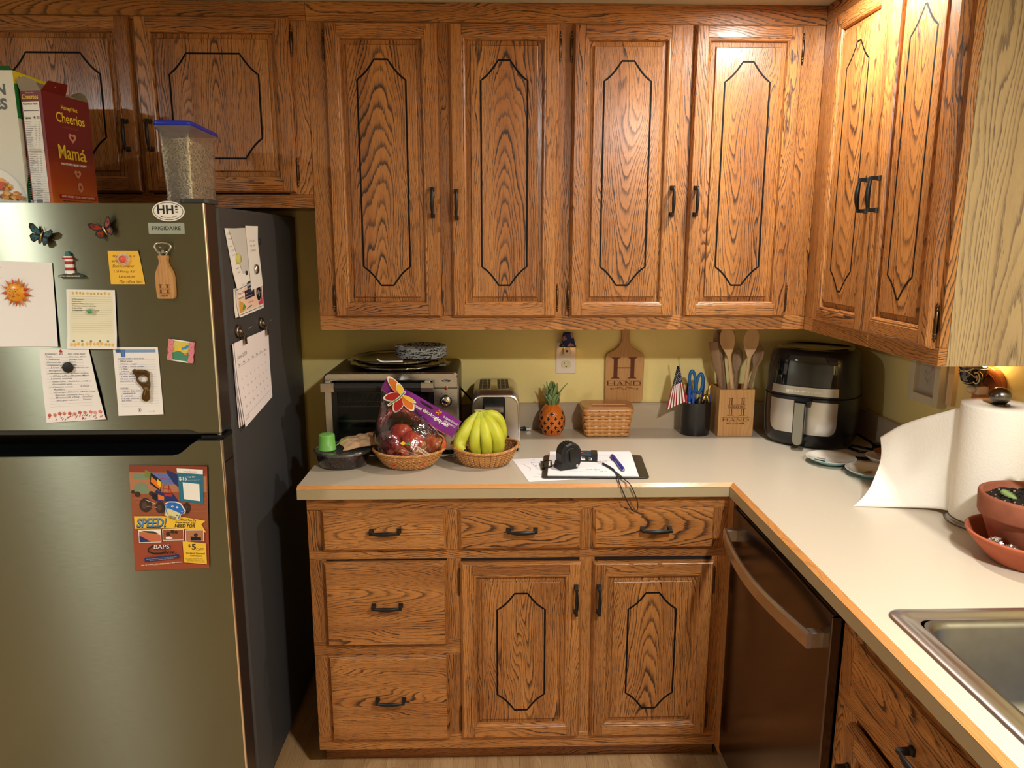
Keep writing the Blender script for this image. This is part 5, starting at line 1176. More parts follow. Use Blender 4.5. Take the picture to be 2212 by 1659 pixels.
mb.loft([[Vector((x, Y0 - .030 + a_, hz + b_)) for a_, b_ in ((-.004, -.012), (.005, -.013), (.009, .0), (.005, .013), (-.003, .012), (-.007, 0))] for x in (X0 + .036, DX1 - .034)], M('grip_black', (22, 22, 22), .55), smooth=False)
for x0_, x1_ in ((X0 - .002, X0 + .037), (DX1 - .036, DX1 + .001)):
    mb.loft([[Vector((x, Y0 - .031 + a_, hz + b_)) for a_, b_ in ((-.005, -.0135), (.006, -.0145), (.010, .0), (.006, .0145), (-.004, .0135), (-.008, 0))] for x in (x0_, x1_)], SSV, smooth=False, grain='x'); mb.box((x0_ + x1_) / 2 - .008, Y0 - .025, hz - .004, (x0_ + x1_) / 2 + .008, Y0 + .002, hz + .018, SSV)
mb.build('handle', dr, bevel=.001)
mb = MB(); A = Art(mb, mapXZ(0, Y0, 0), .0004)
A.disc(.3745, 1.1500, .0165, CHROME, 26, ry=.0052); A.disc(.3745, 1.1500, .0150, INKD, 26, ry=.0040); A.text('Oster', .3665, 1.1477, w_=.015, h=.0045, mat=WHT, shear=.3)
A.rect(.337, 1.1265, X1 - .002, 1.1292, INKD)
for a_ in range(9):
    t_ = -PI * .15 + a_ * PI * 1.3 / 8; A.line([(.3735 + .0235 * math.cos(t_), 1.088 + .0235 * math.sin(t_)), (.3735 + .0275 * math.cos(t_), 1.088 + .0275 * math.sin(t_))], .0007, INKD, up=False)
mb.build('panel_marks', ov)
def knob_on(parent, name, x, z, r, ht, m1, m2):
    mb = MB(); mb.T = TR((x, Y0, z)) @ Matrix.Rotation(PI / 2, 4, 'X')
    mb.lathe([(r, 0), (r, ht * .25), (r * .92, ht * .35), (r * .9, ht * .4), (.0002, ht * .4)], (0, 0, 0), m1, n=30); mb.lathe([(r * .78, ht * .4), (r * .72, ht), (r * .62, ht * 1.08), (.0002, ht * 1.08)], (0, 0, 0), m2, n=30); return mb.build(name, parent, bevel=0)
knob_on(ov, 'knob', .3735, 1.088, .0185, .020, BLK, CHROME)
mb = MB(); mb.box(.3728, Y0 - .0225, 1.076, .3742, Y0 - .0213, 1.093, INKD); mb.build('knob_mark', ov)
mb = MB(); mb.lathe([(.0062, 0), (.0062, .002), (.0002, .002)], (0, 0, 0), CHROME, n=18); mb.T = None
mb = MB(); mb.T = TR((.3735, Y0, 1.1278)) @ Matrix.Rotation(PI / 2, 4, 'X'); mb.lathe([(.0060, 0), (.0060, .0015), (.0048, .002)], (0, 0, 0), CHROME, n=18, caps=(True, False)); mb.ball((0, 0, .0015), .0046, M('jewel_red', (130, 10, 16), .12, coat=1), 14, 8, (1, 1, .7)); mb.build('indicator_light', ov)
for x in (.03, .385):
    for y in (-.32, -.065):
        mb = MB(); mb.lathe([(.010, 0), (.012, .0145)], (x, y, ZT), BLK, n=14); mb.build('foot', ov)
mb = MB(); mb.tube([(.408, -.12, 1.085), (.425, -.10, 1.062), (.448, -.075, 1.030), (.470, -.052, .99), (.490, -.040, .955), (.50, -.036, .930)], .0032, BLK, n=8); mb.build('cord', ov)
# on the oven: glass platters, paper plates, slip
GLS = film('clear_glass', (226, 226, 206), .03, .03); GLE = film('glass_edge', (150, 152, 130), .12, .05)
def platter(name, label, x, y, z, r, rim, handles=False, group=None):
    y += .030
    t = thing(name, label, 'glass dish', (x, y, z))
    mb = MB(); mb.lathe([(.0002, 0), (r * .80, 0), (r * .86, .004), (r * .95, .011), (r, .012), (r, .0145), (r * .94, .0145), (r * .85, .0075), (r * .80, .003), (.0002, .003)], (x, y, z), GLS, n=56, caps=(False, False)); mb.build('plate', t)
    mb = MB(); mb.tube([(x + r * math.cos(2 * PI * k / 56), y + r * math.sin(2 * PI * k / 56), z + .0135) for k in range(56)], .0028, GLE, n=6, closed=True)
    mb.tube([(x + r * .84 * math.cos(2 * PI * k / 56), y + r * .84 * math.sin(2 * PI * k / 56), z + .005) for k in range(56)], .0016, GLE, n=6, closed=True)
    mb.build('rim', t)
    if handles:
        for sg in (-1, 1):
            mb = MB(); mb.T = rot_about((x, y, z), 'Z', -.25); P = [(x + sg * (r - .004), y - .035), (x + sg * (r + .018), y - .026), (x + sg * (r + .024), y - .009), (x + sg * (r + .020), y), (x + sg * (r + .024), y + .009), (x + sg * (r + .018), y + .026), (x + sg * (r - .004), y + .035)]
            mb.prism(P, z + .010, z + .0155, GLE); mb.build('handle', t, bevel=.001)
platter('glass_dish', 'lower clear glass dish with scalloped handle on the toaster oven', .214, -.235, Z1 + .0012, .150, 0, True)
platter('glass_platter', 'upper clear round glass plate stacked on the handled dish', .209, -.228, Z1 + .0165, .143, 0)
def plate_mat():
    m = M('plate_print', (206, 206, 206), .5); nt = m.node_tree; tc = nt.nodes.new('ShaderNodeTexCoord')
    mp = nt.nodes.new('ShaderNodeMapping'); mp.inputs['Scale'].default_value = (1, 1, 1.5); v = nt.nodes.new('ShaderNodeTexNoise'); v.inputs['Scale'].default_value = 75; v.inputs['Detail'].default_value = 1.0; v.inputs['Distortion'].default_value = 1.5
    rp = nt.nodes.new('ShaderNodeValToRGB'); rp.color_ramp.interpolation = 'CONSTANT'; rp.color_ramp.elements[0].color = rgb(22, 24, 30); rp.color_ramp.elements[1].position = .46; rp.color_ramp.elements[1].color = rgb(196, 198, 200)
    nt.links.new(tc.outputs['Object'], mp.inputs[0]); nt.links.new(mp.outputs[0], v.inputs['Vector']); nt.links.new(v.outputs['Fac'], rp.inputs[0]); nt.links.new(rp.outputs[0], nt.nodes['Principled BSDF'].inputs['Base Color']); return m
PLM = plate_mat(); px, py, pz = .284, -.185, Z1 + .0225
mb = MB(); r = .083
mb.lathe([(.0002, .001), (r * .70, .001), (r * .76, .003), (r * .9, .0095), (r * .985, .011), (r, .0105), (r, .0095), (r * .9, .0082), (r * .76, .0018), (r * .70, 0), (.0002, 0)], (px, py, pz), PLM, n=60, caps=(False, False))
pp = mb.build('paper_plate'); tag(pp, 'black and white spotted paper plate in the stack on the toaster oven', 'paper plate', 'spotted paper plates stacked on the glass lid'); recenter(pp, (px, py, pz))
for k in range(1, 13):
    c = pp.copy(); COL.objects.link(c); c.location = (px + rr_.uniform(-.0008, .0008), py + rr_.uniform(-.0008, .0008), pz + k * .0026); c.rotation_euler.z = k * 1.31
    if k == 12: c['label'] = 'topmost spotted paper plate showing its plain centre'; c['group'] = 'spotted paper plates stacked on the glass lid'
pp['label'] = 'black and white spotted paper plate beneath the topmost one'
for o in list(bpy.data.objects):
    if o.name.startswith('paper_plate') and o['label'].startswith('black'): o['label'] = 'black and white spotted paper plate beneath the topmost one'
# slip of paper
mb = MB(); mb.T = rot_about((.205, -.315, 0), 'Z', .12)
mb.grid(lambda u, v: (.162 + .078 * u, -.338 + .030 * v, Z1 + .0335 + .012 * max(0, .25 - u) ** 1.5 * 6 + .0004), 10, 3, PAPER); o_ = mb.build('paper_slip', solid=.0003); tag(o_, 'small curled white paper slip lying on the glass lid', 'paper')

# ================================================================== fruit tub, baskets, bag, fruit
ft = thing('fruit_tub', 'clear round plastic tub of dark dried fruit with lid', 'fruit tub', (.070, -.428, ZT)); cx, cy = .070, -.428
TUB = film('clear_plastic', (236, 236, 240), .02, .06, .2, 60)
mb = MB(); mb.lathe([(.060, .0005), (.0675, .004), (.0735, .040), (.0745, .044)], (cx, cy, ZT), TUB, n=44, caps=(True, False), sx=1.08); mb.build('tub', ft)
mb = MB(); mb.lathe([(.0785, .043), (.0795, .046), (.0785, .051), (.0755, .0525), (.0735, .050), (.071, .0495), (.0002, .0495)], (cx, cy, ZT), film('clear_lid', (214, 214, 220), .06, .08, .3, 50, 1.3, .05), n=44, caps=(True, False), sx=1.08); mb.tube([(cx + 1.08 * .0785 * math.cos(2 * PI * k / 44), cy + .0785 * math.sin(2 * PI * k / 44), ZT + .0475) for k in range(44)], .0022, film('clear_lid'), n=6, closed=True); mb.build('lid', ft)
mb = MB(); DF = [M('fruit_dark_a', (92, 30, 46), .35), M('fruit_dark_b', (128, 50, 56), .35), M('fruit_dark_c', (66, 28, 44), .35)]
mb.lathe([(.052, .003), (.060, .008), (.0655, .036), (.055, .040)], (cx, cy, ZT), DF[2], n=30, sx=1.08)
for k in range(300):
    a_ = rr_.random() * 2 * PI; z = rr_.uniform(.008, .036); R_ = .0575 + .006 * z / .036
    mb.ball((cx + 1.08 * R_ * math.cos(a_), cy + R_ * math.sin(a_), ZT + z), rr_.uniform(.004, .0065), DF[k % 3], 7, 5, (1, 1, .75))
for k in range(60): a_ = rr_.random() * 2 * PI; R_ = .055 * math.sqrt(rr_.random()); mb.ball((cx + R_ * math.cos(a_), cy + R_ * math.sin(a_), ZT + .038), .006, DF[k % 3], 7, 5, (1, 1, .7))
mb.build('dried_fruit', ft, kind='stuff')
# green scoop upside down
gs = thing('measuring_scoop', 'bright green plastic measuring scoop upside down on the fruit tub lid', 'scoop', (.033, -.452, ZT + .05)); GP = M('green_plastic', (112, 180, 84), .4)
mb = MB(); mb.lathe([(.0262, 0), (.0262, .003), (.0248, .0035), (.0235, .042), (.0222, .0455), (.019, .047), (.0002, .0465)], (.027, -.449, ZT + .0528), GP, n=32, caps=(False, False)); mb.build('cup', gs)
mb = MB(); mb.loft([[Vector((x, y + a_ * w_, z + b_)) for a_, b_ in ((-1, -.0012), (1, -.0012), (1, .0012), (-1, .0012))] for x, y, z, w_ in ((.050, -.446, ZT + .0615, .005), (.066, -.433, ZT + .071, .0055), (.080, -.423, ZT + .0785, .006), (.087, -.419, ZT + .0810, .004))], GP, smooth=False); mb.build('handle', gs)
# kraft packet
mb = MB(); mb.T = rot_about((.118, -.42, 0), 'Z', .30) 
def kp(u, v, top=1):
    x = .064 + .100 * u + .006 * math.sin(v * 7); y = -.455 + .060 * v; e = min(u, 1 - u, v, 1 - v); z = ZT + .0535 + .012 * u + .022 * v + (.008 * min(1, e * 5)) * top + .0022 * math.sin(u * 19 + v * 11) * min(1, e * 8) * (top > 0) + .0016 * math.sin(v * 23 - u * 9) * (top > 0)
    return (x, y, z)
KR = M('kraft', (190, 156, 122), .8, noise=.1, nscale=80); mb.grid(lambda u, v: kp(u, v), 22, 14, KR); mb.grid(lambda u, v: kp(1 - u, v, 0), 10, 6, KR)
A = Art(mb, lambda u, v, h: Vector(kp(u, v)) + Vector((0, 0, h)), .0006); A.text('ORGANIC', .28, .62, w_=.3, h=.10, mat=INKG, bold=.03); A.rect(.28, .45, .62, .48, INKG); A.rect(.28, .36, .55, .39, INKG)
tag(mb.build('kraft_packet'), 'crumpled brown kraft paper packet on the fruit tub lid', 'packet')

WK = M('wicker', (196, 134, 74), .5, noise=.25, nscale=90); WK2 = M('wicker_light', (212, 158, 98), .5, noise=.2, nscale=90); WKD = M('wicker_dark', (120, 70, 34), .6)
def weave_basket(t, cx, cy, rb, rt, h, sx, sy, nst, rows, openband=None, rimr=.0042, lift=0.0, m=WK):
    def prof(k): return rb + (rt - rb) * (k ** .62)
    mb = MB()
    for r_ in range(rows):
        if openband and openband[0] <= r_ <= openband[1]: continue
        P = []; z = ZT + .004 + (h - .006) * (r_ + .5) / rows; R_ = prof((r_ + .5) / rows); n = nst * 4; ph = PI * (r_ % 2)
        for j in range(n):
            a_ = 2 * PI * j / n; w_ = R_ + .0016 * math.sin(nst / 2 * a_ * 2 / 1 + ph)
            P.append((cx + sx * w_ * math.cos(a_), cy + sy * w_ * math.sin(a_), z + lift * (math.cos(a_) * .9) ** 2 * (r_ / rows) ** 2))
        rh = (h / rows) * .56
        mb.tube(P, rh, m if r_ % 2 else WK2, n=6, closed=True, flat=.42)
    mb.build('woven_wall', t)
    mb = MB()
    for j in range(nst):
        a_ = 2 * PI * (j + .5) / nst; P = []
        for k in range(7):
            R_ = prof(k / 6) - .0008; P.append((cx + sx * R_ * math.cos(a_), cy + sy * R_ * math.sin(a_), ZT + .003 + (h - .004) * k / 6 + lift * (math.cos(a_) * .9) ** 2 * (k / 6) ** 2))
        mb.tube(P, .0026, WKD if openband is None else m, n=5, flat=.5)
    if openband:      # crossing reeds in the open band
        z0 = ZT + .004 + (h - .006) * openband[0] / rows; z1 = ZT + .004 + (h - .006) * (openband[1] + 1) / rows; R0 = prof(openband[0] / rows); R1 = prof((openband[1] + 1) / rows); zm = (z0 + z1) / 2; Rm = (R0 + R1) / 2
        nn = nst
        for j in range(nn):
            for d in (-1, 1):
                a0 = 2 * PI * j / nn; a1 = a0 + d * 2 * PI / nn
                mb.tube([(cx + sx * R0 * math.cos(a0), cy + sy * R0 * math.sin(a0), z0), (cx + sx * (Rm + .001 * d) * math.cos((a0 + a1) / 2), cy + sy * (Rm + .001 * d) * math.sin((a0 + a1) / 2), zm), (cx + sx * R1 * math.cos(a1), cy + sy * R1 * math.sin(a1), z1)], .0016, WK2, n=5)
        mb.tube([(cx + sx * Rm * math.cos(2 * PI * k / 60), cy + sy * Rm * math.sin(2 * PI * k / 60), zm) for k in range(60)], .0015, m, n=5, closed=True)
    mb.build('stakes', t)
    mb = MB()
    for ph in (0, 1, 2):
        P = []; n = 150
        for j in range(n):
            a_ = 2 * PI * j / n; w_ = rt + .002 + rimr * .55 * math.cos(a_ * 22 + ph * 2.1); P.append((cx + sx * w_ * math.cos(a_), cy + sy * w_ * math.sin(a_), ZT + h + rimr * .55 * math.sin(a_ * 22 + ph * 2.1) + lift * (math.cos(a_) * .9) ** 2))
        mb.tube(P, rimr * .62, (WK, WK2, WK)[ph], n=6, closed=True)
    mb.build('braided_rim', t)
    mb = MB(); mb.lathe([(.0002, 0), (rb * 1.0, 0), (rb * 1.02, .004), (.0002, .004)], (cx, cy, ZT + .0005), m, n=36, sx=sx, sy=sy, caps=(False, False))
    for k in range(1, 7): mb.tube([(cx + sx * rb * k / 7 * math.cos(2 * PI * j / 36), cy + sy * rb * k / 7 * math.sin(2 * PI * j / 36), ZT + .005) for j in range(36)], .002, WK2, n=5, closed=True)
    mb.build('base', t)
b1 = thing('fruit_basket', 'honey coloured wicker bowl with open lattice band holding bagged apples', 'basket', (.268, -.430, ZT)); BX, BY = .268, -.432
weave_basket(b1, BX, BY, .066, .1045, .053, 1.0, 1.0, 36, 12, (4, 6))
b2 = thing('fruit_basket', 'oval tan wicker basket holding the bananas', 'basket', (.492, -.420, ZT)); CX, CY = .494, -.422
weave_basket(b2, CX, CY, .062, .092, .050, 1.06, .98, 34, 13, None, lift=.012)

# apples
def apple_mat(nm, c1, c2, sc=12):
    m = M(nm, c1, .3, coat=.3); nt = m.node_tree; tc = nt.nodes.new('ShaderNodeTexCoord'); mp = nt.nodes.new('ShaderNodeMapping'); mp.inputs['Scale'].default_value = (sc * 6, sc * 6, sc)
    n = nt.nodes.new('ShaderNodeTexNoise'); n.inputs['Scale'].default_value = 1; n.inputs['Detail'].default_value = 3; rp = nt.nodes.new('ShaderNodeValToRGB'); rp.color_ramp.elements[0].position = .4; rp.color_ramp.elements[0].color = rgb(*c1); rp.color_ramp.elements[1].position = .68; rp.color_ramp.elements[1].color = rgb(*c2)
    nt.links.new(tc.outputs['Object'], mp.inputs[0]); nt.links.new(mp.outputs[0], n.inputs['Vector']); nt.links.new(n.outputs['Fac'], rp.inputs[0]); nt.links.new(rp.outputs[0], nt.nodes['Principled BSDF'].inputs['Base Color']); return m
AP = [apple_mat('apple_crimson', (140, 24, 44), (176, 60, 60)), apple_mat('apple_red', (176, 36, 44), (206, 96, 60)), apple_mat('apple_orange', (186, 70, 46), (214, 140, 76)), apple_mat('apple_scarlet', (190, 40, 34), (216, 100, 60))]
def apple(x, y, z, r, m, tilt, label):
    t = thing('apple', label, 'apple', (x, y, z)); T2 = TR((x, y, z)) @ Euler(tilt).to_matrix().to_4x4()
    mb = MB(); mb.T = T2; prof = []
    for k in range(19):
        th = -PI / 2 + PI * k / 18; rr_2 = math.cos(th) * (1 + .06 * math.sin(th)); zz = math.sin(th) * .90
        if k > 15: zz -= .10 * (k - 15) / 3 * 1.6
        if k < 2: zz += .10 * (2 - k) / 2
        prof.append((max(.0003, rr_2 * r), zz * r))
    mb.lathe(prof, (0, 0, 0), m, n=26); mb.build('fruit', t)
    mb = MB(); mb.T = T2; mb.tube([(0, 0, r * .70), (r * .04, 0, r * .95), (r * .14, 0, r * 1.12)], r * .05, M('stem_brown', (86, 60, 34), .7), n=6); mb.build('stem', t)
apple(.208, -.448, .984, .0375, AP[0], (.3, .2, 0), 'deep crimson apple at the left of the bag')
apple(.240, -.395, 1.000, .0350, AP[1], (-.2, .3, 1), 'crimson apple highest at the back of the bag')
apple(.280, -.440, .986, .0345, AP[1], (.5, -.2, 2), 'red and yellow apple in the middle of the bag')
apple(.345, -.440, .978, .0350, AP[2], (.4, -.3, 1), 'orange striped apple at the right of the basket')
apple(.240, -.485, .952, .0340, AP[3], (.6, .1, 0), 'bright scarlet apple at the front of the basket')
apple(.304, -.486, .948, .0300, AP[2], (.6, .1, 3), 'small orange apple low at the front right')
apple(.300, -.392, .960, .0330, AP[0], (.2, .1, 3), 'dark red apple half hidden behind the middle apples')

# bag
bg = thing('apple_bag', 'clear plastic apple bag with purple printed header in the left basket', 'bag', (.27, -.44, .96))
FILM = film('bag_film', (244, 242, 246), .02, .10, .42, 22, 1.1)
mb = MB(); rings = []
lv = [(.955, .275, -.446, .088, .078), (.975, .272, -.446, .099, .083), (1.000, .268, -.444, .099, .078), (1.030, .262, -.440, .090, .064), (1.060, .254, -.432, .076, .044), (1.090, .246, -.430, .062, .022), (1.120, .232, -.430, .045, .009), (1.150, .212, -.430, .024, .004)]
for z, x, y, a_, b_ in lv:
    rings.append([Vector((x + a_ * math.cos(t) * (1 + .05 * math.sin(5 * t + z * 40)), y + b_ * math.sin(t) * (1 + .10 * math.sin(7 * t + z * 90)), z + .004 * math.sin(9 * t + z * 60) + (.0 if z > 1.0 else 0) - .035 * (max(0, math.cos(t)) ** 2) * max(0, (z - .99) / .16))) for t in [2 * PI * k / 56 for k in range(56)]])
mb.loft(rings, FILM, caps=(False, False)); mb.build('film', bg)
# header: strip from the peak down to the right
mb = MB(); hA = Vector((.206, -.436, 1.176)); hB = Vector((.426, -.452, 1.052)); dirv = (hB - hA).normalized(); dn = Vector((dirv.z, 0, -dirv.x)); dn = -dn if dn.z > 0 else dn
Lh = (hB - hA).length; 
def hmap(u, v, h): # u 0..1 along, v 0..1 across (down)
    wv = .032 + .028 * u ** .6 + .004 * math.sin(PI * u)
    p = hA + dirv * (Lh * u) + dn * (wv * v) + Vector((0, -.004 * math.sin(u * 9) - .004 * math.sin(v * 3 + u * 14) - h, 0)); return p
PUR = M('header_purple', (128, 40, 140), .25, coat=.4)
mb.grid(lambda u, v: hmap(u, v, 0), 24, 8, PUR); mb.grid(lambda u, v: hmap(1 - u, v, -.0006), 24, 8, PUR)
A = Art(mb, hmap, .0006, .0002, ([k / 24 for k in range(1, 24)], [k / 8 for k in range(1, 8)]))
def hp(pts, m_): A.poly(pts, m_)
A.line([(.02 + .96 * k / 12, .97) for k in range(13)], .03, ORG_)
A.poly([(.46, .16), (.48, .12), (.60, .13), (.645, .18), (.63, .26), (.50, .25)], M('slot_dark', (30, 22, 30), .5))
for st, u0, w_ in (('Pommes', .34, .19), ('Biologiques', .55, .34)): 
    vv, ff, x0, y0, x1, y1 = text_mesh(st, 0, .03); s_ = w_ / (x1 - x0)
    A.put([(u0 + (a_ - x0) * s_, .60 - (b_) * .26) for a_, b_ in vv], [f[::-1] for f in ff], WHT)
A.up()
for st, u0, v0, w_ in (('superfresh', .79, .30, .20), ('organics', .82, .46, .15)):
    vv, ff, x0, y0, x1, y1 = text_mesh(st, 0, .0); s_ = w_ / (x1 - x0); A.put([(u0 + (a_ - x0) * s_, v0 - b_ * .20) for a_, b_ in vv], [f[::-1] for f in ff], WHT)
A.up()
for k in range(6): a_ = k * PI / 3 + .3; A.poly([(.72, .20), (.72 + .03 * math.cos(a_ - .3), .20 + .10 * math.sin(a_ - .3)), (.72 + .045 * math.cos(a_), .20 + .16 * math.sin(a_)), (.72 + .03 * math.cos(a_ + .3), .20 + .10 * math.sin(a_ + .3))], (RED, ORG_, YEL)[k % 3])
mb.build('printed_header', bg)
# big printed flower
mb = MB(); fc = (.255, 1.130); A = Art(mb, lambda u, v, h: (u, -.452 - h - .15 * abs(u - fc[0]) * 0 , v), .0008, .0003)
def petal(ang, L_, w_, m_):
    ca, sa = math.cos(ang), math.sin(ang); P = [(.5 - .5 * math.cos(q_), (math.sin(q_) * (.75 + .25 * abs(math.sin(q_)))) * (1.0 if True else 0)) for q_ in [2 * PI * k_ / 26 for k_ in range(26)]]
    for sc_k, mm in ((1.0, WHT), (.9, m_)): A.poly([(fc[0] + (a_ * L_ * (.05 / .05)) * ca * sc_k + L_ * .05 * (1 - sc_k) * 10 * ca * .1 - b_ * w_ * sc_k * sa, fc[1] + a_ * L_ * sa * sc_k + b_ * w_ * sc_k * ca) for a_, b_ in P], mm)
DRED = M('petal_red', (176, 36, 34), .3); DOR = M('petal_orange', (222, 120, 40), .3)
petal(2.22, .070, .013, DOR); petal(3.30, .058, .0135, DRED); petal(4.25, .058, .0145, DRED); petal(5.28, .056, .0135, DOR); petal(1.95, .040, .010, YEL); petal(5.75, .045, .006, YEL)
A.line([(fc[0] + .008, fc[1] + .012), (fc[0] - .012, fc[1] - .010), (fc[0] - .044, fc[1] - .030)], .0068, WHT); A.line([(fc[0] + .007, fc[1] + .011), (fc[0] - .012, fc[1] - .010), (fc[0] - .040, fc[1] - .027)], .0036, M('stem_green', (70, 130, 60), .3))
mb.build('printed_flower', bg)
mb = MB(); A = Art(mb, lambda u, v, h: (u, -.5295 - h, v), .0008, .0003)
A.text('superfresh', .296, .998, w_=.046, h=.0078, mat=WHT, ang=-.62); A.text('growers', .300, .986, w_=.032, h=.0075, mat=WHT, ang=-.62)
A.text('100% ORGANIC APPLES  PRODUCT OF USA', .256, .986, w_=.045, h=.0035, mat=WHT, ang=-.35); A.text('POMMES BIOLOGIQUES', .256, .980, w_=.042, h=.0028, mat=WHT, ang=-.35)
A.poly([(.252, 1.006), (.262, 1.012), (.272, 1.006), (.262, 1.000)], YEL); A.poly([(.266, 1.006), (.280, 1.010), (.286, 1.004), (.274, 1.001)], GRN)
mb.build('printed_label', bg)

# bananas
bn = thing('banana_bunch', 'bunch of five yellow-green bananas standing in the oval basket', 'bananas', (.488, -.42, 1.0))
BAN = M('banana_skin', (200, 202, 58), .45, noise=.14, nscale=30, sss=.1); BTIP = M('banana_tip', (40, 34, 26), .8); BGR = M('banana_neck', (178, 188, 64), .5)
crown = Vector((.478, -.405, 1.070))
def banana(pts, r, label, te=.78):
    # smooth path through pts
    P = [Vector(p) for p in pts]; path = []; n = 18
    for i in range(n + 1):
        t = i / n * (len(P) - 1); k = min(len(P) - 2, int(t)); u = t - k
        p0, p1, p2, p3 = P[max(k - 1, 0)], P[k], P[k + 1], P[min(k + 2, len(P) - 1)]
        path.append(.5 * ((2 * p1) + (p2 - p0) * u + (2 * p0 - 5 * p1 + 4 * p2 - p3) * u * u + (3 * p1 - p0 - 3 * p2 + p3) * u ** 3))
    rad = []
    for i in range(n + 1):
        u = i / n; k = .34 if u < .08 else min(1, .34 + (u - .08) / .22 * .66); k *= 1 if u < te else max(.24, 1 - ((u - te) / (1 - te)) ** 1.6 * .76); rad.append(r * k)
    rings = []; prev = None
    for i, p in enumerate(path):
        t_ = (path[min(i + 1, n)] - path[max(i - 1, 0)]).normalized(); a_ = Vector((0, 1, 0)) if prev is None else prev; a_ = (a_ - t_ * a_.dot(t_)).normalized(); b_ = t_.cross(a_); prev = a_
        rings.append([p + (a_ * math.cos(q) + b_ * math.sin(q)) * rad[i] * (1 + .10 * abs(math.cos(2.5 * q)) ** .7 - .06) for q in [2 * PI * j / 20 for j in range(20)]])
    mb = MB(); mb.loft(rings[:5], BGR, caps=(False, False)); mb.loft(rings[4:], BAN, caps=(False, False)); o = mb.build('banana', bn, label=label)
    mb = MB(); e = path[-1]; d = (path[-1] - path[-2]).normalized(); mb.tube([e - d * .004, e + d * .003, e + d * .006], [rad[-1] * 1.02, rad[-1] * .95, rad[-1] * .6], BTIP, n=10); mb.build('tip', o)
banana([(.472, -.410, 1.068), (.458, -.425, 1.050), (.434, -.446, 1.015), (.421, -.452, .988), (.424, -.466, .971), (.436, -.480, .969)], .0195, 'banana at the left end with black tip showing', .60)
banana([(.477, -.412, 1.067), (.474, -.432, 1.044), (.466, -.458, 1.005), (.466, -.456, .968), (.478, -.435, .940)], .0172, None)
banana([(.481, -.412, 1.067), (.485, -.432, 1.044), (.497, -.462, 1.005), (.500, -.458, .966), (.497, -.435, .938)], .0172, None)
banana([(.486, -.408, 1.068), (.500, -.426, 1.049), (.528, -.450, 1.010), (.533, -.448, .972), (.522, -.430, .942)], .0195, None)
banana([(.488, -.402, 1.069), (.506, -.408, 1.061), (.534, -.408, 1.045), (.544, -.404, 1.000), (.534, -.400, .955)], .0165, 'banana hidden at the back right of the bunch')
mb = MB(); mb.loft([[Vector((crown.x + w_ * math.cos(q), crown.y + .008 * math.sin(q), z + .001 * math.sin(5 * q))) for q in [2 * PI * j / 18 for j in range(18)]] for z, w_ in ((1.061, .012), (1.068, .0165), (1.073, .0175))], M('crown_brown', (110, 84, 40), .8), caps=(True, False)); mb.loft([[Vector((crown.x + w_ * math.cos(q), crown.y + .0065 * math.sin(q), z)) for q in [2 * PI * j / 18 for j in range(18)]] for z, w_ in ((1.073, .0165), (1.0735, .013))], M('crown_cut', (214, 200, 120), .7)); mb.build('crown', bn)
# ================================================================== toaster
to = thing('toaster', 'brushed steel two-slot toaster with black lever panel', 'toaster', (.527, -.18, ZT))
mb = MB(); TZ = ZT + .010
def tring(y, ins, zt):   # front outline at depth y
    x0, x1 = .449 + ins, .605 - ins; return [Vector((x, y, z)) for x, z in [(x1, TZ), (x1 - .002, TZ + .09)] + [(x1 - .034 + .030 * math.cos(a_), zt - .030 + .030 * math.sin(a_)) for a_ in [PI / 2 * k / 7 for k in range(8)]] + [(x0 + .034 - .030 * math.cos(a_), zt - .030 + .030 * math.sin(a_)) for a_ in [PI / 2 - PI / 2 * k / 7 for k in range(8)]] + [(x0 + .002, TZ + .09), (x0, TZ)]]
rings = [tring(-.302, .006, 1.090), tring(-.304, .002, 1.093), tring(-.298, 0, 1.098), tring(-.270, 0, 1.108), tring(-.062, 0, 1.108), tring(-.052, .004, 1.104)]
mb.loft(rings, SSV, caps=(True, True), grain='z'); mb.build('body', to)
mb = MB(); mb.loft([[Vector((a_, b_, z)) for a_, b_ in rrect(.449 + i_, -.300 + i_, .605 - i_, -.052 - i_, .012)] for z, i_ in ((ZT + .002, .006), (ZT + .010, .001), (ZT + .016, -.0006))], BLK, smooth=False); mb.build('base', to)
mb = MB()
for x0_, x1_ in ((.473, .511), (.532, .570)):
    mb.prism(rrect(x0_, -.258, x1_, -.095, .004), 1.1078, 1.1088, M('slot_dark', ()))
    for y in (-.235, -.185, -.135): mb.box(x0_ + .004, y, 1.1088, x1_ - .004, y + .003, 1.1095, M('slot_wire', (120, 118, 112), .3, 1.0))
    mb.box((x0_ + x1_) / 2 - .009, -.252, 1.1088, (x0_ + x1_) / 2 - .006, -.10, 1.1095, M('slot_wire', ())); mb.box((x0_ + x1_) / 2 + .006, -.252, 1.1088, (x0_ + x1_) / 2 + .009, -.10, 1.1095, M('slot_wire', ()))
    mb.tube([(x, y, 1.1088) for x, y in rrect(x0_, -.258, x1_, -.095, .004)], .0009, CHROME, n=5, closed=True)
mb.build('slots', to)
mb = MB(); mb.prism(rrect(.487, .985, .557, 1.092, .007), -.3055, -.3035, M('panel_black', (16, 17, 19), .3), 'xz'); mb.box(.5205, -.3062, 1.047, .5225, -.3054, 1.088, BLKG); mb.build('lever_panel', to, bevel=.0006)
mb = MB(); mb.loft([[Vector((x, y, z)) for y, z in ((-.306, 1.049), (-.327, 1.045), (-.334, 1.051), (-.334, 1.059), (-.327, 1.0645), (-.306, 1.0645))] for x in (.4915, .5505)], STEEL, smooth=False)
A = Art(mb, mapXZ(0, -.334, 0), .0004); A.text('Oster', .508, 1.0515, w_=.022, h=.0065, mat=WHT, shear=.3, bold=.02); mb.build('lever', to, bevel=.0015)
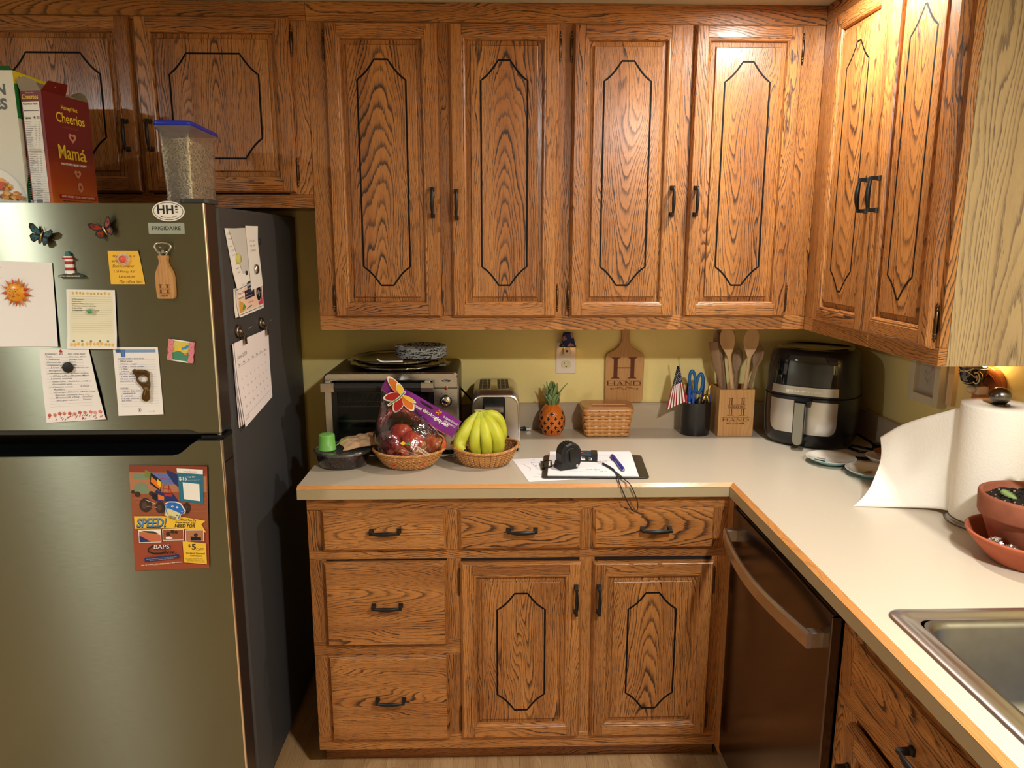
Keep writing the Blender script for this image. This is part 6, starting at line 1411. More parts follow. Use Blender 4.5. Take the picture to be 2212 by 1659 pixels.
mb = MB(); mb.box(.552, -.3055, .955, .570, -.3035, .966, INKD); mb.build('button', to)
for x in (.462, .592):
    for y in (-.29, -.065):
        mb = MB(); mb.lathe([(.006, 0), (.007, .004)], (x, y, ZT), BLK, n=12); mb.build('foot', to)
pl = thing('plug', 'black two-prong power plug lying loose behind the toaster', 'plug', (.62, -.04, ZT))
mb = MB(); mb.tube([(.598, -.052, ZT + .0085), (.606, -.050, ZT + .0085), (.622, -.046, ZT + .0085), (.630, -.0445, ZT + .0085)], [.0035, .0045, .0075, .0082], BLK, n=8, flat=.8); mb.box(.626, -.054, ZT + .003, .635, -.036, ZT + .014, BLK); mb.build('plug_body', pl, bevel=.001)
for dy in (-.006, .005):
    mb = MB(); mb.T = rot_about((.632, -.044, ZT + .0085), 'Z', .18); mb.box(.635, -.045 + dy, ZT + .0055, .650, -.0437 + dy, ZT + .0115, STEEL); mb.build('prong', pl)
mb = MB(); mb.tube([(.598, -.052, ZT + .0085), (.585, -.045, ZT + .006), (.56, -.035, ZT + .0035), (.52, -.03, ZT + .0035)], .003, BLK, n=7); mb.build('cord', pl)

# ================================================================== outlet, night light
ol = thing('outlet', 'white wall outlet plate with cream sockets above the backsplash', 'outlet', (.775, -.001, 1.165))
mb = MB(); mb.prism(rrect(.7415, 1.113, .8105, 1.226, .003), -.0055, -.0002, M('plate_white', (230, 214, 200), .4), 'xz'); mb.build('cover_plate', ol, bevel=.0015)
for zc in (1.146, 1.193):
    mb = MB(); P = [(.7765 + max(-.0172, min(.0172, .0185 * math.cos(q))) , zc + max(-.0142, min(.0142, .0172 * math.sin(q)))) for q in [2 * PI * k / 40 for k in range(40)]]
    mb.prism(P, -.0072, -.0050, M('socket_cream', (214, 200, 158), .4), 'xz'); A = Art(mb, mapXZ(0, -.0072, 0), .0003); A.rect(.7692, zc, .7710, zc + .0090, INKD); A.rect(.7818, zc, .7834, zc + .0075, INKD); A.disc(.7765, zc - .0075, .0026, INKD, 12); mb.build('socket', ol)
nl = thing('night_light', 'plug-in night light with blue floral shade in the outlet', 'night light', (.778, -.03, 1.20))
mb = MB(); mb.box(.7655, -.034, 1.183, .7895, -.0075, 1.206, M('lamp_body', (224, 204, 180), .45)); mb.lathe([(.0075, 0), (.007, .010)], (.7785, -.026, 1.206), M('lamp_body', ()), n=16); mb.build('plug_body', nl, bevel=.0015)
mb = MB(); mb.T = TR((.7755, -.034, 1.197)) @ Matrix.Rotation(PI / 2, 4, 'X'); mb.lathe([(.0042, 0), (.0042, .0008), (.0030, .0014), (.0002, .0010)], (0, 0, 0), M('sensor', (70, 50, 44), .2), n=16); mb.build('light_sensor', nl)
def shade_mat():
    m = M('shade_print', (48, 52, 104), .8); nt = m.node_tree; b = nt.nodes['Principled BSDF']; tc = nt.nodes.new('ShaderNodeTexCoord')
    n = nt.nodes.new('ShaderNodeTexNoise'); n.inputs['Scale'].default_value = 46; n.inputs['Detail'].default_value = 1.5; rp = nt.nodes.new('ShaderNodeValToRGB'); e = rp.color_ramp.elements; e[0].color = rgb(44, 48, 100); e[0].position = .0; e[1].position = .60; e[1].color = rgb(180, 140, 140); rp.color_ramp.interpolation = 'CONSTANT'
    for p, c in ((.50, (44, 48, 100)), (.515, (168, 128, 132)), (.66, (150, 60, 60)), (.72, (206, 190, 180))): q = e.new(p); q.color = rgb(*c)
    nt.links.new(tc.outputs['Object'], n.inputs['Vector']); nt.links.new(n.outputs['Fac'], rp.inputs[0]); nt.links.new(rp.outputs[0], b.inputs['Base Color']); return m
mb = MB(); mb.lathe([(.0275, 0), (.0272, .0025), (.0170, .045), (.0170, .0465), (.0160, .0465), (.0258, .002), (.0275, 0)], (.7785, -.032, 1.2145), shade_mat(), n=40, caps=(False, False), sy=.8)
mb.tube([(.7785 + (.0278 + .0006 * math.sin(24 * q)) * math.cos(q), -.032 + .8 * .0278 * math.sin(q), 1.2145 + .0008 * math.sin(24 * q)) for q in [2 * PI * k / 96 for k in range(96)]], .0017, M('shade_trim', (52, 62, 34), .8), n=5, closed=True); mb.build('lamp_shade', nl)
mb = MB(); mb.ball((.7785, -.030, 1.229), .0055, M('bulb_glow', (255, 214, 150), .5, emit=(255, 190, 110), es=22), 14, 10, (1, 1, 1.5)); mb.build('bulb', nl)

# ================================================================== ceramic pineapple
pa = thing('pineapple_ornament', 'orange ceramic pineapple ornament with painted-on dark holes and green crown', 'ornament', (.722, -.085, ZT)); PX, PY = .722, -.082
def pprof(k): return .0475 * (math.sin(PI * min(1, (.17 + .765 * k))) ** .60) * (1 - .06 * k)
OC = M('glaze_orange', (214, 112, 36), .12, coat=.6); PH_ = .110
mb = MB(); rings = []
for i in range(45):
    k = i / 44; R_ = pprof(k); z = ZT + .001 + PH_ * k; ring = []
    for j in range(72):
        q = 2 * PI * j / 72; d1 = math.sin(6 * q + k * 16); d2 = math.sin(6 * q - k * 16); g = -(.0012 * (1 - min(1, abs(d1) * 3.2)) + .0012 * (1 - min(1, abs(d2) * 3.2)))
        r_ = R_ + g * (1 if .04 < k < .97 else 0); ring.append(Vector((PX + r_ * math.cos(q), PY + r_ * math.sin(q), z)))
    rings.append(ring)
mb.loft(rings, OC); mb.build('body', pa)
mb = MB(); HB = M('hole_shade_paint', (44, 20, 12), .7); HG = M('glaze_pale', (232, 150, 84), .2)  # flat dark shapes paint the shade of openings; the body is not cut
for row in range(5):
    k = .14 + row * .140
    for j in range(11):
        q = 2 * PI * (j + .5 * (row % 2)) / 11 + .08
        c = q
        def sp(u, v, h):
            kk = k + v / PH_; R_ = pprof(kk) + h; a_ = c + u / max(.01, R_); return (PX + R_ * math.cos(a_), PY + R_ * math.sin(a_), ZT + .001 + PH_ * kk)
        A = Art(mb, sp, .0003, .0002)
        if row == 4 and j % 2: continue
        for s_, m_ in ((1.24, HG), (1.0, HB)): A.poly([(s_ * .0078 * (.72 + .28 * math.cos(4 * w_)) * math.cos(w_), s_ * .0084 * (.72 + .28 * math.cos(4 * w_)) * math.sin(w_)) for w_ in [2 * PI * n_ / 24 for n_ in range(24)]], m_)
mb.build('painted_holes', pa)
LG = M('glaze_green', (112, 136, 82), .15, coat=.6)
def leafp(q, L_, lean, z0, w_, r0=.010):
    mb = MB(); rings = []; dq = Vector((math.cos(q), math.sin(q), 0)); sq = Vector((-math.sin(q), math.cos(q), 0))
    for i in range(9):
        u = i / 8; p = Vector((PX, PY, z0)) + dq * (r0 + lean * u ** 1.7) + Vector((0, 0, .94 * L_ * u)); ww = 1.75 * w_ * (math.sin(PI * (.30 + .66 * u)) ** .7); th = .0085 * (1 - u * .75)
        rings.append([p - sq * ww + dq * (ww * .25), p - dq * th * .2, p + sq * ww + dq * (ww * .25), p + dq * (th + .0008)])
    mb.loft(rings, LG); return mb.build('leaf', pa)
for q, L_, lean in ((-PI / 2, .038, .004), (-PI * .12, .040, .016), (-PI * .88, .042, .020), (PI * .35, .04, .01), (PI * .65, .04, .01), (-PI * .3, .040, .010), (-PI * .7, .040, .010)): leafp(q, L_, lean, ZT + .106, .0105, .0125)
for q, L_, lean in ((-.12, .078, .044), (PI * 1.06, .074, .022), (-PI * .55, .062, .004), (-PI * .25, .080, .014), (PI * .9, .082, .012), (PI * .4, .080, .006), (PI / 2 + .5, .085, -.004)): leafp(q, L_, lean, ZT + .106, .0092, .007)
mb = MB(); mb.lathe([(.0175, 0), (.0168, .004), (.0135, .014), (.011, .03), (.008, .05), (.0002, .06)], (PX, PY, ZT + .107), LG, n=24); mb.build('crown_base', pa)

# ================================================================== engraved cutting board leaning on the wall
DK = M('burnt_dark', (96, 48, 26), .8)
bo = thing('cutting_board', 'bamboo paddle board engraved with large H leaning on the wall', 'cutting board', (.983, -.010, 1.0085)); cx = .9830
half = [(.0672, 1.030), (.0685, 1.150), (.0680, 1.170), (.0640, 1.1830), (.0540, 1.1905), (.0400, 1.1970), (.0270, 1.2070), (.0180, 1.2190), (.0135, 1.2350), (.0130, 1.262), (.0150, 1.283), (.012, 1.2965), (.006, 1.300)]
bot = [(.0600, 1.0108), (.0560, 1.0095)]; left = [(cx - a_, b_) for a_, b_ in reversed(half)]
poly = [(cx - a_, b_) for a_, b_ in reversed(bot)] + [(cx + a_, b_) for a_, b_ in bot[::-1]] + [(cx + .0655, 1.0145)] + [(cx + a_, b_) for a_, b_ in half] + left + [(cx - .0655, 1.0145)]
poly = [(cx - .0560, 1.0085), (cx + .0560, 1.0085), (cx + .0630, 1.0115), (cx + .0665, 1.0180)] + [(cx + a_, b_) for a_, b_ in half] + left + [(cx - .0665, 1.0180), (cx - .0630, 1.0115)]
mb = MB(); tt = rot_about((0, -.015, 1.0085), 'X', .035); mb.T = TR((0, .0, 0)); 
mb.prism(poly, -.0165, -.0035, BAMB, 'xz', off=(.1, .3)); A = Art(mb, mapXZ(0, -.0165, 0), .0003, .0001)
serifH(A, cx - .0475, 1.0960, .090, .0760, DK)
def serif_word(A, word, x, z, widths, h, mat, gap):
    for ch, w_ in zip(word, widths):
        s = h * .20; t = h * .07
        def vst(xx, ww): A.rect(xx - ww / 2, z, xx + ww / 2, z + h, mat); A.rect(xx - ww / 2 - s * .45, z, xx + ww / 2 + s * .45, z + t, mat); A.rect(xx - ww / 2 - s * .45, z + h - t, xx + ww / 2 + s * .45, z + h, mat)
        if ch == 'H': vst(x + s, s * 1.2); vst(x + w_ - s, s * 1.2); A.rect(x + s, z + h * .47, x + w_ - s, z + h * .54, mat)
        elif ch == 'A':
            A.poly([(x + s * .5, z), (x + s * .85, z), (x + w_ * .52, z + h), (x + w_ * .46, z + h)], mat); A.poly([(x + w_ - s * 1.9, z), (x + w_ - s * .3, z), (x + w_ * .54, z + h), (x + w_ * .44, z + h)], mat); A.rect(x + w_ * .24, z + h * .28, x + w_ * .7, z + h * .35, mat)
            A.rect(x - s * .1, z, x + s * 1.6, z + t, mat); A.rect(x + w_ - s * 2.3, z, x + w_ + s * .1, z + t, mat)
        elif ch == 'N':
            vst(x + s, s * .4); A.rect(x + w_ - s * 1.2, z, x + w_ - s * .8, z + h, mat); A.rect(x + w_ - s * 1.8, z + h - t, x + w_ - s * .2, z + h, mat); A.poly([(x + s * .6, z + h), (x + s * 2.2, z + h), (x + w_ - s * .8, z), (x + w_ - s * 1.3, z)], mat)
        elif ch == 'D':
            vst(x + s, s * 1.2); A.line([(x + s, z + h - t / 2), (x + w_ * .55, z + h - t / 2), (x + w_ * .8, z + h * .88), (x + w_ * .93, z + h * .66)], t, mat); A.line([(x + s, z + t / 2), (x + w_ * .55, z + t / 2), (x + w_ * .8, z + h * .12), (x + w_ * .93, z + h * .34)], t, mat); A.line([(x + w_ * .86, z + h * .8), (x + w_ * .95, z + h * .5), (x + w_ * .86, z + h * .2)], s * 1.1, mat)
        x += w_ + gap
A.rect(cx - .0625, 1.0875, cx + .0610, 1.0883, DK); A.rect(cx - .0640, 1.0710, cx + .0615, 1.0718, DK)
serif_word(A, 'HAND', cx - .0615, 1.0728, (.029, .024, .026, .028), .0138, DK, .0045)
for sg in (-1, 1):
    P = [(cx + sg * .004 - .001, 1.0605), (cx + sg * .010, 1.0645), (cx + sg * .020, 1.0650), (cx + sg * .030, 1.0615), (cx + sg * .038, 1.0585), (cx + sg * .040, 1.0615), (cx + sg * .036, 1.0630)]; A.line(P, .0009, DK, up=False)
    A.line([(cx + sg * .001, 1.0575), (cx + sg * .010, 1.0585), (cx + sg * .020, 1.0620), (cx + sg * .026, 1.0600)], .0008, DK, up=False); A.line([(cx + sg * .045, 1.0600 + .003 * math.sin(q)) if 0 else (cx + sg * (.0470 + .0035 * math.cos(q)), 1.0600 + .0030 * math.sin(q)) for q in [PI * .2 + k * PI * 1.5 / 8 for k in range(9)]], .0012, DK, up=False)
mb.build('board', bo, bevel=.0015)

# ================================================================== lidded woven basket
wb = thing('lidded_basket', 'square woven splint basket with flat hinged wooden lid', 'basket', (.91, -.10, ZT))
SPL = oak('splint', (206, 148, 84), (140, 84, 38), (190, 130, 68), spacing=.02, k=.01, rough=.4, coat=.2, contrast=.4, pore=.3)
bx0, bx1, by0, by1 = .834, .985, -.135, -.030; hgt = .086
mb = MB(); tf = lambda z: .008 * (z / hgt)      # flares outward upward
def bpt(s_, z, off):    # walk around perimeter
    x0, x1, y0, y1 = bx0 - tf(z) - off, bx1 + tf(z) + off, by0 - tf(z) - off, by1 + off; r_ = .014
    P = rrect(x0, y0, x1, y1, r_, 6); n = len(P); d = [0]
    for i in range(n): d.append(d[-1] + math.hypot(P[i][0] - P[(i + 1) % n][0], P[i][1] - P[(i + 1) % n][1]))
    L_ = s_ % 1 * d[-1]; k = max(0, min(n - 1, bisect.bisect_right(d, L_) - 1)); u = (L_ - d[k]) / max(1e-9, d[k + 1] - d[k]); a_, b_ = P[k], P[(k + 1) % n]
    return Vector((a_[0] + (b_[0] - a_[0]) * u, a_[1] + (b_[1] - a_[1]) * u, ZT + .002 + z))
nw = 22
rings = [[bpt(j / 88, z, -.002) for j in range(88)] for z in (0, hgt)]; mb.loft(rings, M('splint_inner', (120, 72, 34), .7), caps=(True, True))
for r_ in range(7):
    z0 = .001 + r_ * .0122; z1 = z0 + .0108
    for j in range(88):
        pass
    mk = lambda z, o_: [bpt(j / 176, z, o_ + .0012 * math.cos(PI * (j / 8 + r_))) for j in range(176)]
    mb.loft([mk(z0, -.0008), mk(z0 + .0012, .0006), mk(z1 - .0012, .0006), mk(z1, -.0008)], SPL, caps=(False, False), grain='x')
mb.build('woven_sides', wb)
mb = MB()
for j in range(nw):
    s0 = (j - .22) / nw; s1 = (j + .22) / nw; zs = [k * hgt / 18 for k in range(19)]
    P = []; F = []
    for k, z in enumerate(zs):
        o_ = .0016 - .0036 * (0.5 - .5 * math.cos(PI * (z / .0122 + j + .5))) if True else 0
        P += [bpt(s0, z, o_), bpt(s1, z, o_)]
    for k in range(18): F.append((2 * k, 2 * k + 1, 2 * k + 3, 2 * k + 2))
    mb.add(P, F, SPL, 'z')
mb.build('uprights', wb)
mb = MB(); mb.loft([[bpt(j / 120, z, o_) for j in range(120)] for z, o_ in ((hgt - .002, .0005), (hgt - .001, .0030), (hgt + .011, .0032), (hgt + .012, .001))], SPL, caps=(False, False), grain='x'); 
A = Art(mb, mapXZ(0, by0 - tf(hgt) - .0034, 0), .0004)
for k in range(5): A.disc(bx0 + .012 + k * .031, ZT + hgt + .007, .0016, GAP, 8)
mb.build('rim_band', wb)
mb = MB(); P = rrect(bx0 - .012, by0 - .013, bx1 + .012, by1 + .004, [.030, .030, .022, .022], 8)
LW = oak('lid_maple', (190, 128, 66), (150, 92, 44), (176, 114, 56), spacing=.02, k=.01, rough=.3, coat=.3, contrast=.4, pore=.2)
mb.prism(P, ZT + hgt + .0135, ZT + hgt + .0215, LW, grain='x'); mb.build('lid', wb, bevel=.002)
mb = MB(); mb.prism([(bx0 + .022, -.118), (bx1 - .014, -.118), (bx1 - .018, -.108), (bx0 + .026, -.108)], ZT + hgt + .0215, ZT + hgt + .0262, OAKE, grain='x'); mb.build('lid_handle_strip', wb, bevel=.0015)

# ================================================================== pen cup with contents
pc = thing('pen_cup', 'glossy black oval pen cup beside the wooden utensil block', 'pen cup', (1.222, -.085, ZT)); ux, uy = 1.2205, -.092
mb = MB(); mb.lathe([(.0495, 0), (.0510, .003), (.0520, .113), (.0535, .114), (.0505, .1145), (.0490, .110), (.0478, .006), (.0002, .006)], (ux, uy, ZT + .0005), M('cup_black', (20, 21, 24), .22, coat=.4), n=48, sy=.82, caps=(True, False)); o_ = mb.build('cup', pc)
fl = thing('flag', 'small American flag on a wooden stick in the pen cup', 'flag', (1.175, -.11, 1.03))
mb = MB(); mb.tube([(1.190, -.108, ZT + .02), (1.160, -.108, 1.12), (1.1505, -.108, 1.180)], .0022, SPOON, n=8); mb.build('stick', fl)
mb = MB(); mb.lathe([(.0018, 0), (.0026, .003), (.0026, .008), (.0014, .012), (.0002, .0135)], (1.150, -.108, 1.178), M('gilt', (200, 160, 80), .3, 1.0), n=10); mb.build('finial', fl)
FR = M('flag_red', (150, 26, 40), .8); FN = M('flag_navy', (26, 28, 56), .8)
hoist0, hoist1 = Vector((1.1525, -.1105, 1.158)), Vector((1.1845, -.1105, 1.034)); flyd = Vector((-.087, -.006, -.020))
def fm(u, v, h):   # u along the fly (0..1) ; v from top 0 to bottom 1
    top = hoist0; bottom = hoist1
    p = top + (bottom - top) * v; w_ = Vector((-.0012, 0, 0)) + Vector((-.072, -.004, -.030)) * u * (.10 + .90 * v)
    return p + w_ + Vector((0, -.004 * math.sin(u * 7 + v * 2) * u - h, 0))
mb = MB(); nst = 13
for k in range(nst):     # stripes run down the hanging cloth
    u0, u1 = k / nst, (k + 1) / nst
    mb.add([fm(u_, .46 + .54 * j / 8, 0) for j in range(9) for u_ in (u0, u1)], [(2 * j, 2 * j + 1, 2 * j + 3, 2 * j + 2) for j in range(8)], FR if k % 2 == 0 else WHT, smooth=False)
mb.add([fm(i / 10, .46 * j / 8, 0) for j in range(9) for i in range(11)], [(j * 11 + i, j * 11 + i + 1, (j + 1) * 11 + i + 1, (j + 1) * 11 + i) for j in range(8) for i in range(10)], FN)
A = Art(mb, fm, .0006, .0001)
for r_ in range(9):
    v = .10 + .04 * r_; n_ = 2 + r_ // 2
    for i in range(n_): A.poly([((i + .5 + .25 * (r_ % 2)) / (n_ + .5) + .030 / (.3 + v * 1.4) * (1 if q % 2 == 0 else .45) * math.cos(q * PI / 5), v + .014 * (1 if q % 2 == 0 else .45) * math.sin(q * PI / 5)) for q in range(10)], WHT)
A.h = 0
mb.build('cloth', fl, solid=.0004)
# pens, scissors, letter opener
def pen(x, y, zb, zt, lean, body, cap, label, r=.0042, clipm=None, cat='pen', name='pen'):
    t = thing(name, label, cat, (x, y, zb)); d = Vector((lean[0], lean[1], zt - zb)); p0 = Vector((x, y, zb)); mb = MB(); mb.tube([p0, p0 + d * .62], r, body, n=10); mb.build('barrel', t)
    mb = MB(); mb.tube([p0 + d * .62, p0 + d * .66, p0 + d * .97, p0 + d], [r, r * 1.15, r * 1.0, r * .5], cap, n=10); 
    if clipm: q = p0 + d * .95; mb.tube([q, q + Vector((.001, -r - .002, -.003)), p0 + d * .72 + Vector((0, -r - .002, 0))], .0011, clipm, n=6)
    mb.build('cap', t); return t
BPL = M('pen_blue', (34, 84, 176), .3); PWH = M('pen_grey', (176, 176, 186), .4)
pen(1.196, -.105, .935, 1.090, (-.004, -.006), PWH, BPL, 'white barrelled pen with pointed blue cap left of the scissors', .0048)
pen(1.204, -.118, .935, 1.066, (-.002, -.004), WHT, BPL, 'short blue capped white pen in front of the scissors', .0046)
pen(1.240, -.085, .935, 1.112, (.008, .002), BPL, M('pen_navy', (28, 52, 130), .3), 'dark blue pen leaning right behind the scissors', .0040)
pen(1.246, -.110, .935, 1.088, (.016, .004), BLK, M('gilt', ()), 'black and gold pen leaning right beside the scissors', .0042, M('gilt', ()))
pen(1.187, -.100, .935, 1.054, (-.004, 0), M('marker_red', (200, 50, 56), .4), M('marker_red', ()), 'red marker behind the flag cloth', .0060, cat='marker', name='marker')
pen(1.222, -.122, .935, 1.050, (.002, -.002), PWH, BLK, 'fat black marker at the front middle of the cup', .0078, cat='marker', name='marker')
pen(1.262, -.100, .935, 1.058, (.004, 0), WHT, M('pen_navy', ()), 'navy capped pen at the right edge of the cup', .0044)
pen(1.254, -.088, .935, 1.068, (.006, 0), M('marker_lime', (170, 190, 60), .4), M('marker_lime', ()), 'lime green highlighter behind the gold loop', .0055, cat='marker', name='marker')
sc2 = thing('scissors', 'scissors with large blue loop handles in the pen cup', 'scissors', (1.212, -.092, .94)); SBL = M('scissor_blue', (32, 96, 152), .35)
mb = MB(); mb.box(1.213, -.0925, .93, 1.222, -.0905, 1.045, STEEL); mb.build('blades', sc2)
for cx_, cz_, rx_, rz_, tl in ((1.2085, 1.098, .0105, .038, .10), (1.2275, 1.092, .0105, .034, -.10)):
    mb = MB(); mb.T = rot_about((cx_, -.092, cz_ - .03), 'Y', -tl); mb.tube([(cx_ + rx_ * math.cos(q), -.092, cz_ + rz_ * math.sin(q)) for q in [2 * PI * k / 30 for k in range(30)]], .0055, SBL, n=8, closed=True, side=(0, 1, 0)); mb.build('handle', sc2)
sc3 = thing('scissors', 'tan loop handle of scissors half hidden behind the flag', 'scissors', (1.19, -.075, .94))
mb = MB(); mb.box(1.190, -.0755, .93, 1.196, -.0735, 1.04, STEEL); mb.build('blades', sc3)
for cx_ in (1.183, 1.200):
    mb = MB(); mb.tube([(cx_ + .009 * math.cos(q), -.0745, 1.068 + .024 * math.sin(q)) for q in [2 * PI * k / 24 for k in range(24)]], .0036, M('scissor_tan', (150, 112, 56), .4), n=7, closed=True, side=(0, 1, 0)); mb.build('handle', sc3)
gl_ = MB(); gl_.tube([(1.236, -.108, 1.0), (1.236, -.114, 1.035), (1.242, -.116, 1.056), (1.250, -.116, 1.058), (1.257, -.112, 1.040), (1.256, -.104, 1.0)], .0046, M('gilt', ()), n=8); tag(gl_.build('brass_loop'), 'shiny brass loop handle at the front right of the cup', 'loop handle')

# ================================================================== utensil block with wooden spoons
ub = thing('utensil_block', 'square bamboo utensil holder engraved with split H and HAND', 'utensil holder', (1.35, -.085, ZT)); x0, x1, y0, y1, hh = 1.288, 1.4085, -.1365, -.0245, .164
mb = MB(); th = .009
for a_, b_, c_, d_ in ((x0, y0, x1, y0 + th), (x0, y1 - th, x1, y1), (x0, y0 + th, x0 + th, y1 - th), (x1 - th, y0 + th, x1, y1 - th)): mb.box(a_, b_, ZT + .001, c_, d_, ZT + hh, BAMB, 'z')
mb.box(x0 + th, y0 + th, ZT + .001, x1 - th, y1 - th, ZT + .010, BAMB, 'x'); A = Art(mb, mapXZ(0, y0, 0), .0003, .0001)
bc = (x0 + x1) / 2 - .002
for zz, hh_ in ((1.0265, .0235), (.9885, .0235)):
    for sx in (-.0185, .0225):
        for dx in (-.0042, .0022): A.rect(bc + sx + dx, zz, bc + sx + dx + (.0018 if dx < 0 else .0032), zz + hh_, DK)
        e = zz + hh_ - .0014 if zz > 1.0 else zz; A.rect(bc + sx - .011, e, bc + sx + .011, e + .0014, DK)
A.rect(bc - .029, 1.0252, bc + .033, 1.0262, DK); A.rect(bc - .029, 1.0122, bc + .033, 1.0132, DK); A.text('THERESA & MIKE', bc - .028, 1.0150, w_=.058, h=.0078, mat=DK)
A.rect(bc - .046, .9818, bc + .048, .9828, DK); serif_word(A, 'HAND', bc - .044, .9690, (.019, .019, .019, .019), .0105, DK, .0045); A.text('EST. 6.14.2004', bc - .030, .9590, w_=.060, h=.0058, mat=DK, bold=.01)
mb.build('box', ub, bevel=.001)
def spoon(bp, tp, w_, L_, m, label, bowl=True, tw=0.0, name='wooden_spoon', cat='wooden spoon', hw=.0065, face=(0, -1, 0), flat_end=False):
    bp, tp = Vector(bp), Vector(tp); d = (tp - bp); Lt = d.length; d.normalize(); f = Vector(face); s_ = d.cross(f).normalized(); f = s_.cross(d).normalized()
    rings = []; n = 30
    for i in range(n + 1):
        u = i / n; p = bp + d * Lt * u; rest = (1 - u) * Lt
        if rest < L_:
            k = 1 - rest / L_; wd = hw + (w_ - hw) * (math.sin(PI / 2 * min(1, k / .55)) ** 1.3) if k < .55 else w_ * math.sqrt(max(.0004, 1 - ((k - .55) / .45) ** 2.3)) if not flat_end else w_ * (1 - .04 * (k - .55))
            dish = .006 * math.sin(PI * k) if bowl else 0; th = .0028
        else: wd = hw * (1 + .15 * math.sin(u * 5)); dish = 0; th = .0042
        r_ = []
        for q in range(12):
            a_ = 2 * PI * q / 12; cs, sn = math.cos(a_), math.sin(a_); r_.append(p + s_ * wd * cs + f * (th * sn - dish * (1 - cs * cs) * (1 if sn > 0 else .8)))
        rings.append(r_)
    mb = MB(); mb.loft(rings, m, grain=d); return tag(mb.build(name), label, cat, None)
spoon((1.362, -.105, .93), (1.306, -.112, 1.292), .0270, .105, SPOON, 'large pale wooden spoon leaning left at the front of the block')
spoon((1.376, -.100, .93), (1.398, -.112, 1.292), .0275, .110, SPOON, 'large pale wooden spoon standing nearly upright at the front right', flat_end=False)
spoon((1.330, -.085, .93), (1.283, -.080, 1.275), .0160, .14, SPOOND, 'worn grey wooden spatula leaning left behind the front spoon', bowl=False)
spoon((1.336, -.100, .93), (1.268, -.098, 1.236), .0165, .13, SPOOND, 'weathered flat wooden turner at the far left of the block', bowl=False, name='wooden_turner', cat='wooden turner', flat_end=True, face=(-.6, -.8, 0))
spoon((1.345, -.070, .93), (1.300, -.060, 1.290), .0180, .12, SPOOND, 'dark worn wooden spoon at the back left of the block', face=(-.5, -.8, 0))
spoon((1.380, -.080, .93), (1.440, -.075, 1.222), .0200, .085, SPOOND, 'worn wooden spoon leaning far right toward the air fryer', face=(-.75, -.6, 0))
spoon((1.36, -.055, .93), (1.372, -.05, 1.21), .0180, .085, SPOOND, 'short dark wooden spoon between the two front spoons')

# ================================================================== air fryer
af = thing('air_fryer', 'black air fryer with steel basket front and grey handle', 'air fryer', (1.562, -.165, ZT)); ax_, ay_ = 1.592, -.172; TA = TR((ax_, ay_, ZT)) @ Matrix.Rotation(-.62, 4, 'Z') @ Matrix.Diagonal((1.06, 1.06, 1.05, 1))
AB = M('fryer_black', (15, 17, 21), .28, coat=.3); AG = M('fryer_gloss', (8, 12, 16), .06, coat=1.0)
def sq(r, z, p=2.7, n=72, sy=1.0): return [Vector((r * abs(math.cos(q)) ** (2 / p) * (1 if math.cos(q) >= 0 else -1), sy * r * abs(math.sin(q)) ** (2 / p) * (1 if math.sin(q) >= 0 else -1), z)) for q in [2 * PI * k / n for k in range(n)]]
FZ = lambda k: k
def frad(z): 
    pts = [(0, .118), (.012, .128), (.03, .1345), (.10, .1385), (.165, .1375), (.23, .134), (.270, .129), (.288, .124), (.297, .117), (.300, .110)]
    for (a_, b_), (c_, d_) in zip(pts, pts[1:]):
        if z <= c_: return b_ + (d_ - b_) * (z - a_) / (c_ - a_)
    return .110
mb = MB(); mb.T = TA; zs = [.004, .010, .016, .03, .05, .08, .11, .14, .158]; mb.loft([sq(frad(z), z) for z in zs], AB, caps=(True, False)); mb.loft([sq(frad(z) - (.0022 if z == .1605 else 0), z) for z in (.158, .1605, .163)], GROOVE, caps=(False, False))
mb.loft([sq(frad(z), z) for z in (.163, .18, .20, .22, .24, .26, .275, .285, .292, .297, .300)], AB, caps=(False, False)); mb.loft([sq(.110, .300), sq(.107, .3018), sq(.103, .3008), sq(.101, .298), sq(.04, .2985)], AG, caps=(False, True)); mb.build('body', af)
def fsurf(s_, z, off):   # s_ arc length from the front centre, projected on the body
    q = -PI / 2 + s_ / .134; p = 2.7; r = frad(z) + off; c, n_ = math.cos(q), math.sin(q)
    return TA @ Vector((r * abs(c) ** (2 / p) * (1 if c >= 0 else -1), r * abs(n_) ** (2 / p) * (1 if n_ >= 0 else -1), z))
def fpatch(name, par, outline_fn, z0, z1, mat, off, nz=12, nu=24, label=None):
    mb = MB(); P = []
    for j in range(nz + 1):
        z = z0 + (z1 - z0) * j / nz; a_, b_ = outline_fn(z)
        for i in range(nu + 1): P.append(fsurf(a_ + (b_ - a_) * i / nu, z, off))
    mb.add(P, [(j * (nu + 1) + i, j * (nu + 1) + i + 1, (j + 1) * (nu + 1) + i + 1, (j + 1) * (nu + 1) + i) for j in range(nz) for i in range(nu)], mat, 'z', smooth=True); return mb.build(name, par, label=label)
bd = fpatch('basket_front', af, lambda z: ((lambda w_: (-w_, w_))(.088 if z > .075 else .060 + .028 * math.sqrt(max(0, 1 - ((.075 - z) / .029) ** 2)))), .047, .150, SSV, .0015)
fpatch('steel_band', af, lambda z: (-.088, .088), .168, .193, SSV, .0015, 4)
fpatch('control_glass', af, lambda z: (-.080, .080), .196, .286, AG, .0012, 10)
mb = MB(); A = Art(mb, lambda u, v, h: fsurf(u, v, .0020 + h), .0002); A.text('gourmia', -.036, .1765, w_=.072, h=.010, mat=M('steel_bright', (230, 228, 222), .3, .8), bold=.03); mb.build('lettering', af)
mb = MB(); mb.T = TA; hy = -.134
